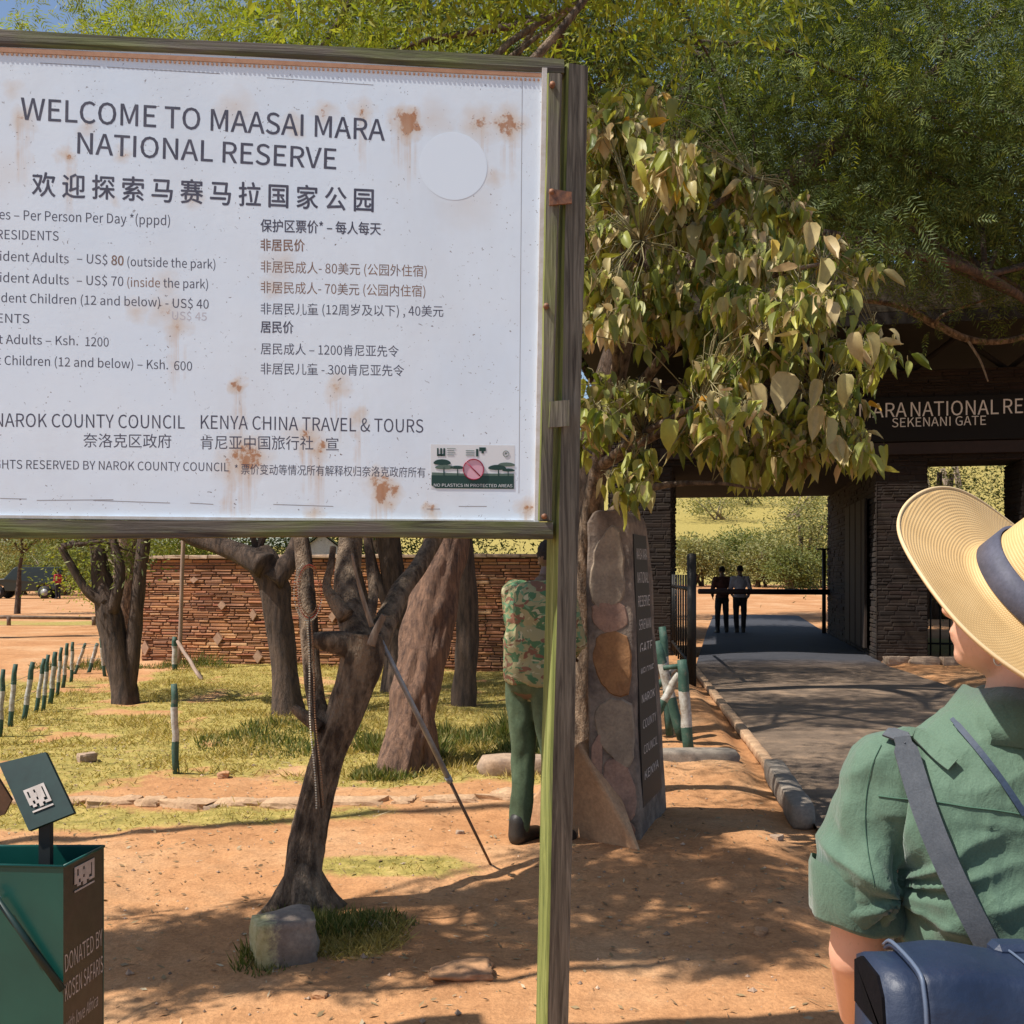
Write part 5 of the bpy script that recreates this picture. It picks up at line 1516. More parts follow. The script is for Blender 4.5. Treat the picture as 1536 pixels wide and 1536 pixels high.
# --- the big dark tree shading the road
def shade_tree():
    b = Vector((1.00, 12.6, 0))
    t = thing("shade_tree", "huge dark feathery tree behind the sign post, arching over the road and gatehouse", "tree", b)
    limb("trunk", [(1.02, 12.6, -.2, .24)] + [(.98, 12.6, .8, .19), (.93, 12.6, 2.0, .17), (1.0, 12.5, 3.2, .17), (1.4, 12.4, 4.6, .15), (1.9, 12.4, 6.2, .12), (2.2, 12.5, 8.0, .08)], M['bark'], t, 18, .14, 31)
    limb("branch", [(1.3, 12.4, 4.3, .13), (2.6, 12.0, 5.6, .11), (3.9, 12.0, 6.6, .09), (5.2, 12.4, 7.6, .07), (6.2, 13, 8.6, .04)], M['bark'], t, 12, .1, 32)
    limb("branch", [(2.6, 12.0, 5.6, .07), (4.0, 11.6, 5.2, .06), (5.4, 11.8, 4.9, .05), (6.6, 12.4, 4.4, .04), (7.4, 13, 3.9, .02)], M['bark'], t, 10, .1, 33)
    limb("branch", px_path([(1285, 450, 6), (1345, 458, 9), (1400, 485, 12), (1450, 508, 11), (1500, 512, 9), (1560, 500, 8)], 15.5, 15.5), M['bark_grey'], t, 8, .1, 36)
    limb("branch", px_path([(1400, 485, 5), (1420, 470, 5), (1470, 452, 4), (1540, 430, 4)], 15.5, 15), M['bark_grey'], t, 8, .1, 37)
    limb("branch", px_path([(1450, 508, 4), (1470, 540, 3), (1482, 572, 2)], 15.5, 15.2), M['wood_dead'], t, 6, .1, 38)
    limb("branch", [(1.5, 12.4, 5.0, .11), (1.0, 11.4, 6.2, .09), (.4, 10.4, 7.0, .06), (-.2, 9.6, 7.6, .03)], M['bark'], t, 10, .1, 34)
    limb("branch", [(1.8, 12.4, 6.0, .10), (2.4, 13.6, 7.2, .08), (3.4, 14.8, 8.2, .05)], M['bark'], t, 10, .1, 35)
    root = [Vector((2.2, 12.5, 7.8)), Vector((5.2, 12.4, 7.6)), Vector((3.9, 12, 6.6)), Vector((.4, 10.4, 7)), Vector((6.6, 12.4, 4.6)), Vector((3.4, 14.8, 8.2)), Vector((5.4, 11.8, 4.9))]
    crown(t, [(1.2, 10.6, 6.4, 2.2, 1.9, .7), (2.2, 13.6, 6.4, 2.2, 1.8, 1.0)], 16000, .09, .02, 302, 'mid', 10, root, 'bark', clump=.13, per=150, frond=10)
    crown(t, [(4.6, 11.6, 6.6, 2.6, 1.2, 1.4), (7.4, 12.8, 6.4, 2.4, 1.2, 1.6), (3.0, 12.0, 8.4, 2.6, 1.2, .8)], 56000, .10, .017, 303, 'mid', 0, clump=.26, per=120, frond=12, droop=.6)
    crown(t, [(2.6, 11.4, 8.3, 2.4, 1.0, .7), (5.8, 12.0, 8.7, 2.6, 1.1, .8), (3.6, 11.2, 6.9, 1.2, .8, .6), (6.2, 11.6, 7.2, 1.2, .8, .5)], 40000, .10, .017, 304, 'bright', 0, clump=.22, per=130, frond=12, droop=.6)
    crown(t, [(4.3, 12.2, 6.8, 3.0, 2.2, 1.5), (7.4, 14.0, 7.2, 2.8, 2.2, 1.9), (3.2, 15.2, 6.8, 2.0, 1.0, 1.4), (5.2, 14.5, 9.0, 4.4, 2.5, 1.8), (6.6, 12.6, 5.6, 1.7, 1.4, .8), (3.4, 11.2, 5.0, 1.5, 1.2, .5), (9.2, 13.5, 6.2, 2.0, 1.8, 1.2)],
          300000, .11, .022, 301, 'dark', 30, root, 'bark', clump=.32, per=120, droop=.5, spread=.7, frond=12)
shade_tree()

# overhead tree beyond the left edge; its shade dapples the near soil
def near_canopy():
    b = Vector((-5.4, 2.4, 0))
    t = thing("overhead_tree", "tree left of the camera whose high branches dapple the near soil", "tree", b)
    limb("trunk", [(-5.4, 2.4, -.2, .2), (-5.3, 2.45, 1.5, .16), (-5.0, 2.6, 3.0, .14), (-4.5, 2.8, 4.4, .1)], M['bark_grey'], t, 16, .1, 41)
    limb("branch", [(-4.8, 2.7, 4.0, .08), (-3.8, 3.0, 4.5, .06), (-2.8, 3.1, 4.75, .04), (-1.8, 3.2, 4.9, .02)], M['bark_grey'], t, 10, .1, 42)
    limb("branch", [(-4.6, 2.8, 4.4, .07), (-4.2, 3.4, 4.8, .05), (-3.2, 3.9, 5.0, .03)], M['bark_grey'], t, 10, .1, 43)
    rt = [Vector((-1.8, 3.2, 4.9)), Vector((-3.2, 3.9, 4.9)), Vector((-4.5, 2.8, 4.5)), Vector((-2.8, 3.1, 4.8))]
    crown(t, [(-3.5, 3.25, 3.45, 1.0, .65, .25), (-4.4, 3.2, 3.9, .9, .7, .3), (-2.6, 3.4, 3.3, .55, .5, .2)], 25000, .06, .020, 401, 'mid', 24, rt, 'bark_grey', clump=.042, per=125)
    crown(t, [(-2.0, 3.6, 4.75, 1.15, .85, .3), (-1.3, 4.0, 4.9, .9, .8, .3), (-2.4, 4.5, 4.95, .9, .5, .3), (-2.9, 3.5, 4.5, .7, .6, .3)], 31000, .06, .020, 402, 'mid', 26, rt, 'bark_grey', clump=.048, per=125)
near_canopy()

def road_canopy():
    b = Vector((-.3, 8.6, 0))
    # nothing stands in the road: this is the low-hung left part of the shade tree's neighbour behind the board
    t = thing("umbrella_acacia", "flat-topped acacia behind the notice board, spreading over the verge", "tree", (-.55, 11.6, 0))
    limb("trunk", [(-.55, 11.6, -.2, .15), (-.5, 11.6, 1.0, .12), (-.55, 11.5, 2.6, .10), (-.2, 11.0, 4.2, .08), (.2, 10, 5.4, .06)], M['bark'], t, 14, .12, 51)
    limb("branch", [(-.3, 11.0, 4.0, .06), (.2, 9.4, 5.2, .05), (.4, 8.0, 5.8, .03), (.6, 7.2, 6.0, .02)], M['bark'], t, 10, .1, 52)
    crown(t, [(.3, 8.2, 6.1, 2.3, 1.3, .45), (.2, 10.0, 6.4, 2.6, 1.4, .5)], 15000, .08, .018, 402, 'mid', 20, [Vector((.2, 10, 5.4)), Vector((.4, 8, 5.8)), Vector((.6, 7.2, 6))], 'bark', clump=.10, per=110)
road_canopy()

# --- trees and scrub beyond
def bush(x, y, w, h, seed, leaf, n, label, name="bush", cat="bush", L=None, group=None, zb=None):
    z = gz(x, y) if zb is None else zb
    t = thing(name, label, cat, (x, y, z), 0, group)
    r = random.Random(seed); ells = []
    for k in range(4):
        ells.append((x + r.uniform(-.55, .55) * w, y + r.uniform(-.3, .3) * w, z + h * r.uniform(.35, .6), w * r.uniform(.4, .62), w * r.uniform(.35, .5), h * r.uniform(.3, .45)))
    L = L or 0.0028 * y + .03
    crown(t, ells, n, L, L * .38, seed, leaf, 0, clump=h * .11, per=30, droop=.1, name="foliage")
    mb = MB()
    for k in range(5):
        c = ells[k % 4]; mb.tube([(r.uniform(-.2, .2) * w, r.uniform(-.1, .1), -.05), ((c[0] - x) * .5, (c[1] - y) * .5, h * .3), (c[0] - x, c[1] - y, h * .6)], [h * .03, h * .02, h * .01], 6)
    mb.build("stem", M['wood_dead'] if seed % 2 else M['bark'], t)
    return t
far = "scrub bushes beyond the gate"
def at_px(px, D): return (px - CX) / FPX * D
for i, (px, D, wpx, hpx, leaf, lab) in enumerate([
        (1045, 62, 60, 85, 'olive', "pale olive scrub bush beyond the gate, behind the iron gate post"),
        (1090, 64, 62, 92, 'scrub', "round grey-green scrub bush rising behind the two walkers' heads"),
        (1140, 61, 50, 88, 'olive', "grey-brown scrub bush just right of the two walkers"),
        (1185, 57, 44, 70, 'scrub', "dark green bush above the boom, left of the passage wall"),
        (1205, 66, 60, 150, 'olive', "tall yellowish tree-like shrub against the passage wall"),
        (1225, 60, 40, 60, 'scrub', "small leafy bush at the very edge of the passage wall"),
        (1110, 80, 90, 90, 'scrub', "low mound of scrub half way up to the yellow field"),
        (1330, 60, 160, 160, 'scrub', "bush seen through the bars beyond the side opening")]):
    bush(at_px(px, D), D, wpx / FPX * D, hpx / FPX * D, 500 + i, leaf, 5200, lab, group=far)
for i, (px, y, w, h, lb) in enumerate([(1030, 104, 5, 3.4, "dark scrub at the left end of the yellow field beyond the gate"), (1075, 150, 8, 5, "broad bush on the far slope above the left of the yellow field"),
        (1130, 165, 9, 5, "long hedge-like bush along the top of the yellow field"), (1190, 150, 8, 6, "tall bush at the right end of the far slope, above the boom"), (1100, 200, 12, 7, "highest pale scrub on the far slope, just under the leaves")]):
    bush(at_px(px, y), y, w, h, 540 + i, ['scrub', 'olive'][i % 2], 2200, lb, L=.42)
# through the side opening
for i, (px, D, w, h) in enumerate([(1400, 34, 4.0, 8.0), (1470, 38, 4.6, 9.0), (1540, 32, 4.0, 8.0)]):
    bush(at_px(px, D), D, w, h, 570 + i, ['scrub', 'olive', 'mid'][i], 7000, ["green thicket framed by the side opening over the hat brim", "olive thicket framed by the side opening, right of the green one", "dark thicket beyond the right edge of the side opening"][i])
# behind the parked cars and the wall
lab = ["olive scrub tree behind the parked four-wheel-drive", "grey-green tree left of the forked trunk, beyond the track", "broad bushy tree behind the forked trunk", "bright green tree over the sunlit end of the wall",
       "green tree over the wall behind the tall pole", "dense tree behind the middle of the wall", "dark tree above the shaded end of the wall"]
for i, (px, D, w, h, leaf) in enumerate([(20, 72, 7, 4.6, 'olive'), (90, 70, 6, 4.6, 'scrub'), (165, 66, 6, 4.8, 'scrub'), (250, 30, 3.0, 3.2, 'bright'), (330, 28, 3.0, 3.3, 'bright'), (450, 27, 3.4, 3.6, 'mid'), (620, 25, 3.6, 3.6, 'mid')]):
    bush(at_px(px, D), D, w, h, 600 + i, leaf, 8000, lab[i], "bushy_tree", "tree")
for i, (px, D, w, h) in enumerate([(-60, 74, 9, 7), (60, 90, 9, 7), (130, 86, 9, 8), (210, 80, 8, 8)]):
    bush(at_px(px, D), D, w, h, 620 + i, ['mid', 'scrub'][i % 2], 5000, ["tree at the left end of the far line, behind the scrub", "far tree right above the parked four-wheel-drive", "far tree between the four-wheel-drive and the forked trunk", "far tree filling the gap left of the wall's end"][i], "bushy_tree", "tree")
# tall trees filling the top of the view
tall = [(-12.6, 24, 10.6, 3.6, 3.0, 'bright', "tall sunlit tree over the very top left corner of the view"), (-8.3, 22, 8.6, 4.2, 3.2, 'bright', "tall sunlit tree showing above the top left corner of the board"), (-3.2, 24, 9.6, 4.2, 3.6, 'bright', "tall feathery tree above the middle of the board's top rail"),
        (2.6, 24, 9.4, 4.0, 4.2, 'mid', "tall tree showing above the right end of the board"), (9.5, 29, 9.5, 5.5, 4.6, 'dark', "tall dark tree rising behind the gatehouse roof"),
        (17.5, 30, 9.0, 5.5, 5.0, 'dark', "tall dark tree behind the far right end of the gatehouse"), (4.0, 33, 14, 6, 5, 'mid', "highest green tree at the back between the board and the gatehouse"),
        (-11.6, 30, 12.5, 5, 4, 'mid', "very tall tree at the back left above the board")]
for i, (x, y, z, rx, rz, leaf, lb) in enumerate(tall):
    t = thing("tall_tree", lb, "tree", (x, y, 0))
    zz = z - rz
    limb("trunk", [(x, y, -.3, .26), (x + .1, y, zz * .5, .22), (x - .1, y, zz, .18), (x + .2, y, z, .16), (x, y, z + rz * .6, .08)], M['bark_grey'] if i < 3 else M['bark'], t, 14, .12, 60 + i)
    rt = []
    for k in range(5):
        a = k * 1.26 + i; e = (x + rx * .6 * math.cos(a), y + rx * .5 * math.sin(a), z + rz * (.1 + .12 * k), .03)
        limb("branch", [(x, y, zz + .15 * k * rz, .13), (x + rx * .25 * math.cos(a), y + rx * .2 * math.sin(a), zz + .3 * rz + .12 * k * rz, .09), e], M['bark'], t, 8, .1, 70 + k); rt.append(Vector(e[:3]))
    r = random.Random(900 + i); ells = [(x, y, z, rx * .75, rx * .6, rz * .8)]
    for k in range(6):
        a = k * 1.05 + i; ells.append((x + rx * .62 * math.cos(a), y + rx * .45 * math.sin(a), z + rz * r.uniform(-.55, .5), rx * .42, rx * .4, rz * .36))
    crown(t, ells, 55000 if leaf == 'dark' else 42000, .20, .075, 900 + i, leaf, 16, rt, 'bark', clump=.42, per=40, droop=.3)

# ------------------------------------------------------------------ the broad-leaved tree right of the post
def croton():
    b = Vector((0.50, 7.0, 0))
    t = thing("broadleaf_tree", "small tree right of the sign post, hung with large drooping olive and cream leaves", "tree", b)
    m = M['bark_grey']
    limb("trunk", [(.50, 7.0, -.15, .09), (.49, 7.0, .8, .075), (.50, 6.9, 1.6, .07), (.58, 6.6, 2.3, .06), (.7, 6.3, 3.0, .05), (.8, 6.1, 3.8, .03)], m, t, 14, .1, 81)
    ends = []
    for i, pts in enumerate([[(.58, 6.6, 2.2, .04), (.9, 6.2, 2.35, .03), (1.3, 6.0, 2.5, .022), (1.75, 5.9, 2.55, .012)],
                             [(.6, 6.5, 2.4, .04), (1.0, 6.1, 2.9, .03), (1.45, 6.0, 3.2, .02), (1.8, 6.0, 3.3, .01)],
                             [(.7, 6.3, 3.0, .035), (1.0, 6.1, 3.5, .025), (1.4, 6.0, 3.8, .015)],
                             [(.52, 6.8, 1.8, .03), (.8, 6.2, 2.0, .022), (1.15, 5.95, 2.02, .012), (1.4, 5.9, 1.98, .006)],
                             [(.65, 6.4, 2.6, .03), (.6, 5.9, 3.0, .02), (.7, 5.6, 3.3, .012)],
                             [(.58, 6.6, 2.2, .03), (.75, 5.9, 2.3, .02), (1.0, 5.5, 2.4, .012)]]):
        limb("branch", pts, m, t, 9, .06, 82 + i); ends += [Vector(p[:3]) for p in pts[1:]]
    r = random.Random(5); clusters = []
    def inside(x, z):
        # outline of the crown as seen from the front, in metres at 5.9 m
        px = CX + x / 5.9 * FPX; py = HY - (z - CAMH) / 5.9 * FPX
        top = np.interp(px, [850, 905, 960, 1060, 1150, 1215, 1260, 1300, 1335], [120, 150, 175, 210, 270, 315, 380, 480, 530])
        bot = np.interp(px, [850, 900, 1000, 1060, 1120, 1180, 1230, 1275, 1320], [700, 715, 735, 730, 730, 700, 725, 700, 610])
        nb = 26 * float(vnoise(np.array([px * .03, py * .03, 1.7])))
        return 852 < px < 1322 + nb and top + nb < py < bot - 14 + nb
    sprays = []
    while len(sprays) < 46:
        x, z, y = r.uniform(.3, 2.15), r.uniform(1.95, 4.4), 5.85 + r.gauss(0, .34)
        if inside(x * 5.9 / y, CAMH + (z - CAMH) * 5.9 / y) and abs(y - 5.85) < .75 and all((Vector((x, y, z)) - q).length > .17 for q in sprays): sprays.append(Vector((x, y, z)))
    for q in sprays:
        ax = Vector((q.x - .9, q.y - 6.1, -.35)).normalized()
        for k in range(r.randint(8, 13)):
            sft = r.uniform(-.5, .5)
            clusters.append(q + ax * sft * .36 + Vector((r.gauss(0, .055), r.gauss(0, .06), r.gauss(0, .05) - .1 * sft * sft)))
    for _ in range(46):
        px_, py_ = r.uniform(1150, 1325), r.uniform(520, 690)
        if py_ < 560 or px_ < 1290: clusters.append(W(px_, py_, 5.75 + r.uniform(-.25, .25)))
    # twigs to every cluster
    mb = MB()
    for c in clusters:
        e = min(ends, key=lambda q: (q - c).length); mid = e.lerp(c, .5) + Vector((r.uniform(-.07, .07), r.uniform(-.05, .05), .05 + r.uniform(0, .1)))
        mb.tube([e - b, mid - b, c - b], [.0035, .003, .002], 5)
        for k in range(5):   # pale curly flower stalks
            q = c + Vector((r.uniform(-.06, .06), r.uniform(-.06, .06), r.uniform(0, .07)))
            mb.tube([c - b, c.lerp(q, .5) + Vector((0, 0, .02)) - b, q - b], [.003, .0024, .0015], 4)
    tag(mb.build("twigs", simple('pale_twig', (0.30, 0.25, 0.12), (0.15, 0.13, 0.06), .8, 20, 0), t), kind='stuff')
    # a leaf: heart-shaped, folded along the midrib, drooping from a stalk; local -z is the tip
    def leaf_mesh(seed):
        rr = random.Random(seed); L = 1.0; prof = [(0.0, .02), (.06, .26), (.22, .40), (.42, .42), (.62, .33), (.80, .19), (.93, .07), (1.0, .0)]
        fold = rr.uniform(.15, .95); curl = rr.uniform(-.45, .55); tw = rr.uniform(-.5, .5); V, F = [], []
        V.append((0, 0, .28)); V.append((0.012, 0, .28))
        for (s, w) in prof:
            y = curl * s * s; zz = -s * L * (1 - .08 * curl)
            wl, wr = w * rr.uniform(.88, 1.1), w * rr.uniform(.88, 1.1)
            V += [(-wl * math.cos(fold), y - wl * math.sin(fold) + .03 * rr.uniform(-1, 1), zz + .04), (-wl * .5 * math.cos(fold * .7), y - wl * .42 * math.sin(fold) , zz + .01), (0, y, zz),
                  (wr * .5 * math.cos(fold * .7), y - wr * .42 * math.sin(fold), zz + .01), (wr * math.cos(fold), y - wr * math.sin(fold) + .03 * rr.uniform(-1, 1), zz + .04)]
            V[-5:] = [(x_ * math.cos(tw * s) - y_ * math.sin(tw * s) + .06 * tw * s, x_ * math.sin(tw * s) + y_ * math.cos(tw * s), z_) for x_, y_, z_ in V[-5:]]
        for i in range(len(prof) - 1):
            for k in range(4): F.append((2 + i * 5 + k, 2 + i * 5 + k + 1, 2 + (i + 1) * 5 + k + 1, 2 + (i + 1) * 5 + k))
        F.append((0, 1, 4, 3)); F.append((1, 0, 4, 5))
        return np.array(V, float), F
    def mk(cols, nm, tr):
        mm, nt, p = mat_base(nm)
        oi = N_(nt, "ShaderNodeObjectInfo"); g_ = N_(nt, "ShaderNodeNewGeometry")
        rn = math_(nt, 'FRACT', math_(nt, 'ADD', oi.outputs['Random'], g_.outputs['Random Per Island']))
        c = ramp(nt, rn, cols); v = coord(nt, 'Object'); n1 = noise(nt, v, 5, 4, .6)
        c = mix(nt, .5, c, ramp(nt, n1, [(.3, (.6, .55, .5)), (.7, (1.25, 1.25, 1.1))]), 'MULTIPLY')
        c = mix(nt, g_.outputs['Backfacing'], c, mix(nt, .22, c, (0.52, 0.48, 0.20)))
        nt.links.new(c, p.inputs['Base Color']); p.inputs['Roughness'].default_value = .5
        tr_ = N_(nt, "ShaderNodeBsdfTranslucent"); nt.links.new(c, tr_.inputs[0]); mx = N_(nt, "ShaderNodeMixShader"); mx.inputs[0].default_value = tr
        nt.links.new(p.outputs[0], mx.inputs[1]); nt.links.new(tr_.outputs[0], mx.inputs[2]); nt.links.new(mx.outputs[0], nt.nodes["Material Output"].inputs[0])
        return mm
    G = mk([(0, (.09, .14, .018)), (.3, (.27, .31, .03)), (.55, (.48, .47, .06)), (.8, (.13, .17, .02)), (1, (.60, .55, .11))], 'olive_leaf', .3)
    Cm = mk([(0, (.60, .47, .24)), (.4, (.50, .43, .18)), (.7, (.66, .48, .28)), (1, (.44, .39, .14))], 'cream_leaf', .3)
    O = mk([(0, (.70, .33, .03)), (1, (.72, .52, .06))], 'orange_leaf', .35)
    protos = [leaf_mesh(k) for k in range(16)]
    pm = []
    for k, (V, F) in enumerate(protos):
        row = []
        for mm in (G, Cm, O):
            me = bpy.data.meshes.new("leaf"); me.from_pydata([tuple(v) for v in V], [], F); me.polygons.foreach_set("use_smooth", [True] * len(F)); me.materials.append(mm); me.update(); row.append(me)
        pm.append(row)
    leaves = []
    for c in clusters:
        for k in range(r.randint(7, 12)):
            a = r.uniform(0, 6.283); out = r.uniform(.01, .12)
            p = c + Vector((math.cos(a) * out, math.sin(a) * out, r.uniform(-.05, .04)))
            L = r.choice((.06, .08, .10, .11, .13, .15)) * r.uniform(.85, 1.1); tilt = r.choice((r.uniform(.0, .5), r.uniform(.0, .5), r.uniform(.5, 1.4)))
            Rm = Matrix.Rotation(a + r.uniform(-1.6, 1.6), 4, 'Z') @ Matrix.Rotation(-tilt, 4, 'X') @ Matrix.Rotation(r.uniform(-.5, .5), 4, 'Z')
            front = (5.9 - p.y); cream = r.random() < (.20 + .25 * max(0, front) + .12 * (p.z > 3.2))
            kind = 2 if r.random() < .012 else (1 if cream else 0)
            leaves.append((p, L, Rm, kind, r.randrange(16), r.uniform(.55, .95)))
    # a few big ones the photograph shows by themselves
    for (px, py, Lp, kind) in ((1158, 378, 36, 2), (1080, 612, 30, 2), (1130, 610, 64, 1), (1180, 596, 70, 1), (1228, 598, 54, 1), (1268, 588, 52, 1), (1300, 530, 56, 1), (1280, 525, 50, 1), (1240, 655, 56, 1), (1262, 685, 48, 1), (1250, 680, 52, 1),
                               (1110, 480, 52, 1), (1085, 470, 46, 1), (955, 240, 60, 0), (1232, 420, 62, 1), (1180, 380, 46, 0), (1050, 400, 50, 0), (1105, 712, 48, 0), (1225, 640, 60, 1), (950, 470, 40, 0), (1005, 655, 50, 0), (1215, 360, 50, 1), (1235, 380, 46, 1), (1170, 480, 48, 0)):
        D = 5.25; p = W(px, py - Lp * .5, D); Rm = Matrix.Rotation(r.uniform(-.6, .6), 4, 'Z') @ Matrix.Rotation(-r.uniform(.0, .25), 4, 'X') @ Matrix.Rotation(r.uniform(-.35, .35), 4, 'Y')
        leaves.append((p, Lp / FPX * D * .95, Rm, kind, r.randrange(16), r.uniform(.75, 1)))
    key = lambda q: q[1] / q[0].y + (1 if q in leaves[-24:] else 0)
    order = sorted(range(len(leaves)), key=lambda i: -(leaves[i][1] / (leaves[i][0].y - 2.2) + (9 if i >= len(leaves) - 24 else 0)))
    for i in order[:300]:
        p, L, Rm, kind, k, w = leaves[i]
        o = bpy.data.objects.new("leaf", pm[k][kind]); COL.objects.link(o); o.parent = t
        o.matrix_local = Matrix.Translation(p - b + Vector((0, 0, 0))) @ Rm @ Matrix.Diagonal((L * .8 * w, L, L, 1))
    for kind, nm in ((0, "olive_foliage"), (1, "cream_foliage"), (2, "orange_foliage")):
        Vs, Fs, n = [], [], 0
        for i in order[300:]:
            p, L, Rm, kd, k, w = leaves[i]
            if kd != kind: continue
            V, F = protos[k]; A = np.array(Rm.to_3x3()); Q = (V * np.array([L * .8 * w, L, L])) @ A.T + np.array((p - b)[:])
            Vs.append(Q); Fs.append(np.array(F) + n); n += len(V)
        if Vs: tag(link(nm, np_mesh(nm, np.concatenate(Vs), np.concatenate(Fs), True), (G, Cm, O)[kind], t), kind='stuff')
croton()

# ------------------------------------------------------------------ people
def organic(name, prims, voxel, smooth, mat, parent, deform=None, keep=None):
    """fuse closed shapes into one continuous skin"""
    V, F = [], []
    for (v, f) in prims:
        b = len(V); V += [tuple(p) for p in v]; F += [tuple(i + b for i in q) for q in f]
    me = bpy.data.meshes.new("tmp"); me.from_pydata(V, [], F); me.update()
    bm = bmesh.new(); bm.from_mesh(me); bmesh.ops.recalc_face_normals(bm, faces=bm.faces[:]); bm.to_mesh(me); bm.free()
    o = bpy.data.objects.new("tmp", me); COL.objects.link(o)
    m = o.modifiers.new("r", 'REMESH'); m.mode = 'VOXEL'; m.voxel_size = voxel
    s = o.modifiers.new("s", 'SMOOTH'); s.factor = 0.5; s.iterations = smooth
    dg = bpy.context.evaluated_depsgraph_get()
    out = bpy.data.meshes.new_from_object(o.evaluated_get(dg))
    bpy.data.objects.remove(o); bpy.data.meshes.remove(me)
    out.name = name; out.materials.clear()
    n = len(out.vertices)
    if deform or keep:
        co = np.empty(n * 3, np.float32); out.vertices.foreach_get("co", co); co = co.reshape(-1, 3).astype(float)
        nm = np.empty(n * 3, np.float32); out.vertex_normals.foreach_get("vector", nm); nm = nm.reshape(-1, 3)
        if deform: co = deform(co, nm)
        out.vertices.foreach_set("co", co.astype(np.float32).ravel())
    out.polygons.foreach_set("use_smooth", [True] * len(out.polygons)); out.update()
    return link(name, out, mat, parent)

def skin_mat(name, c, c2):
    m, nt, p = mat_base(name); v = coord(nt, 'Object'); n1 = noise(nt, v, 14, 4, .6)
    nt.links.new(ramp(nt, n1, [(.3, c), (.7, c2)]), p.inputs['Base Color']); p.inputs['Roughness'].default_value = .5
    fr = noise(nt, v, 190, 3, .6); cc = ramp(nt, n1, [(.3, c), (.7, c2)]); nt.links.new(mix(nt, ramp(nt, fr, [(.60, (0, 0, 0)), (.72, (.35,) * 3)]), cc, tuple(x * .55 for x in c)), p.inputs['Base Color']); bump(nt, p, fr, .15, .001)
    p.inputs['Subsurface Weight'].default_value = .12; p.inputs['Subsurface Radius'].default_value = (.012, .005, .003)
    return m
SKIN_D = skin_mat('dark_skin', (.09, .05, .032), (.13, .072, .045)); SKIN_L = skin_mat('light_skin', (.72, .40, .27), (.66, .34, .22))

def hand_prims(w, d, palm_n, side, s=1.0, curl=.5):
    """palm and five bent fingers; w wrist, d pointing direction, palm_n palm normal, side towards the thumb"""
    w, d, pn, sd_ = Vector(w), Vector(d).normalized(), Vector(palm_n).normalized(), Vector(side).normalized()
    P = []; R = Matrix((sd_, pn, d)).transposed()
    P.append(ell_geo(w + d * .048 * s, (.040 * s, .016 * s, .052 * s), 12, R))
    for i, (off, L) in enumerate(((.030, .072), (.0105, .080), (-.0095, .075), (-.0285, .058))):
        a = w + d * .088 * s + sd_ * off * s; c1 = curl * (.5 + .12 * i)
        d1 = (d * math.cos(c1) + pn * math.sin(c1)).normalized(); d2 = (d * math.cos(c1 * 2.1) + pn * math.sin(c1 * 2.1)).normalized()
        b = a + d1 * L * .52 * s; c = b + d2 * L * .48 * s
        P.append(cap_geo(a - d * .012 * s, b, .0086 * s, .0078 * s, 8)); P.append(cap_geo(b, c, .0078 * s, .0066 * s, 8))
    a = w + d * .030 * s + sd_ * .030 * s; d1 = (d * .7 + sd_ * .62 + pn * .3).normalized(); b = a + d1 * .036 * s; c = b + (d * .9 + sd_ * .2 + pn * .35).normalized() * .03 * s
    P.append(cap_geo(a, b, .0115 * s, .0095 * s, 8)); P.append(cap_geo(b, c, .0095 * s, .0075 * s, 8))
    return P

def head_prims(c, h, yaw=0.0, pitch=0.0, roll=0.0):
    """head of a person h tall, centred at c, looking along local +y after yaw (left positive), pitch up positive"""
    R = Euler((pitch, roll, yaw)).to_matrix(); k = h / 1.7; P = []
    def e(x, y, z, a, b, c_, n=16): P.append(ell_geo(Vector(c) + R @ Vector((x, y, z)) * k, (a * k, b * k, c_ * k), n, R))
    e(0, -.012, .02, .074, .094, .088); e(0, .028, -.045, .056, .062, .062); e(0, .062, -.085, .026, .022, .02); e(0, .088, -.012, .012, .016, .026); e(0, .098, -.028, .015, .014, .012)
    e(.030, .066, -.02, .022, .018, .018); e(-.030, .066, -.02, .022, .018, .018); e(0, .078, .028, .045, .018, .014); e(0, .083, -.055, .024, .012, .007); e(0, .080, -.066, .020, .012, .007)
    for s in (-1, 1): e(s * .077, -.008, -.010, .010, .020, .030, 12); e(s * .082, -.014, -.004, .006, .014, .024, 10); e(s * .079, .000, -.036, .008, .010, .011, 10)
    return P, R

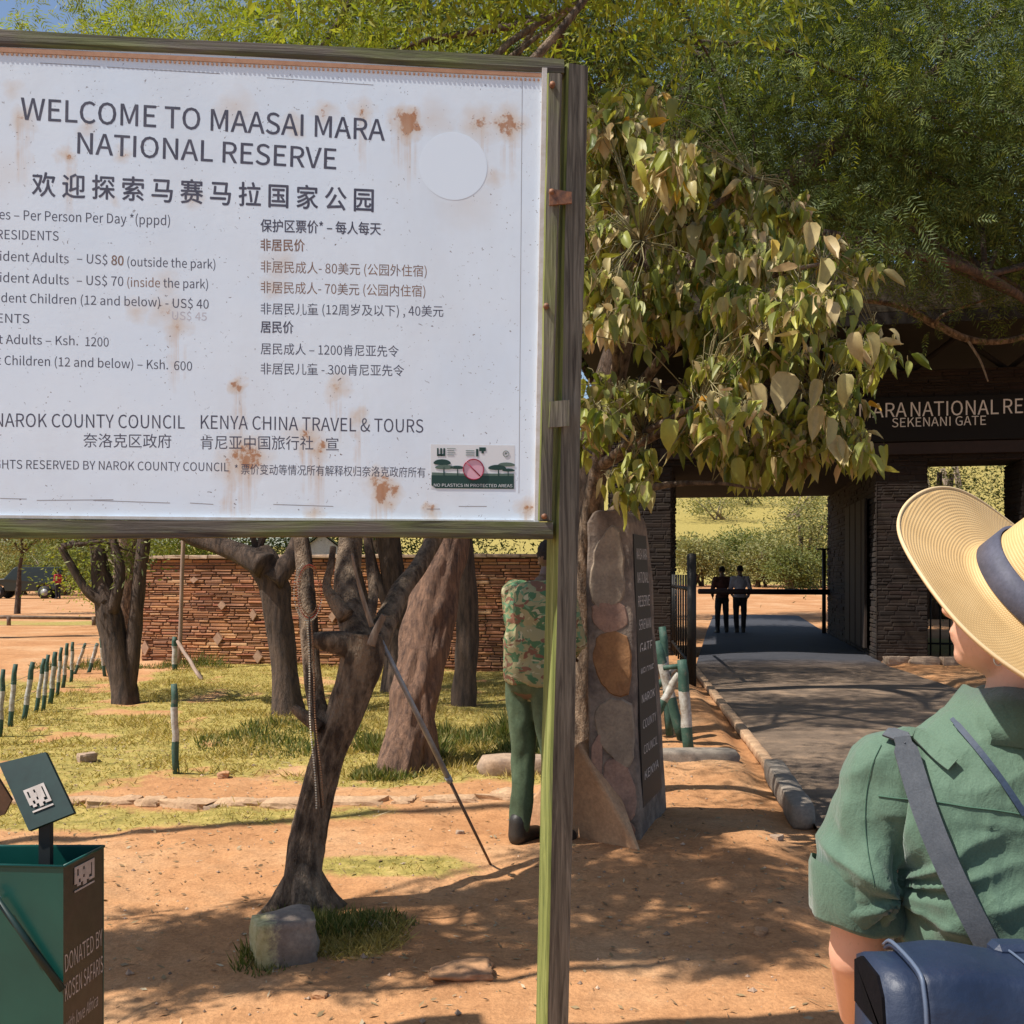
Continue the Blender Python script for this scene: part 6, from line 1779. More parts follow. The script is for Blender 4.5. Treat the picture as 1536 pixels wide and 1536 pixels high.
def person(name, label, loc, rz, h, skin, shirt, trousers, shoe, hair, J=None, voxel=.012, group=None, long_coat=0.0, head=(0, 0, 0), build=1.0, sleeves=True, hands_curl=.5, boxy=False):
    t = thing(name, label, "person", loc, rz, group)
    d = dict(pelvis=(0, 0, .53), waist=(0, 0, .61), chest=(0, 0, .73), neck=(0, 0, .835), head=(0, .01, .935), shL=(-.105, 0, .805), shR=(.105, 0, .805), elL=(-.135, -.01, .63), elR=(.135, -.01, .63),
             wrL=(-.14, .03, .485), wrR=(.14, .03, .485), hiL=(-.052, 0, .51), hiR=(.052, 0, .51), knL=(-.056, .01, .285), knR=(.056, .01, .285), anL=(-.058, -.01, .045), anR=(.058, -.01, .045), toL=(-.066, .085, .02), toR=(.066, .085, .02))
    d.update(J or {}); j = {k: Vector(v) * h for k, v in d.items()}; b = build
    hp, R = head_prims(j['head'], h, *head)
    body = hp + [cap_geo(j['neck'] - Vector((0, 0, .03 * h)), j['head'] - Vector((0, .012 * h, .03 * h)), .034 * h, .031 * h),
                 ell_geo(j['chest'], (.098 * h * b, .066 * h * b, .095 * h)), ell_geo(j['waist'], (.080 * h * b, .058 * h * b, .08 * h)), ell_geo(j['pelvis'], (.092 * h * b, .066 * h * b, .07 * h)),
                 cap_geo(j['shL'], j['shR'], .036 * h, .036 * h), cap_geo(j['chest'], j['neck'], .05 * h, .036 * h)]
    for s in 'LR':
        body += [cap_geo(j['sh' + s], j['el' + s], .031 * h * b, .024 * h), cap_geo(j['el' + s], j['wr' + s], .024 * h, .0155 * h), cap_geo(j['hi' + s], j['kn' + s], .050 * h * b, .034 * h), cap_geo(j['kn' + s], j['an' + s], .034 * h, .021 * h),
                 cap_geo(j['an' + s] - Vector((0, 0, .02 * h)), j['to' + s], .022 * h, .018 * h)]
        dd = (j['wr' + s] - j['el' + s]).normalized(); sx = 1 if s == 'L' else -1
        pn = Vector((sx, 0, 0)) - dd * dd.x * sx; side = Vector((0, 1, 0)) - dd * dd.y
        body += hand_prims(j['wr' + s], dd, pn, side, h / 1.7, hands_curl)
    organic("body", body, voxel if voxel > .015 else min(voxel, .0065), 3, skin, t)
    # clothes follow the body, a little larger
    e = .010
    wr = .85 if sleeves else .45
    sh = [ell_geo(j['chest'], (.098 * h * b + e, .070 * h * b + e, .098 * h)), ell_geo(j['waist'], (.088 * h * b + e, .066 * h * b + e, .09 * h)), cap_geo(j['shL'], j['shR'], .040 * h, .040 * h),
          ell_geo(j['pelvis'] + Vector((0, 0, .02 * h)), (.098 * h * b + e, .074 * h * b + e, (.05 + long_coat) * h)), cap_geo(j['chest'] + Vector((0, 0, .03 * h)), j['neck'] - Vector((0, 0, .012 * h)), .055 * h, .040 * h)]
    if boxy:
        sh += [ell_geo(j['waist'], (.104 * h * b, .074 * h * b, .16 * h)), ell_geo(j['chest'] + Vector((0, -.01 * h, 0)), (.112 * h * b, .078 * h * b, .105 * h)), ell_geo(j['pelvis'] + Vector((0, 0, .035 * h)), (.104 * h * b, .076 * h * b, .075 * h)),
               cap_geo(j['pelvis'] + Vector((0, 0, .02 * h)), j['chest'], .072 * h * b, .076 * h * b, 18)]
    for s in 'LR':
        sh.append(cap_geo(j['sh' + s], j['el' + s], .038 * h * b, .032 * h))
        if sleeves: sh.append(cap_geo(j['el' + s], j['el' + s].lerp(j['wr' + s], .9), .031 * h, .023 * h))
    def folds(co, nm):
        if boxy: co = np.stack([co[:, 0], co[:, 1], np.where((co[:, 2] < .515 * h) & (co[:, 2] > .46 * h) & (np.abs(co[:, 1]) < .2 * h), .515 * h + .006 * np.sin(co[:, 0] * 40), co[:, 2])], -1) if shirt_pass[0] else co
        return co + nm * (0.006 * vnoise(co * np.array([22, 22, 9.0])) + .004 * vnoise(co * np.array([40, 40, 17.0])))[:, None]
    shirt_pass = [True]
    organic("jacket" if long_coat else "shirt", sh, max(voxel, .012), 3, shirt, t, folds)
    shirt_pass[0] = False
    tr = [ell_geo(j['pelvis'], (.098 * h * b, .072 * h * b, .065 * h))]
    for s in 'LR': tr += [cap_geo(j['hi' + s], j['kn' + s], .054 * h * b, .041 * h), cap_geo(j['kn' + s], j['an' + s] + Vector((0, 0, .012 * h)), .041 * h, .033 * h)]
    organic("trousers", tr, max(voxel, .012), 3, trousers, t, folds)
    for s in 'LR':
        f = [cap_geo(j['an' + s] + Vector((0, -.012 * h, .03 * h)), j['an' + s] + Vector((0, -.015 * h, -.02 * h)), .029 * h, .030 * h), cap_geo(j['an' + s] + Vector((0, 0, -.018 * h)), j['to' + s], .028 * h, .024 * h)]
        organic("shoe", f, max(voxel, .01), 2, shoe, t)
    hc = Vector(j['head']); k = h / 1.7
    organic("hair", [ell_geo(hc + R @ Vector((0, -.020, .030)) * k, (.080 * k, .094 * k, .088 * k), 14, R)], max(voxel, .01), 1, hair, t, lambda co, nm: co + nm * (.003 * vnoise(co * 120))[:, None])
    return t, j

def camo():
    m, nt, p = mat_base('brushstroke_camouflage'); v = coord(nt, 'Object', (1, 1, 1.6))
    def lay(sc_, seed, lo):
        mp = N_(nt, "ShaderNodeMapping"); nt.links.new(v, mp.inputs[0]); mp.inputs['Location'].default_value = (seed, seed * 1.7, seed * .6)
        return ramp(nt, noise(nt, mp.outputs[0], sc_, 2, .5, 1.2), [(lo, (0, 0, 0)), (lo + .015, (1, 1, 1))])
    c = mix(nt, lay(9, 0, .52), (.29, .26, .13), (.065, .15, .065)); c = mix(nt, lay(8, 7, .56), c, (.19, .085, .05)); c = mix(nt, lay(12, 13, .63), c, (.42, .38, .23)); c = mix(nt, lay(10, 22, .60), c, (.13, .24, .13))
    nt.links.new(c, p.inputs['Base Color']); p.inputs['Roughness'].default_value = .85
    n2 = noise(nt, v, 30, 3); bump(nt, p, n2, .25, .01); return m

olive = simple('green_trousers', (.085, .125, .07), (.06, .09, .048), .85, 12, .3, .008)
bootm = simple('black_boot', (.02, .018, .016), (.035, .028, .022), .5, 20, .2); hairm = simple('black_hair', (.012, .010, .009), (.02, .016, .014), .9, 60, .3)
g = GP(801, 1272)
t, j = person("person", "soldier in camouflage jacket and green trousers, half hidden behind the sign post", (g.x, g.y + .05, 0), rad(-42), 1.74, SKIN_D, camo(), olive, bootm, hairm,
              dict(pelvis=(0, -.01, .53), waist=(0, -.01, .62), chest=(0, .01, .735), neck=(0, .05, .825), head=(0, .095, .905), shL=(-.105, .02, .80), shR=(.105, .02, .80), elL=(-.130, .06, .65), elR=(.108, .08, .645), wrL=(-.06, .16, .60), wrR=(.02, .17, .60),
                   anL=(-.048, -.01, .045), anR=(.05, .03, .045), knL=(-.052, .01, .285), knR=(.055, .03, .285), toL=(-.052, .075, .02), toR=(.058, .11, .02)),
              voxel=.012, long_coat=.045, head=(0, -.4, 0), build=1.02, boxy=True)
g = W(1083, 951, 25.8); g.z = 0
gr_ = simple('dark_red_brown_cloth', (.10, .035, .03), (.06, .028, .025), .85, 10, .2); bl = simple('pale_grey_shirt', (.48, .46, .50), (.36, .34, .40), .85, 10, .2)
dkt = simple('dark_trousers', (.025, .022, .025), (.018, .016, .02), .85, 10, .2)
wj = dict(anL=(-.075, -.03, .045), anR=(.075, .03, .045), toL=(-.085, .06, .02), toR=(.095, .11, .02), knL=(-.066, 0, .285), knR=(.068, .03, .285), elL=(-.145, .0, .64), elR=(.135, .03, .64), wrL=(-.12, .08, .55), wrR=(.10, .11, .56))
person("person", "person in dark top seen from behind at the boom, left of the pair", g, rad(4), 1.68, SKIN_D, gr_, dkt, bootm, hairm, wj, voxel=.016)
g = W(1110, 950, 25.7); g.z = 0
person("person", "person in pale grey shirt seen from behind, right of the pair", g, rad(-5), 1.70, SKIN_D, bl, dkt, bootm, hairm,
       dict(anL=(-.04, .03, .045), anR=(.045, -.02, .045), toL=(-.045, .12, .02), toR=(.06, .07, .02), elL=(-.135, .02, .64), elR=(.145, -.01, .64), wrL=(-.10, .10, .56), wrR=(.12, .07, .53)), voxel=.016)
g = W(87, 900, 60); g.z = 0
person("person", "person in bright red jacket standing by the far left four-wheel-drive", g, rad(60), 1.72, SKIN_D, simple('red_jacket', (.45, .02, .035), (.3, .015, .03), .8, 6, .1), dkt, bootm, hairm,
       dict(wrL=(-.06, .16, .60), wrR=(.10, .13, .56)), voxel=.02)

# ------------------------------------------------------------------ parked four-wheel-drives
def car(loc, rz, label, paint):
    t = thing("parked_car", label, "car", loc, rz, "four-wheel-drives parked beyond the dirt track")
    Wd = .86
    # side profile (x forward, z up)
    prof = [(-2.0, .55), (-2.02, 1.05), (-1.95, 1.15), (-1.80, 1.82), (-1.70, 1.88), (.35, 1.88), (.50, 1.80), (.98, 1.20), (1.95, 1.10), (2.05, 1.0), (2.08, .55), (1.75, .50), (1.70, .72), (1.48, .88), (1.22, .88), (1.0, .72), (.95, .45), (-.90, .45), (-.95, .72), (-1.17, .88), (-1.43, .88), (-1.65, .72), (-1.70, .50)]
    V = [(x, -Wd * (.86 if z > 1.3 else 1), z) for x, z in prof] + [(x, Wd * (.86 if z > 1.3 else 1), z) for x, z in prof]; n = len(prof)
    mb = MB(); mb.add(V, [tuple(range(n)), tuple(range(2 * n - 1, n - 1, -1))] + [(i, i + n, (i + 1) % n + n, (i + 1) % n) for i in range(n)])
    bo = mb.build("body", paint, t); bv = bo.modifiers.new("bevel", 'BEVEL'); bv.width = .04; bv.segments = 2
    glass = flat_mat('dark_car_glass', (.02, .03, .035), .08)
    for s in (-1, 1):
        for (a, b_) in ((-1.70, -1.05), (-.97, -.25), (-.17, .42)):
            y0 = s * (Wd * .86 + .012); x1 = b_ + (.30 if b_ > .3 else 0)
            mb = MB(); mb.add([(a, s * (Wd * .93 + .01), 1.27), (x1, s * (Wd * .93 + .01), 1.27), (b_, y0, 1.76), (a, y0, 1.76)], [(0, 1, 2, 3)]); mb.build("side_window", glass, t)
    mb = MB(); mb.add([(.56, -.66, 1.76), (.56, .66, 1.76), (1.0, .74, 1.24), (1.0, -.74, 1.24)], [(0, 1, 2, 3)]); mb.build("windscreen", glass, t)
    mb = MB(); mb.add([(-1.84, -.64, 1.76), (-1.84, .64, 1.76), (-1.98, .7, 1.25), (-1.98, -.7, 1.25)], [(0, 1, 2, 3)]); mb.build("rear_window", glass, t)
    ty = flat_mat('tyre_rubber', (.02, .02, .02), .8); rm = flat_mat('steel_rim', (.3, .3, .3), .4)
    for x in (-1.3, 1.35):
        for s in (-1, 1):
            mb = MB(); mb.tube([(x, s * .70, .38), (x, s * .90, .38)], .38, 20); w_ = mb.build("wheel", ty, t)
            mb = MB(); mb.tube([(x, s * .895, .38), (x, s * .915, .38)], .21, 14); mb.build("rim", rm, w_)
    for s in (-1, 1):
        mb = MB(); mb.ell((2.05, s * .62, .92), (.04, .11, .09), 10); mb.build("headlight", flat_mat('lamp_glass', (.7, .7, .65), .2), t)
        mb = MB(); mb.box((-2.02, s * .72, .95), (.04, .1, .22)); mb.build("tail_light", flat_mat('red_lens', (.4, .01, .01), .3), t)
    mb = MB(); mb.box((2.12, 0, .58), (.12, 1.6, .16), bev=.03); mb.build("bumper", ty, t)
    mb = MB()
    for y in (-.6, 0, .6): mb.tube([(-1.5, y, 1.96), (.2, y, 1.96)], .025, 6)
    for x in (-1.4, -.6, .1): mb.tube([(x, -.66, 1.95), (x, .66, 1.95)], .02, 6)
    mb.build("roof_rack", ty, t)
    return t
pm_ = flat_mat('dark_green_car_paint', (.022, .028, .022), .3)
g = W(40, 898, 61.5); car((g.x, 61.5, 0), rad(186), "dark four-wheel-drive parked at the far left beyond the dirt track", pm_)
g = W(192, 897, 62); car((g.x, 62, 0), rad(172), "dark four-wheel-drive mostly hidden behind the forked tree", flat_mat('grey_green_car_paint', (.05, .055, .045), .3))

# small white hut behind the wall
def hut():
    g = at_px(470, 24)
    t = thing("white_hut", "small pale-roofed white building whose gable shows over the wall", "building", (g, 24, 0), rad(12))
    wm = simple('whitewash', (.78, .77, .72), (.68, .66, .60), .8, 3, .1)
    mb = MB(); mb.prism([(-.5, 0), (.9, 0), (.9, 1.86), (.2, 2.4), (-.5, 1.86)], 0, 2.2); mb.build("wall", wm, t)
    rf = simple('green_iron_roof', (.20, .24, .14), (.14, .17, .10), .6, 4, .1)
    for a, b_ in (((-.62, 1.80), (.2, 2.44)), ((.2, 2.44), (1.02, 1.80))):
        mb = MB(); mb.prism([a, b_, (b_[0], b_[1] + .04), (a[0], a[1] + .04)], -.12, 2.3); mb.build("roof", rf, t)
    mb = MB(); mb.box((.2, -.03, 1.0), (.5, .05, 1.5)); mb.build("door", rf, t)
hut()

# ------------------------------------------------------------------ the woman in the straw hat
def woman():
    D = 1.35
    bx, by = .672, 1.37
    t = thing("person", "woman seen from behind in a green shirt, navy bag on her back", "person", (bx, by, 0))
    S = .6 / .6
    def L(px, py, d=D): q = W(px, py, d); return Vector((q.x - bx, q.y - by, q.z))
    hc = L(1540, 910, 1.36)                        # head centre
    YAW, PIT, ROL = rad(48), rad(12), rad(-6)
    hp, R = head_prims(hc, 1.62, YAW, PIT, ROL)
    neck = Vector((.005, .0, 1.335)); shL, shR = Vector((-.176, .0, 1.236)), Vector((.176, .0, 1.236))
    elL, wrL = Vector((-.205, .03, .985)), Vector((-.150, .20, .83)); elR, wrR = Vector((.225, .03, .985)), Vector((.20, .17, .80))
    hiL, hiR, knL, knR = Vector((-.085, 0, .80)), Vector((.085, 0, .80)), Vector((-.09, .01, .44)), Vector((.09, .01, .44))
    anL, anR = Vector((-.09, -.015, .07)), Vector((.095, -.015, .07)); toL, toR = Vector((-.105, .13, .03)), Vector((.11, .13, .03))
    jb = hc + R @ Vector((0, .0, -.06))
    body = hp + [cap_geo(neck - Vector((0, 0, .04)), hc + R @ Vector((0, -.030, -.05)), .056, .050), ell_geo((0, 0, 1.16), (.150, .10, .14)), ell_geo((0, 0, 1.0), (.125, .09, .13)), ell_geo((0, 0, .86), (.155, .105, .12)), cap_geo(shL, shR, .045, .045), cap_geo((0, 0, 1.2), neck, .08, .050)]
    for sh, el, wr, hi, kn, an, to, sx in ((shL, elL, wrL, hiL, knL, anL, toL, 1), (shR, elR, wrR, hiR, knR, anR, toR, -1)):
        body += [cap_geo(sh, el, .046, .037, 18), cap_geo(el, wr, .037, .024, 18), cap_geo(hi, kn, .08, .055), cap_geo(kn, an, .053, .033), cap_geo(an - Vector((0, 0, .03)), to, .034, .028)]
        dd = (wr - el).normalized(); pn = Vector((sx, 0, 0)) - dd * dd.x * sx; side = Vector((0, 0, 1)) - dd * dd.z
        body += hand_prims(wr, dd, pn, side, .92, .6)
    organic("body", body, .0052, 3, SKIN_L, t)
    for s in (-1, 1):
        V, F = ell_geo(hc + R @ Vector((s * .030, .073, .004)) * .953, (.0105, .0105, .0105), 10); mb = MB(); mb.add(V, F, True); mb.build("eye", flat_mat('eye_white', (.75, .73, .70), .2), t)
    organic("hair", [ell_geo(hc + R @ Vector((0, -.024, .030)), (.078, .092, .086), 16, R), ell_geo(hc + R @ Vector((0.02, -.068, -.035)), (.045, .032, .05), 14, R)], .006, 2, simple('brown_hair', (.16, .08, .04), (.09, .045, .025), .6, 30, .3, .004, (1, 1, .15)), t)
    # earring
    e = hc + R @ Vector((-.082, .0, -.058)); mb = MB(); mb.tube([e + Vector((.006 * math.cos(a), 0, .008 * math.sin(a))) for a in [2 * math.pi * k / 14 for k in range(14)]], .0012, 5, closed=True)
    mb.build("earring", flat_mat('silver', (.6, .6, .58), .25), t)

    # ---- shirt
    def shirt_deform(co, nm):
        x, y, z = co[:, 0], co[:, 1], co[:, 2]
        back = sstep(-y, -.02, .03)
        yoke = sstep(-z, -1.192, -1.186)
        # pleats gathered under the yoke, dying out downwards and bending with the cloth
        w1 = vnoise(co * np.array([5, 5, 4.0])); fade = yoke * np.exp(-np.clip(1.19 - z, 0, 9) / .16)
        pl = np.abs(np.sin(x * 62 + 3.5 * w1 + 6 * (1.19 - z))) ** .6 - .6
        # creases fanning out of the armpit
        th = np.arctan2(z - 1.085, x + .185); rr_ = np.hypot(z - 1.085, x + .185)
        fan = (1 - 2 * np.abs(vnoise(np.stack([th * 3.4, rr_ * 6, z * 0], -1)))) * np.exp(-rr_ / .17)
        # long slanting drag folds and small sharp crumples
        sl = 1 - 2 * np.abs(vnoise(np.stack([x * 8 + z * 11, y * 5, z * 4 - x * 5], -1)))
        s2 = 1 - 2 * np.abs(vnoise(np.stack([x * 13 - z * 19, y * 9, z * 9 + x * 5], -1) + 8))
        cr = (1 - 2 * np.abs(vnoise(co * np.array([30, 26, 17.0]) + 3)))
        c2 = (1 - 2 * np.abs(vnoise(co * np.array([52, 46, 44.0]) + 6)))
        d = .0065 * pl * fade * back + .0130 * fan * back + .0105 * sl * sstep(-z, -1.27, -1.15) + .0060 * s2 + .0028 * cr + .0008 * c2 + .0018 * (1 - yoke) * back
        # deep fold between sleeve and back
        fx = np.exp(-((x + .172 - .06 * (1.12 - z)) / .010) ** 2) * sstep(-z, -1.19, -1.10) * (y < .03)
        d = d - .016 * fx
        d = d - .004 * np.exp(-((x + .145 - .12 * (1.12 - z)) / .009) ** 2) * sstep(-z, -1.16, -1.08) * (y < .03)
        return co + nm * d[:, None]
    sm, nt, p = mat_base('sage_green_cotton'); v = coord(nt, 'Object'); n1 = noise(nt, v, 5, 4, .6); n2 = noise(nt, v, 420, 2, .5); n3 = noise(nt, coord(nt, 'Object', (1, 1, .5)), 40, 5, .6, .6)
    c = ramp(nt, n1, [(.3, (.068, .125, .082)), (.7, (.090, .158, .105))]); c = mix(nt, .25, c, ramp(nt, n2, [(.3, (.6,) * 3), (.7, (1.35,) * 3)]), 'MULTIPLY')
    nt.links.new(c, p.inputs['Base Color']); p.inputs['Roughness'].default_value = .8; p.inputs['Sheen Weight'].default_value = .25
    cz = noise(nt, coord(nt, 'Object', (1, 1, .7), (0, .5, 0)), 9, 2, .5, .5)
    ridge = math_(nt, 'POWER', math_(nt, 'SUBTRACT', 1.0, math_(nt, 'ABSOLUTE', math_(nt, 'MULTIPLY', math_(nt, 'SUBTRACT', cz, .5), 5.0)), clamp=True), 2.0)
    bump(nt, p, math_(nt, 'ADD', math_(nt, 'ADD', n3, math_(nt, 'MULTIPLY', n2, .12)), math_(nt, 'MULTIPLY', ridge, .34)), .55, .006)
    sec = [(.78, .165, .115), (.90, .160, .113), (1.0, .156, .110), (1.08, .162, .113), (1.16, .174, .116), (1.22, .180, .110), (1.26, .160, .098), (1.295, .118, .083), (1.325, .078, .068), (1.34, .058, .056)]
    P_ = smooth_path([(z, a_, b_, 0) for z, a_, b_ in sec], 4)
    sp = [tube_geo([Vector((0, 0, q[0])) for q in P_], [q[2] for q in P_], 40, ry=[q[1] for q in P_]), cap_geo(shL, shR, .052, .052, 18)]
    for sh, el in ((shL, elL), (shR, elR)):
        sx = -1 if sh.x < 0 else 1
        e2 = sh.lerp(el, .60) + Vector((sx * .012, 0, 0)); sp += [cap_geo(sh, e2, .051, .059, 20)]
    shirt = organic("shirt", sp, .0042, 6, sm, t, shirt_deform)
    # rolled cuffs, wide and standing off the arm
    for sh, el in ((shL, elL), (shR, elR)):
        sx = -1 if sh.x < 0 else 1
        a = sh.lerp(el, .36) + Vector((sx * .030, .0, 0)); b = sh.lerp(el, .80) + Vector((sx * .004, .0, 0)); n = 40
        ax = (b - a).normalized(); u_ = Vector((1, 0, 0)) - ax * ax.x; u_.normalize(); w_ = ax.cross(u_)
        V, F = [], []
        prof = [(.52, .059), (.62, .063), (.80, .066), (.98, .067), (1.03, .066), (1.025, .063), (.9, .061), (.7, .058)]
        for i, (s, r_) in enumerate(prof):
            for k in range(n):
                an_ = 2 * math.pi * k / n; rr = r_ * (1 + .05 * math.sin(3 * an_ + 1) + .03 * math.sin(7 * an_ + i * .3))
                q = a.lerp(b, s) + u_ * math.cos(an_) * rr + w_ * math.sin(an_) * rr * .95 + ax * (.006 * math.sin(2 * an_ + .5) + (-.045 * max(0, math.cos(an_) * sx) if s < .7 else -.02 * max(0, math.cos(an_) * sx)))
                V.append(q)
        for i in range(len(prof) - 1):
            for k in range(n): F.append((i * n + k, i * n + (k + 1) % n, (i + 1) * n + (k + 1) % n, (i + 1) * n + k))
        mb = MB(); mb.add(V, F, True); mb.build("rolled_cuff", sm, t)
    # collar: a folded band round the neck
    def band(z0, z1, r0, r1, dz, name, tilt=.03, th=.004, a0=-250, a1=70, off=(0, 0)):
        V, F = [], []; n = 40; rows = [(z1, r1), (z1 + .006, (r1 + .001)), ((z0 + z1) / 2, (r0 + r1) / 2 + .006), (z0, r0 + .004), (z0 + .002, r0), ((z0 + z1) / 2, (r0 + r1) / 2), (z1 - .003, r1 - .004)]
        for (z, r_) in rows:
            for k in range(n + 1):
                a = rad(a0 + (a1 - a0) * k / n); c_, s_ = math.cos(a), math.sin(a)
                V.append(Vector((neck.x + off[0] + c_ * r_ * 1.12, neck.y + off[1] + s_ * r_ * (1.02), z - tilt * s_ * .0 + dz * max(0, s_) - .016 * max(0, -s_) * 0 + .003 * math.sin(5 * a) )))
        for i in range(len(rows) - 1):
            for k in range(n): q = i * (n + 1) + k; F.append((q, q + 1, q + n + 2, q + n + 1))
        mb = MB(); mb.add(V, F, True); return mb.build(name, sm, t)
    band(1.284, 1.347, .106, .066, -.02, "collar")
    # things lying on the shirt are set on its surface
    dg = bpy.context.evaluated_depsgraph_get(); bvh = BVHTree.FromPolygons([v.co[:] for v in shirt.data.vertices], [p_.vertices[:] for p_ in shirt.data.polygons])
    def on(px, py, off=.004):
        o_ = Vector((-bx, -by, CAMH)); d_ = L(px, py) - o_; d_.normalize(); h_ = bvh.ray_cast(o_, d_)
        if h_[0] is None:
            h2 = bvh.find_nearest(L(px, py)); return h2[0] + h2[1] * off, h2[1]
        return h_[0] + h_[1] * off, h_[1]
    def strap(pts, w, mat, name, off=.005, th=.0025, pre=()):
        P, Nn = [], []
        sp_ = smooth_path([(a, b, 0, 0) for a, b in pts], 5)
        for q in sp_: a, b = on(q[0], q[1], off); P.append(a); Nn.append(b)
        for _ in range(40): P = [P[0]] + [(P[i - 1] + P[i] * 2 + P[i + 1]) / 4 for i in range(1, len(P) - 1)] + [P[-1]]; Nn = [Nn[0]] + [(Nn[i - 1] + Nn[i] * 2 + Nn[i + 1]).normalized() for i in range(1, len(Nn) - 1)] + [Nn[-1]]
        V, F = [], []
        for i in range(len(P)):
            T = (P[min(i + 1, len(P) - 1)] - P[max(i - 1, 0)]).normalized(); sdv = T.cross(Nn[i]).normalized(); w_ = w * (1 if i > 1 else .7)
            V += [P[i] - sdv * w_ / 2, P[i] - sdv * w_ / 2 + Nn[i] * th, P[i] + sdv * w_ / 2 + Nn[i] * th, P[i] + sdv * w_ / 2]
        for i in range(len(P) - 1):
            for k in range(4): F.append((i * 4 + k, i * 4 + (k + 1) % 4, (i + 1) * 4 + (k + 1) % 4, (i + 1) * 4 + k))
        F += [(3, 2, 1, 0), tuple(len(V) - 4 + k for k in range(4))]
        mb = MB(); mb.add(V, [f for i, f in enumerate(F) if i >= len(F) - 2 or i % 4 != 1]); mb.add([V[q] for i in range(len(P)) for q in (i * 4 + 1, i * 4 + 2)], [(i * 2, i * 2 + 1, i * 2 + 3, i * 2 + 2) for i in range(len(P) - 1)], True); return mb.build(name, mat, t)
    th_ = sm
    strap([(1352, 1112), (1366, 1096), (1386, 1112), (1410, 1140), (1430, 1150)], .018, sm, "shoulder_tab", .007, .004)
    seam = flat_mat('dark_green_stitching', (.055, .12, .08), .9)
    def stitch(pts, name, r=.0011):
        sp_ = smooth_path([(a, b, 0, 0) for a, b in pts], 8); P = [on(q[0], q[1], .0012)[0] for q in sp_]
        mb = MB(); mb.tube(P, r, 5); return mb.build(name, seam, t)
    stitch([(1318, 1194), (1350, 1198), (1400, 1202), (1450, 1210), (1500, 1216), (1534, 1222)], "yoke_seam", .0010)
    stitch([(1322, 1118), (1308, 1150), (1300, 1190), (1298, 1240), (1304, 1290), (1312, 1330)], "armhole_seam", .0006)
    # ---- hat: wide straw hat with a dark ribbon, tipped back and to the right
    n_ = Vector((.40, -.60, .69)).normalized()
    cen = L(1566, 908, 1.335)
    ex = Vector((0, 0, 1)).cross(n_).normalized(); ey = n_.cross(ex)
    Mh = Matrix(((ex.x, ey.x, n_.x, cen.x), (ex.y, ey.y, n_.y, cen.y), (ex.z, ey.z, n_.z, cen.z), (0, 0, 0, 1)))
    st, nt, p = mat_base('braided_straw'); tc = N_(nt, "ShaderNodeTexCoord"); sep = N_(nt, "ShaderNodeSeparateXYZ"); nt.links.new(tc.outputs['Object'], sep.inputs[0])
    rr = math_(nt, 'SQRT', math_(nt, 'ADD', math_(nt, 'MULTIPLY', sep.outputs[0], sep.outputs[0]), math_(nt, 'MULTIPLY', sep.outputs[1], sep.outputs[1])))
    an_ = math_(nt, 'ARCTAN2', sep.outputs[1], sep.outputs[0]); n1 = noise(nt, tc.outputs['Object'], 16, 4, .6)
    rz_ = math_(nt, 'ADD', math_(nt, 'ADD', rr, math_(nt, 'MULTIPLY', sep.outputs[2], -1.0)), math_(nt, 'MULTIPLY', n1, .0012))
    ring = math_(nt, 'SINE', math_(nt, 'MULTIPLY', rz_, 2 * math.pi / .0044)); tick = math_(nt, 'SINE', math_(nt, 'ADD', math_(nt, 'MULTIPLY', an_, 230.0), math_(nt, 'MULTIPLY', math_(nt, 'FLOOR', math_(nt, 'DIVIDE', rz_, .0044)), 2.1)))
    hgt = math_(nt, 'ADD', math_(nt, 'MULTIPLY', ring, .7), math_(nt, 'MULTIPLY', tick, .35))
    c = ramp(nt, math_(nt, 'ADD', math_(nt, 'MULTIPLY', hgt, .11), math_(nt, 'ADD', math_(nt, 'MULTIPLY', n1, .5), .25)), [(.2, (.44, .265, .10)), (.5, (.60, .39, .165)), (.8, (.70, .49, .24))])
    nt.links.new(c, p.inputs['Base Color']); p.inputs['Roughness'].default_value = .6; bump(nt, p, hgt, .4, .0007)
    def brim_z(r_, a):
        s = (r_ - .085) / .125
        return -.018 * s + .030 * s * s * math.cos(a - rad(150)) + .020 * s * s * math.cos(2 * (a - rad(60))) + .004 * s * math.sin(5 * a)
    nA = 128; V, F = [], []
    prof = []
    # crown from its pinched top outwards, then the brim, then back underneath
    for r_, z in ((0.0, .108), (.02, .1085), (.04, .110), (.060, .1105), (.072, .106), (.081, .096), (.087, .080), (.091, .054), (.095, .024), (.099, .006)): prof.append((r_, z, 0))
    for s in np.linspace(.1, 1, 14): prof.append((.099 + .104 * s, 0, 1))
    prof.append((.2045, -.002, 1)); prof.append((.2025, -.005, 1))
    for s in np.linspace(.95, .05, 8): prof.append((.099 + .100 * s, -.004, 1))
    for r_, z in ((.093, .018), (.088, .05), (.082, .08), (.05, .100), (0.001, .100)): prof.append((r_, z, 0))
    for i, (r_, z, br) in enumerate(prof):
        for k in range(nA):
            a = 2 * math.pi * k / nA; ovx, ovy = 1.0, 1.06
            zz = z + (brim_z(r_, a) if br else 0)
            if not br and z > .07: zz -= .020 * math.exp(-((r_ * math.cos(a - rad(70))) / .020) ** 2) * (1 if r_ < .06 else .3)
            V.append((r_ * math.cos(a) * ovx, r_ * math.sin(a) * ovy, zz))
    for i in range(len(prof) - 1):
        for k in range(nA): F.append((i * nA + k, i * nA + (k + 1) % nA, (i + 1) * nA + (k + 1) % nA, (i + 1) * nA + k))
    hat = thing("straw_hat", "wide-brimmed golden straw hat with a dark ribbon on the woman's head", "hat", (bx, by, 0))
    hb = MB(); hb.add(V, F, True); h_ = hb.build("straw_body", st, hat); h_.matrix_local = Mh
    V, F = [], []
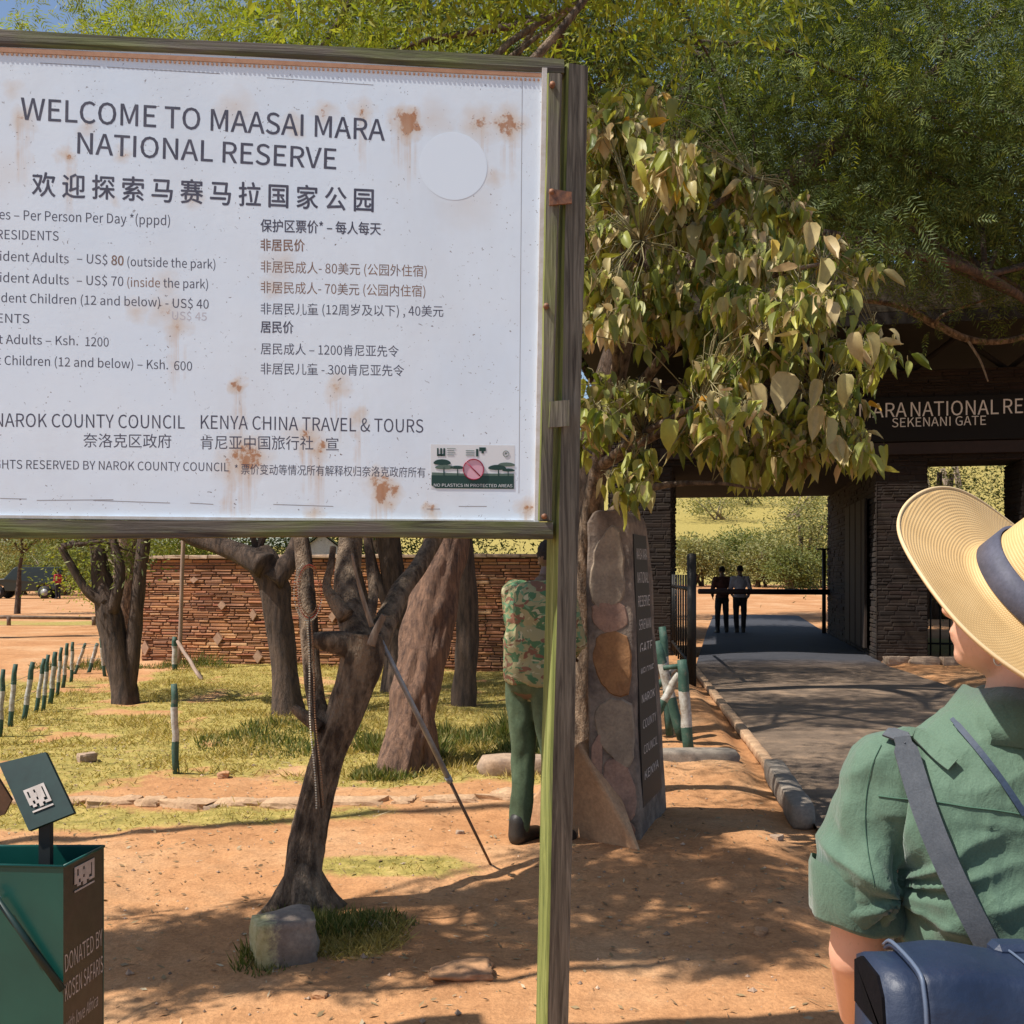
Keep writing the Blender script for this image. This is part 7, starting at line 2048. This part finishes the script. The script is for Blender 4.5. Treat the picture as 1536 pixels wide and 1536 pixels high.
    for i, (r_, z) in enumerate(((.1005, .006), (.1030, .007), (.0985, .042), (.0945, .042))):
        for k in range(nA): a = 2 * math.pi * k / nA; V.append((r_ * math.cos(a), r_ * math.sin(a) * 1.06, z))
    for i in range(3):
        for k in range(nA): F.append((i * nA + k, i * nA + (k + 1) % nA, (i + 1) * nA + (k + 1) % nA, (i + 1) * nA + k))
    rb = simple('slate_blue_ribbon', (.085, .085, .12), (.06, .062, .09), .65, 30, .15, .002)
    mb = MB(); mb.add(V, F, True); o_ = mb.build("ribbon", rb, hat); o_.matrix_local = Mh
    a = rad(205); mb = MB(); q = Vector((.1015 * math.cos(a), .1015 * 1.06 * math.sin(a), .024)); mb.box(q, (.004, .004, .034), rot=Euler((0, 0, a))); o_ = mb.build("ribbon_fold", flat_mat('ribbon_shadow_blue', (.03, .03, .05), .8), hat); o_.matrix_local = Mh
    mb = MB(); mb.tube([(.204 * math.cos(2 * math.pi * k / nA), .204 * 1.06 * math.sin(2 * math.pi * k / nA), brim_z(.204, 2 * math.pi * k / nA) - .001) for k in range(nA)], .0026, 6, closed=True)
    o_ = mb.build("brim_edge", flat_mat('pale_straw_edge', (.66, .48, .26), .6), hat); o_.matrix_local = Mh
    # ---- bag and its straps
    bag = thing("shoulder_bag", "navy leather bag with grey strap slung across the woman's back", "bag", (bx, by, 0))
    navy, nt, p = mat_base('polished_navy_leather'); v = coord(nt, 'Object'); n1 = noise(nt, v, 6, 4, .6); n2 = noise(nt, v, 160, 3, .6)
    nt.links.new(ramp(nt, n1, [(.3, (.008, .015, .038)), (.7, (.018, .032, .068))]), p.inputs['Base Color']); nt.links.new(ramp(nt, noise(nt, v, 11, 4, .65), [(.3, (.36,) * 3), (.7, (.62,) * 3)]), p.inputs['Roughness']); bump(nt, p, math_(nt, 'ADD', n1, math_(nt, 'MULTIPLY', n2, .06)), .5, .02)
    blk = simple('black_lining', (.004, .004, .005), (.006, .005, .007), 1.0, 20, .1, spec=.1)
    yb = -.235
    def bag_sec(x, grow=0.0, z1=1.078):
        """rounded bag outline in y,z at x"""
        k = 1 - .12 * max(0, (abs(x - .0) - .20) / .08)
        pr = [(-.015, .78), (-.062, .80), (-.078, .90), (-.072, z1 - .065), (-.061, z1 - .020), (-.042, z1 - .003), (.02, z1), (.048, z1 - .012), (.055, .95), (.05, .79)]
        return [(x, yb + y * k - grow * (1 if y < 0 else -1), z + grow * (z > 1.0)) for y, z in pr]
    V, F = [], []; xs = np.linspace(-.280, .255, 22); n = 10
    for x in xs:
        sag = -.006 * (1 - (x / .27) ** 2) + .003 * math.sin(x * 22)
        V += [(a, b + .003 * math.sin(a * 22 + c_ * 9), c_ + sag * (c_ > .9)) for a, b, c_ in bag_sec(x)]
    for i in range(len(xs) - 1):
        for k in range(n): F.append((i * n + k, i * n + (k + 1) % n, (i + 1) * n + (k + 1) % n, (i + 1) * n + k))
    F += [tuple(range(n - 1, -1, -1)), tuple(len(V) - n + k for k in range(n))]
    mb = MB(); mb.add(V, F, True); bb = mb.build("bag_body", navy, bag)
    V, F = [], []; xs = np.linspace(-.248, .262, 44); sel = [1, 2, 3, 4, 5, 6, 7]
    for x in xs:
        sag = -.006 * (1 - (x / .27) ** 2) + .003 * math.sin(x * 22); sc_ = bag_sec(x, .0045)
        P = smooth_path([(*sc_[k], 0) for k in sel], 4)
        V += [(q[0] + .012 * max(0, 1.0 - q[2]) * 2 * (-1), q[1] + .003 * math.sin(q[0] * 40 + q[2] * 25) + .004 * float(vnoise(np.array([q[0] * 13, q[2] * 17, 3.0]))), q[2] + sag + .003 * float(vnoise(np.array([q[0] * 15, 7.0, 3.0])))) for q in P]
    n = len(P)
    for i in range(len(xs) - 1):
        for k in range(n - 1): F.append((i * n + k, i * n + k + 1, (i + 1) * n + k + 1, (i + 1) * n + k))
    mb = MB(); mb.add(V, F, True); fl = mb.build("flap", navy, bag); so_ = fl.modifiers.new("s", 'SOLIDIFY'); so_.thickness = .004; so_.offset = 0
    lt = flat_mat('blue_grey_seam', (.09, .12, .18), .5)
    def fseam(x, name, r_=.0016):
        sag = -.006 * (1 - (x / .27) ** 2) + .003 * math.sin(x * 22); P = smooth_path([(*bag_sec(x, .0075)[k], 0) for k in sel], 4)
        mb = MB(); mb.tube([(q[0] - .012 * max(0, 1.0 - q[2]) * 2, q[1] + .003 * math.sin(q[0] * 40 + q[2] * 25), q[2] + sag) for q in P], r_, 6); mb.build(name, lt, bag)
    fseam(-.246, "flap_edge", .0024); fseam(-.118, "seam"); fseam(-.088, "seam")
    es = [(yb + (y_ - yb) * .90, z_ - .004) for _, y_, z_ in bag_sec(-.280) if z_ > 1.0]; es = [(es[0][0], 1.015)] + es + [(es[-1][0], 1.015)]
    mb = MB(); nE = len(es); mb.add([(-.2835, a_, b_) for a_, b_ in es] + [(-.2795, a_, b_) for a_, b_ in es], [tuple(range(nE)), tuple(range(2 * nE - 1, nE - 1, -1))] + [(i, i + nE, (i + 1) % nE + nE, (i + 1) % nE) for i in range(nE)]); mb.build("dark_opening", blk, bag)
    grey = simple('grey_webbing', (.095, .105, .12), (.075, .085, .10), .75, 60, .3, .002)
    o_ = strap([(1350, 1118), (1362, 1150), (1385, 1210), (1410, 1270), (1440, 1335), (1470, 1390), (1492, 1428)], .030, grey, "webbing_strap", .013, .003); o_.parent = bag
    o_ = strap([(1352, 1106), (1344, 1112), (1340, 1118)], .030, grey, "webbing_strap", .009, .003); o_.parent = bag
    o_ = strap([(1432, 1084), (1452, 1104), (1480, 1140), (1508, 1180), (1534, 1220)], .0075, simple('navy_cord', (.025, .045, .08), (.018, .03, .06), .6, 30, .1), "thin_cord", .005, .004); o_.parent = bag
    mb = MB(); mb.box((-.110, yb + .03, 1.075), (.045, .03, .02), bev=.006); mb.build("strap_loop", navy, bag)
    # trousers and shoes (below the frame)
    kh = simple('khaki_trousers', (.30, .25, .17), (.24, .20, .13), .85, 12, .3)
    tp = [ell_geo((0, 0, .84), (.165, .115, .10))]
    for hi, kn, an in ((hiL, knL, anL), (hiR, knR, anR)): tp += [cap_geo(hi, kn, .086, .064), cap_geo(kn, an, .064, .05)]
    organic("trousers", tp, .012, 3, kh, t)
    for an, to in ((anL, toL), (anR, toR)): organic("shoe", [cap_geo(an + Vector((0, -.02, -.01)), to, .045, .038), cap_geo(an + Vector((0, 0, .05)), an + Vector((0, -.01, -.02)), .042, .044)], .01, 2, bootm, t)
woman()
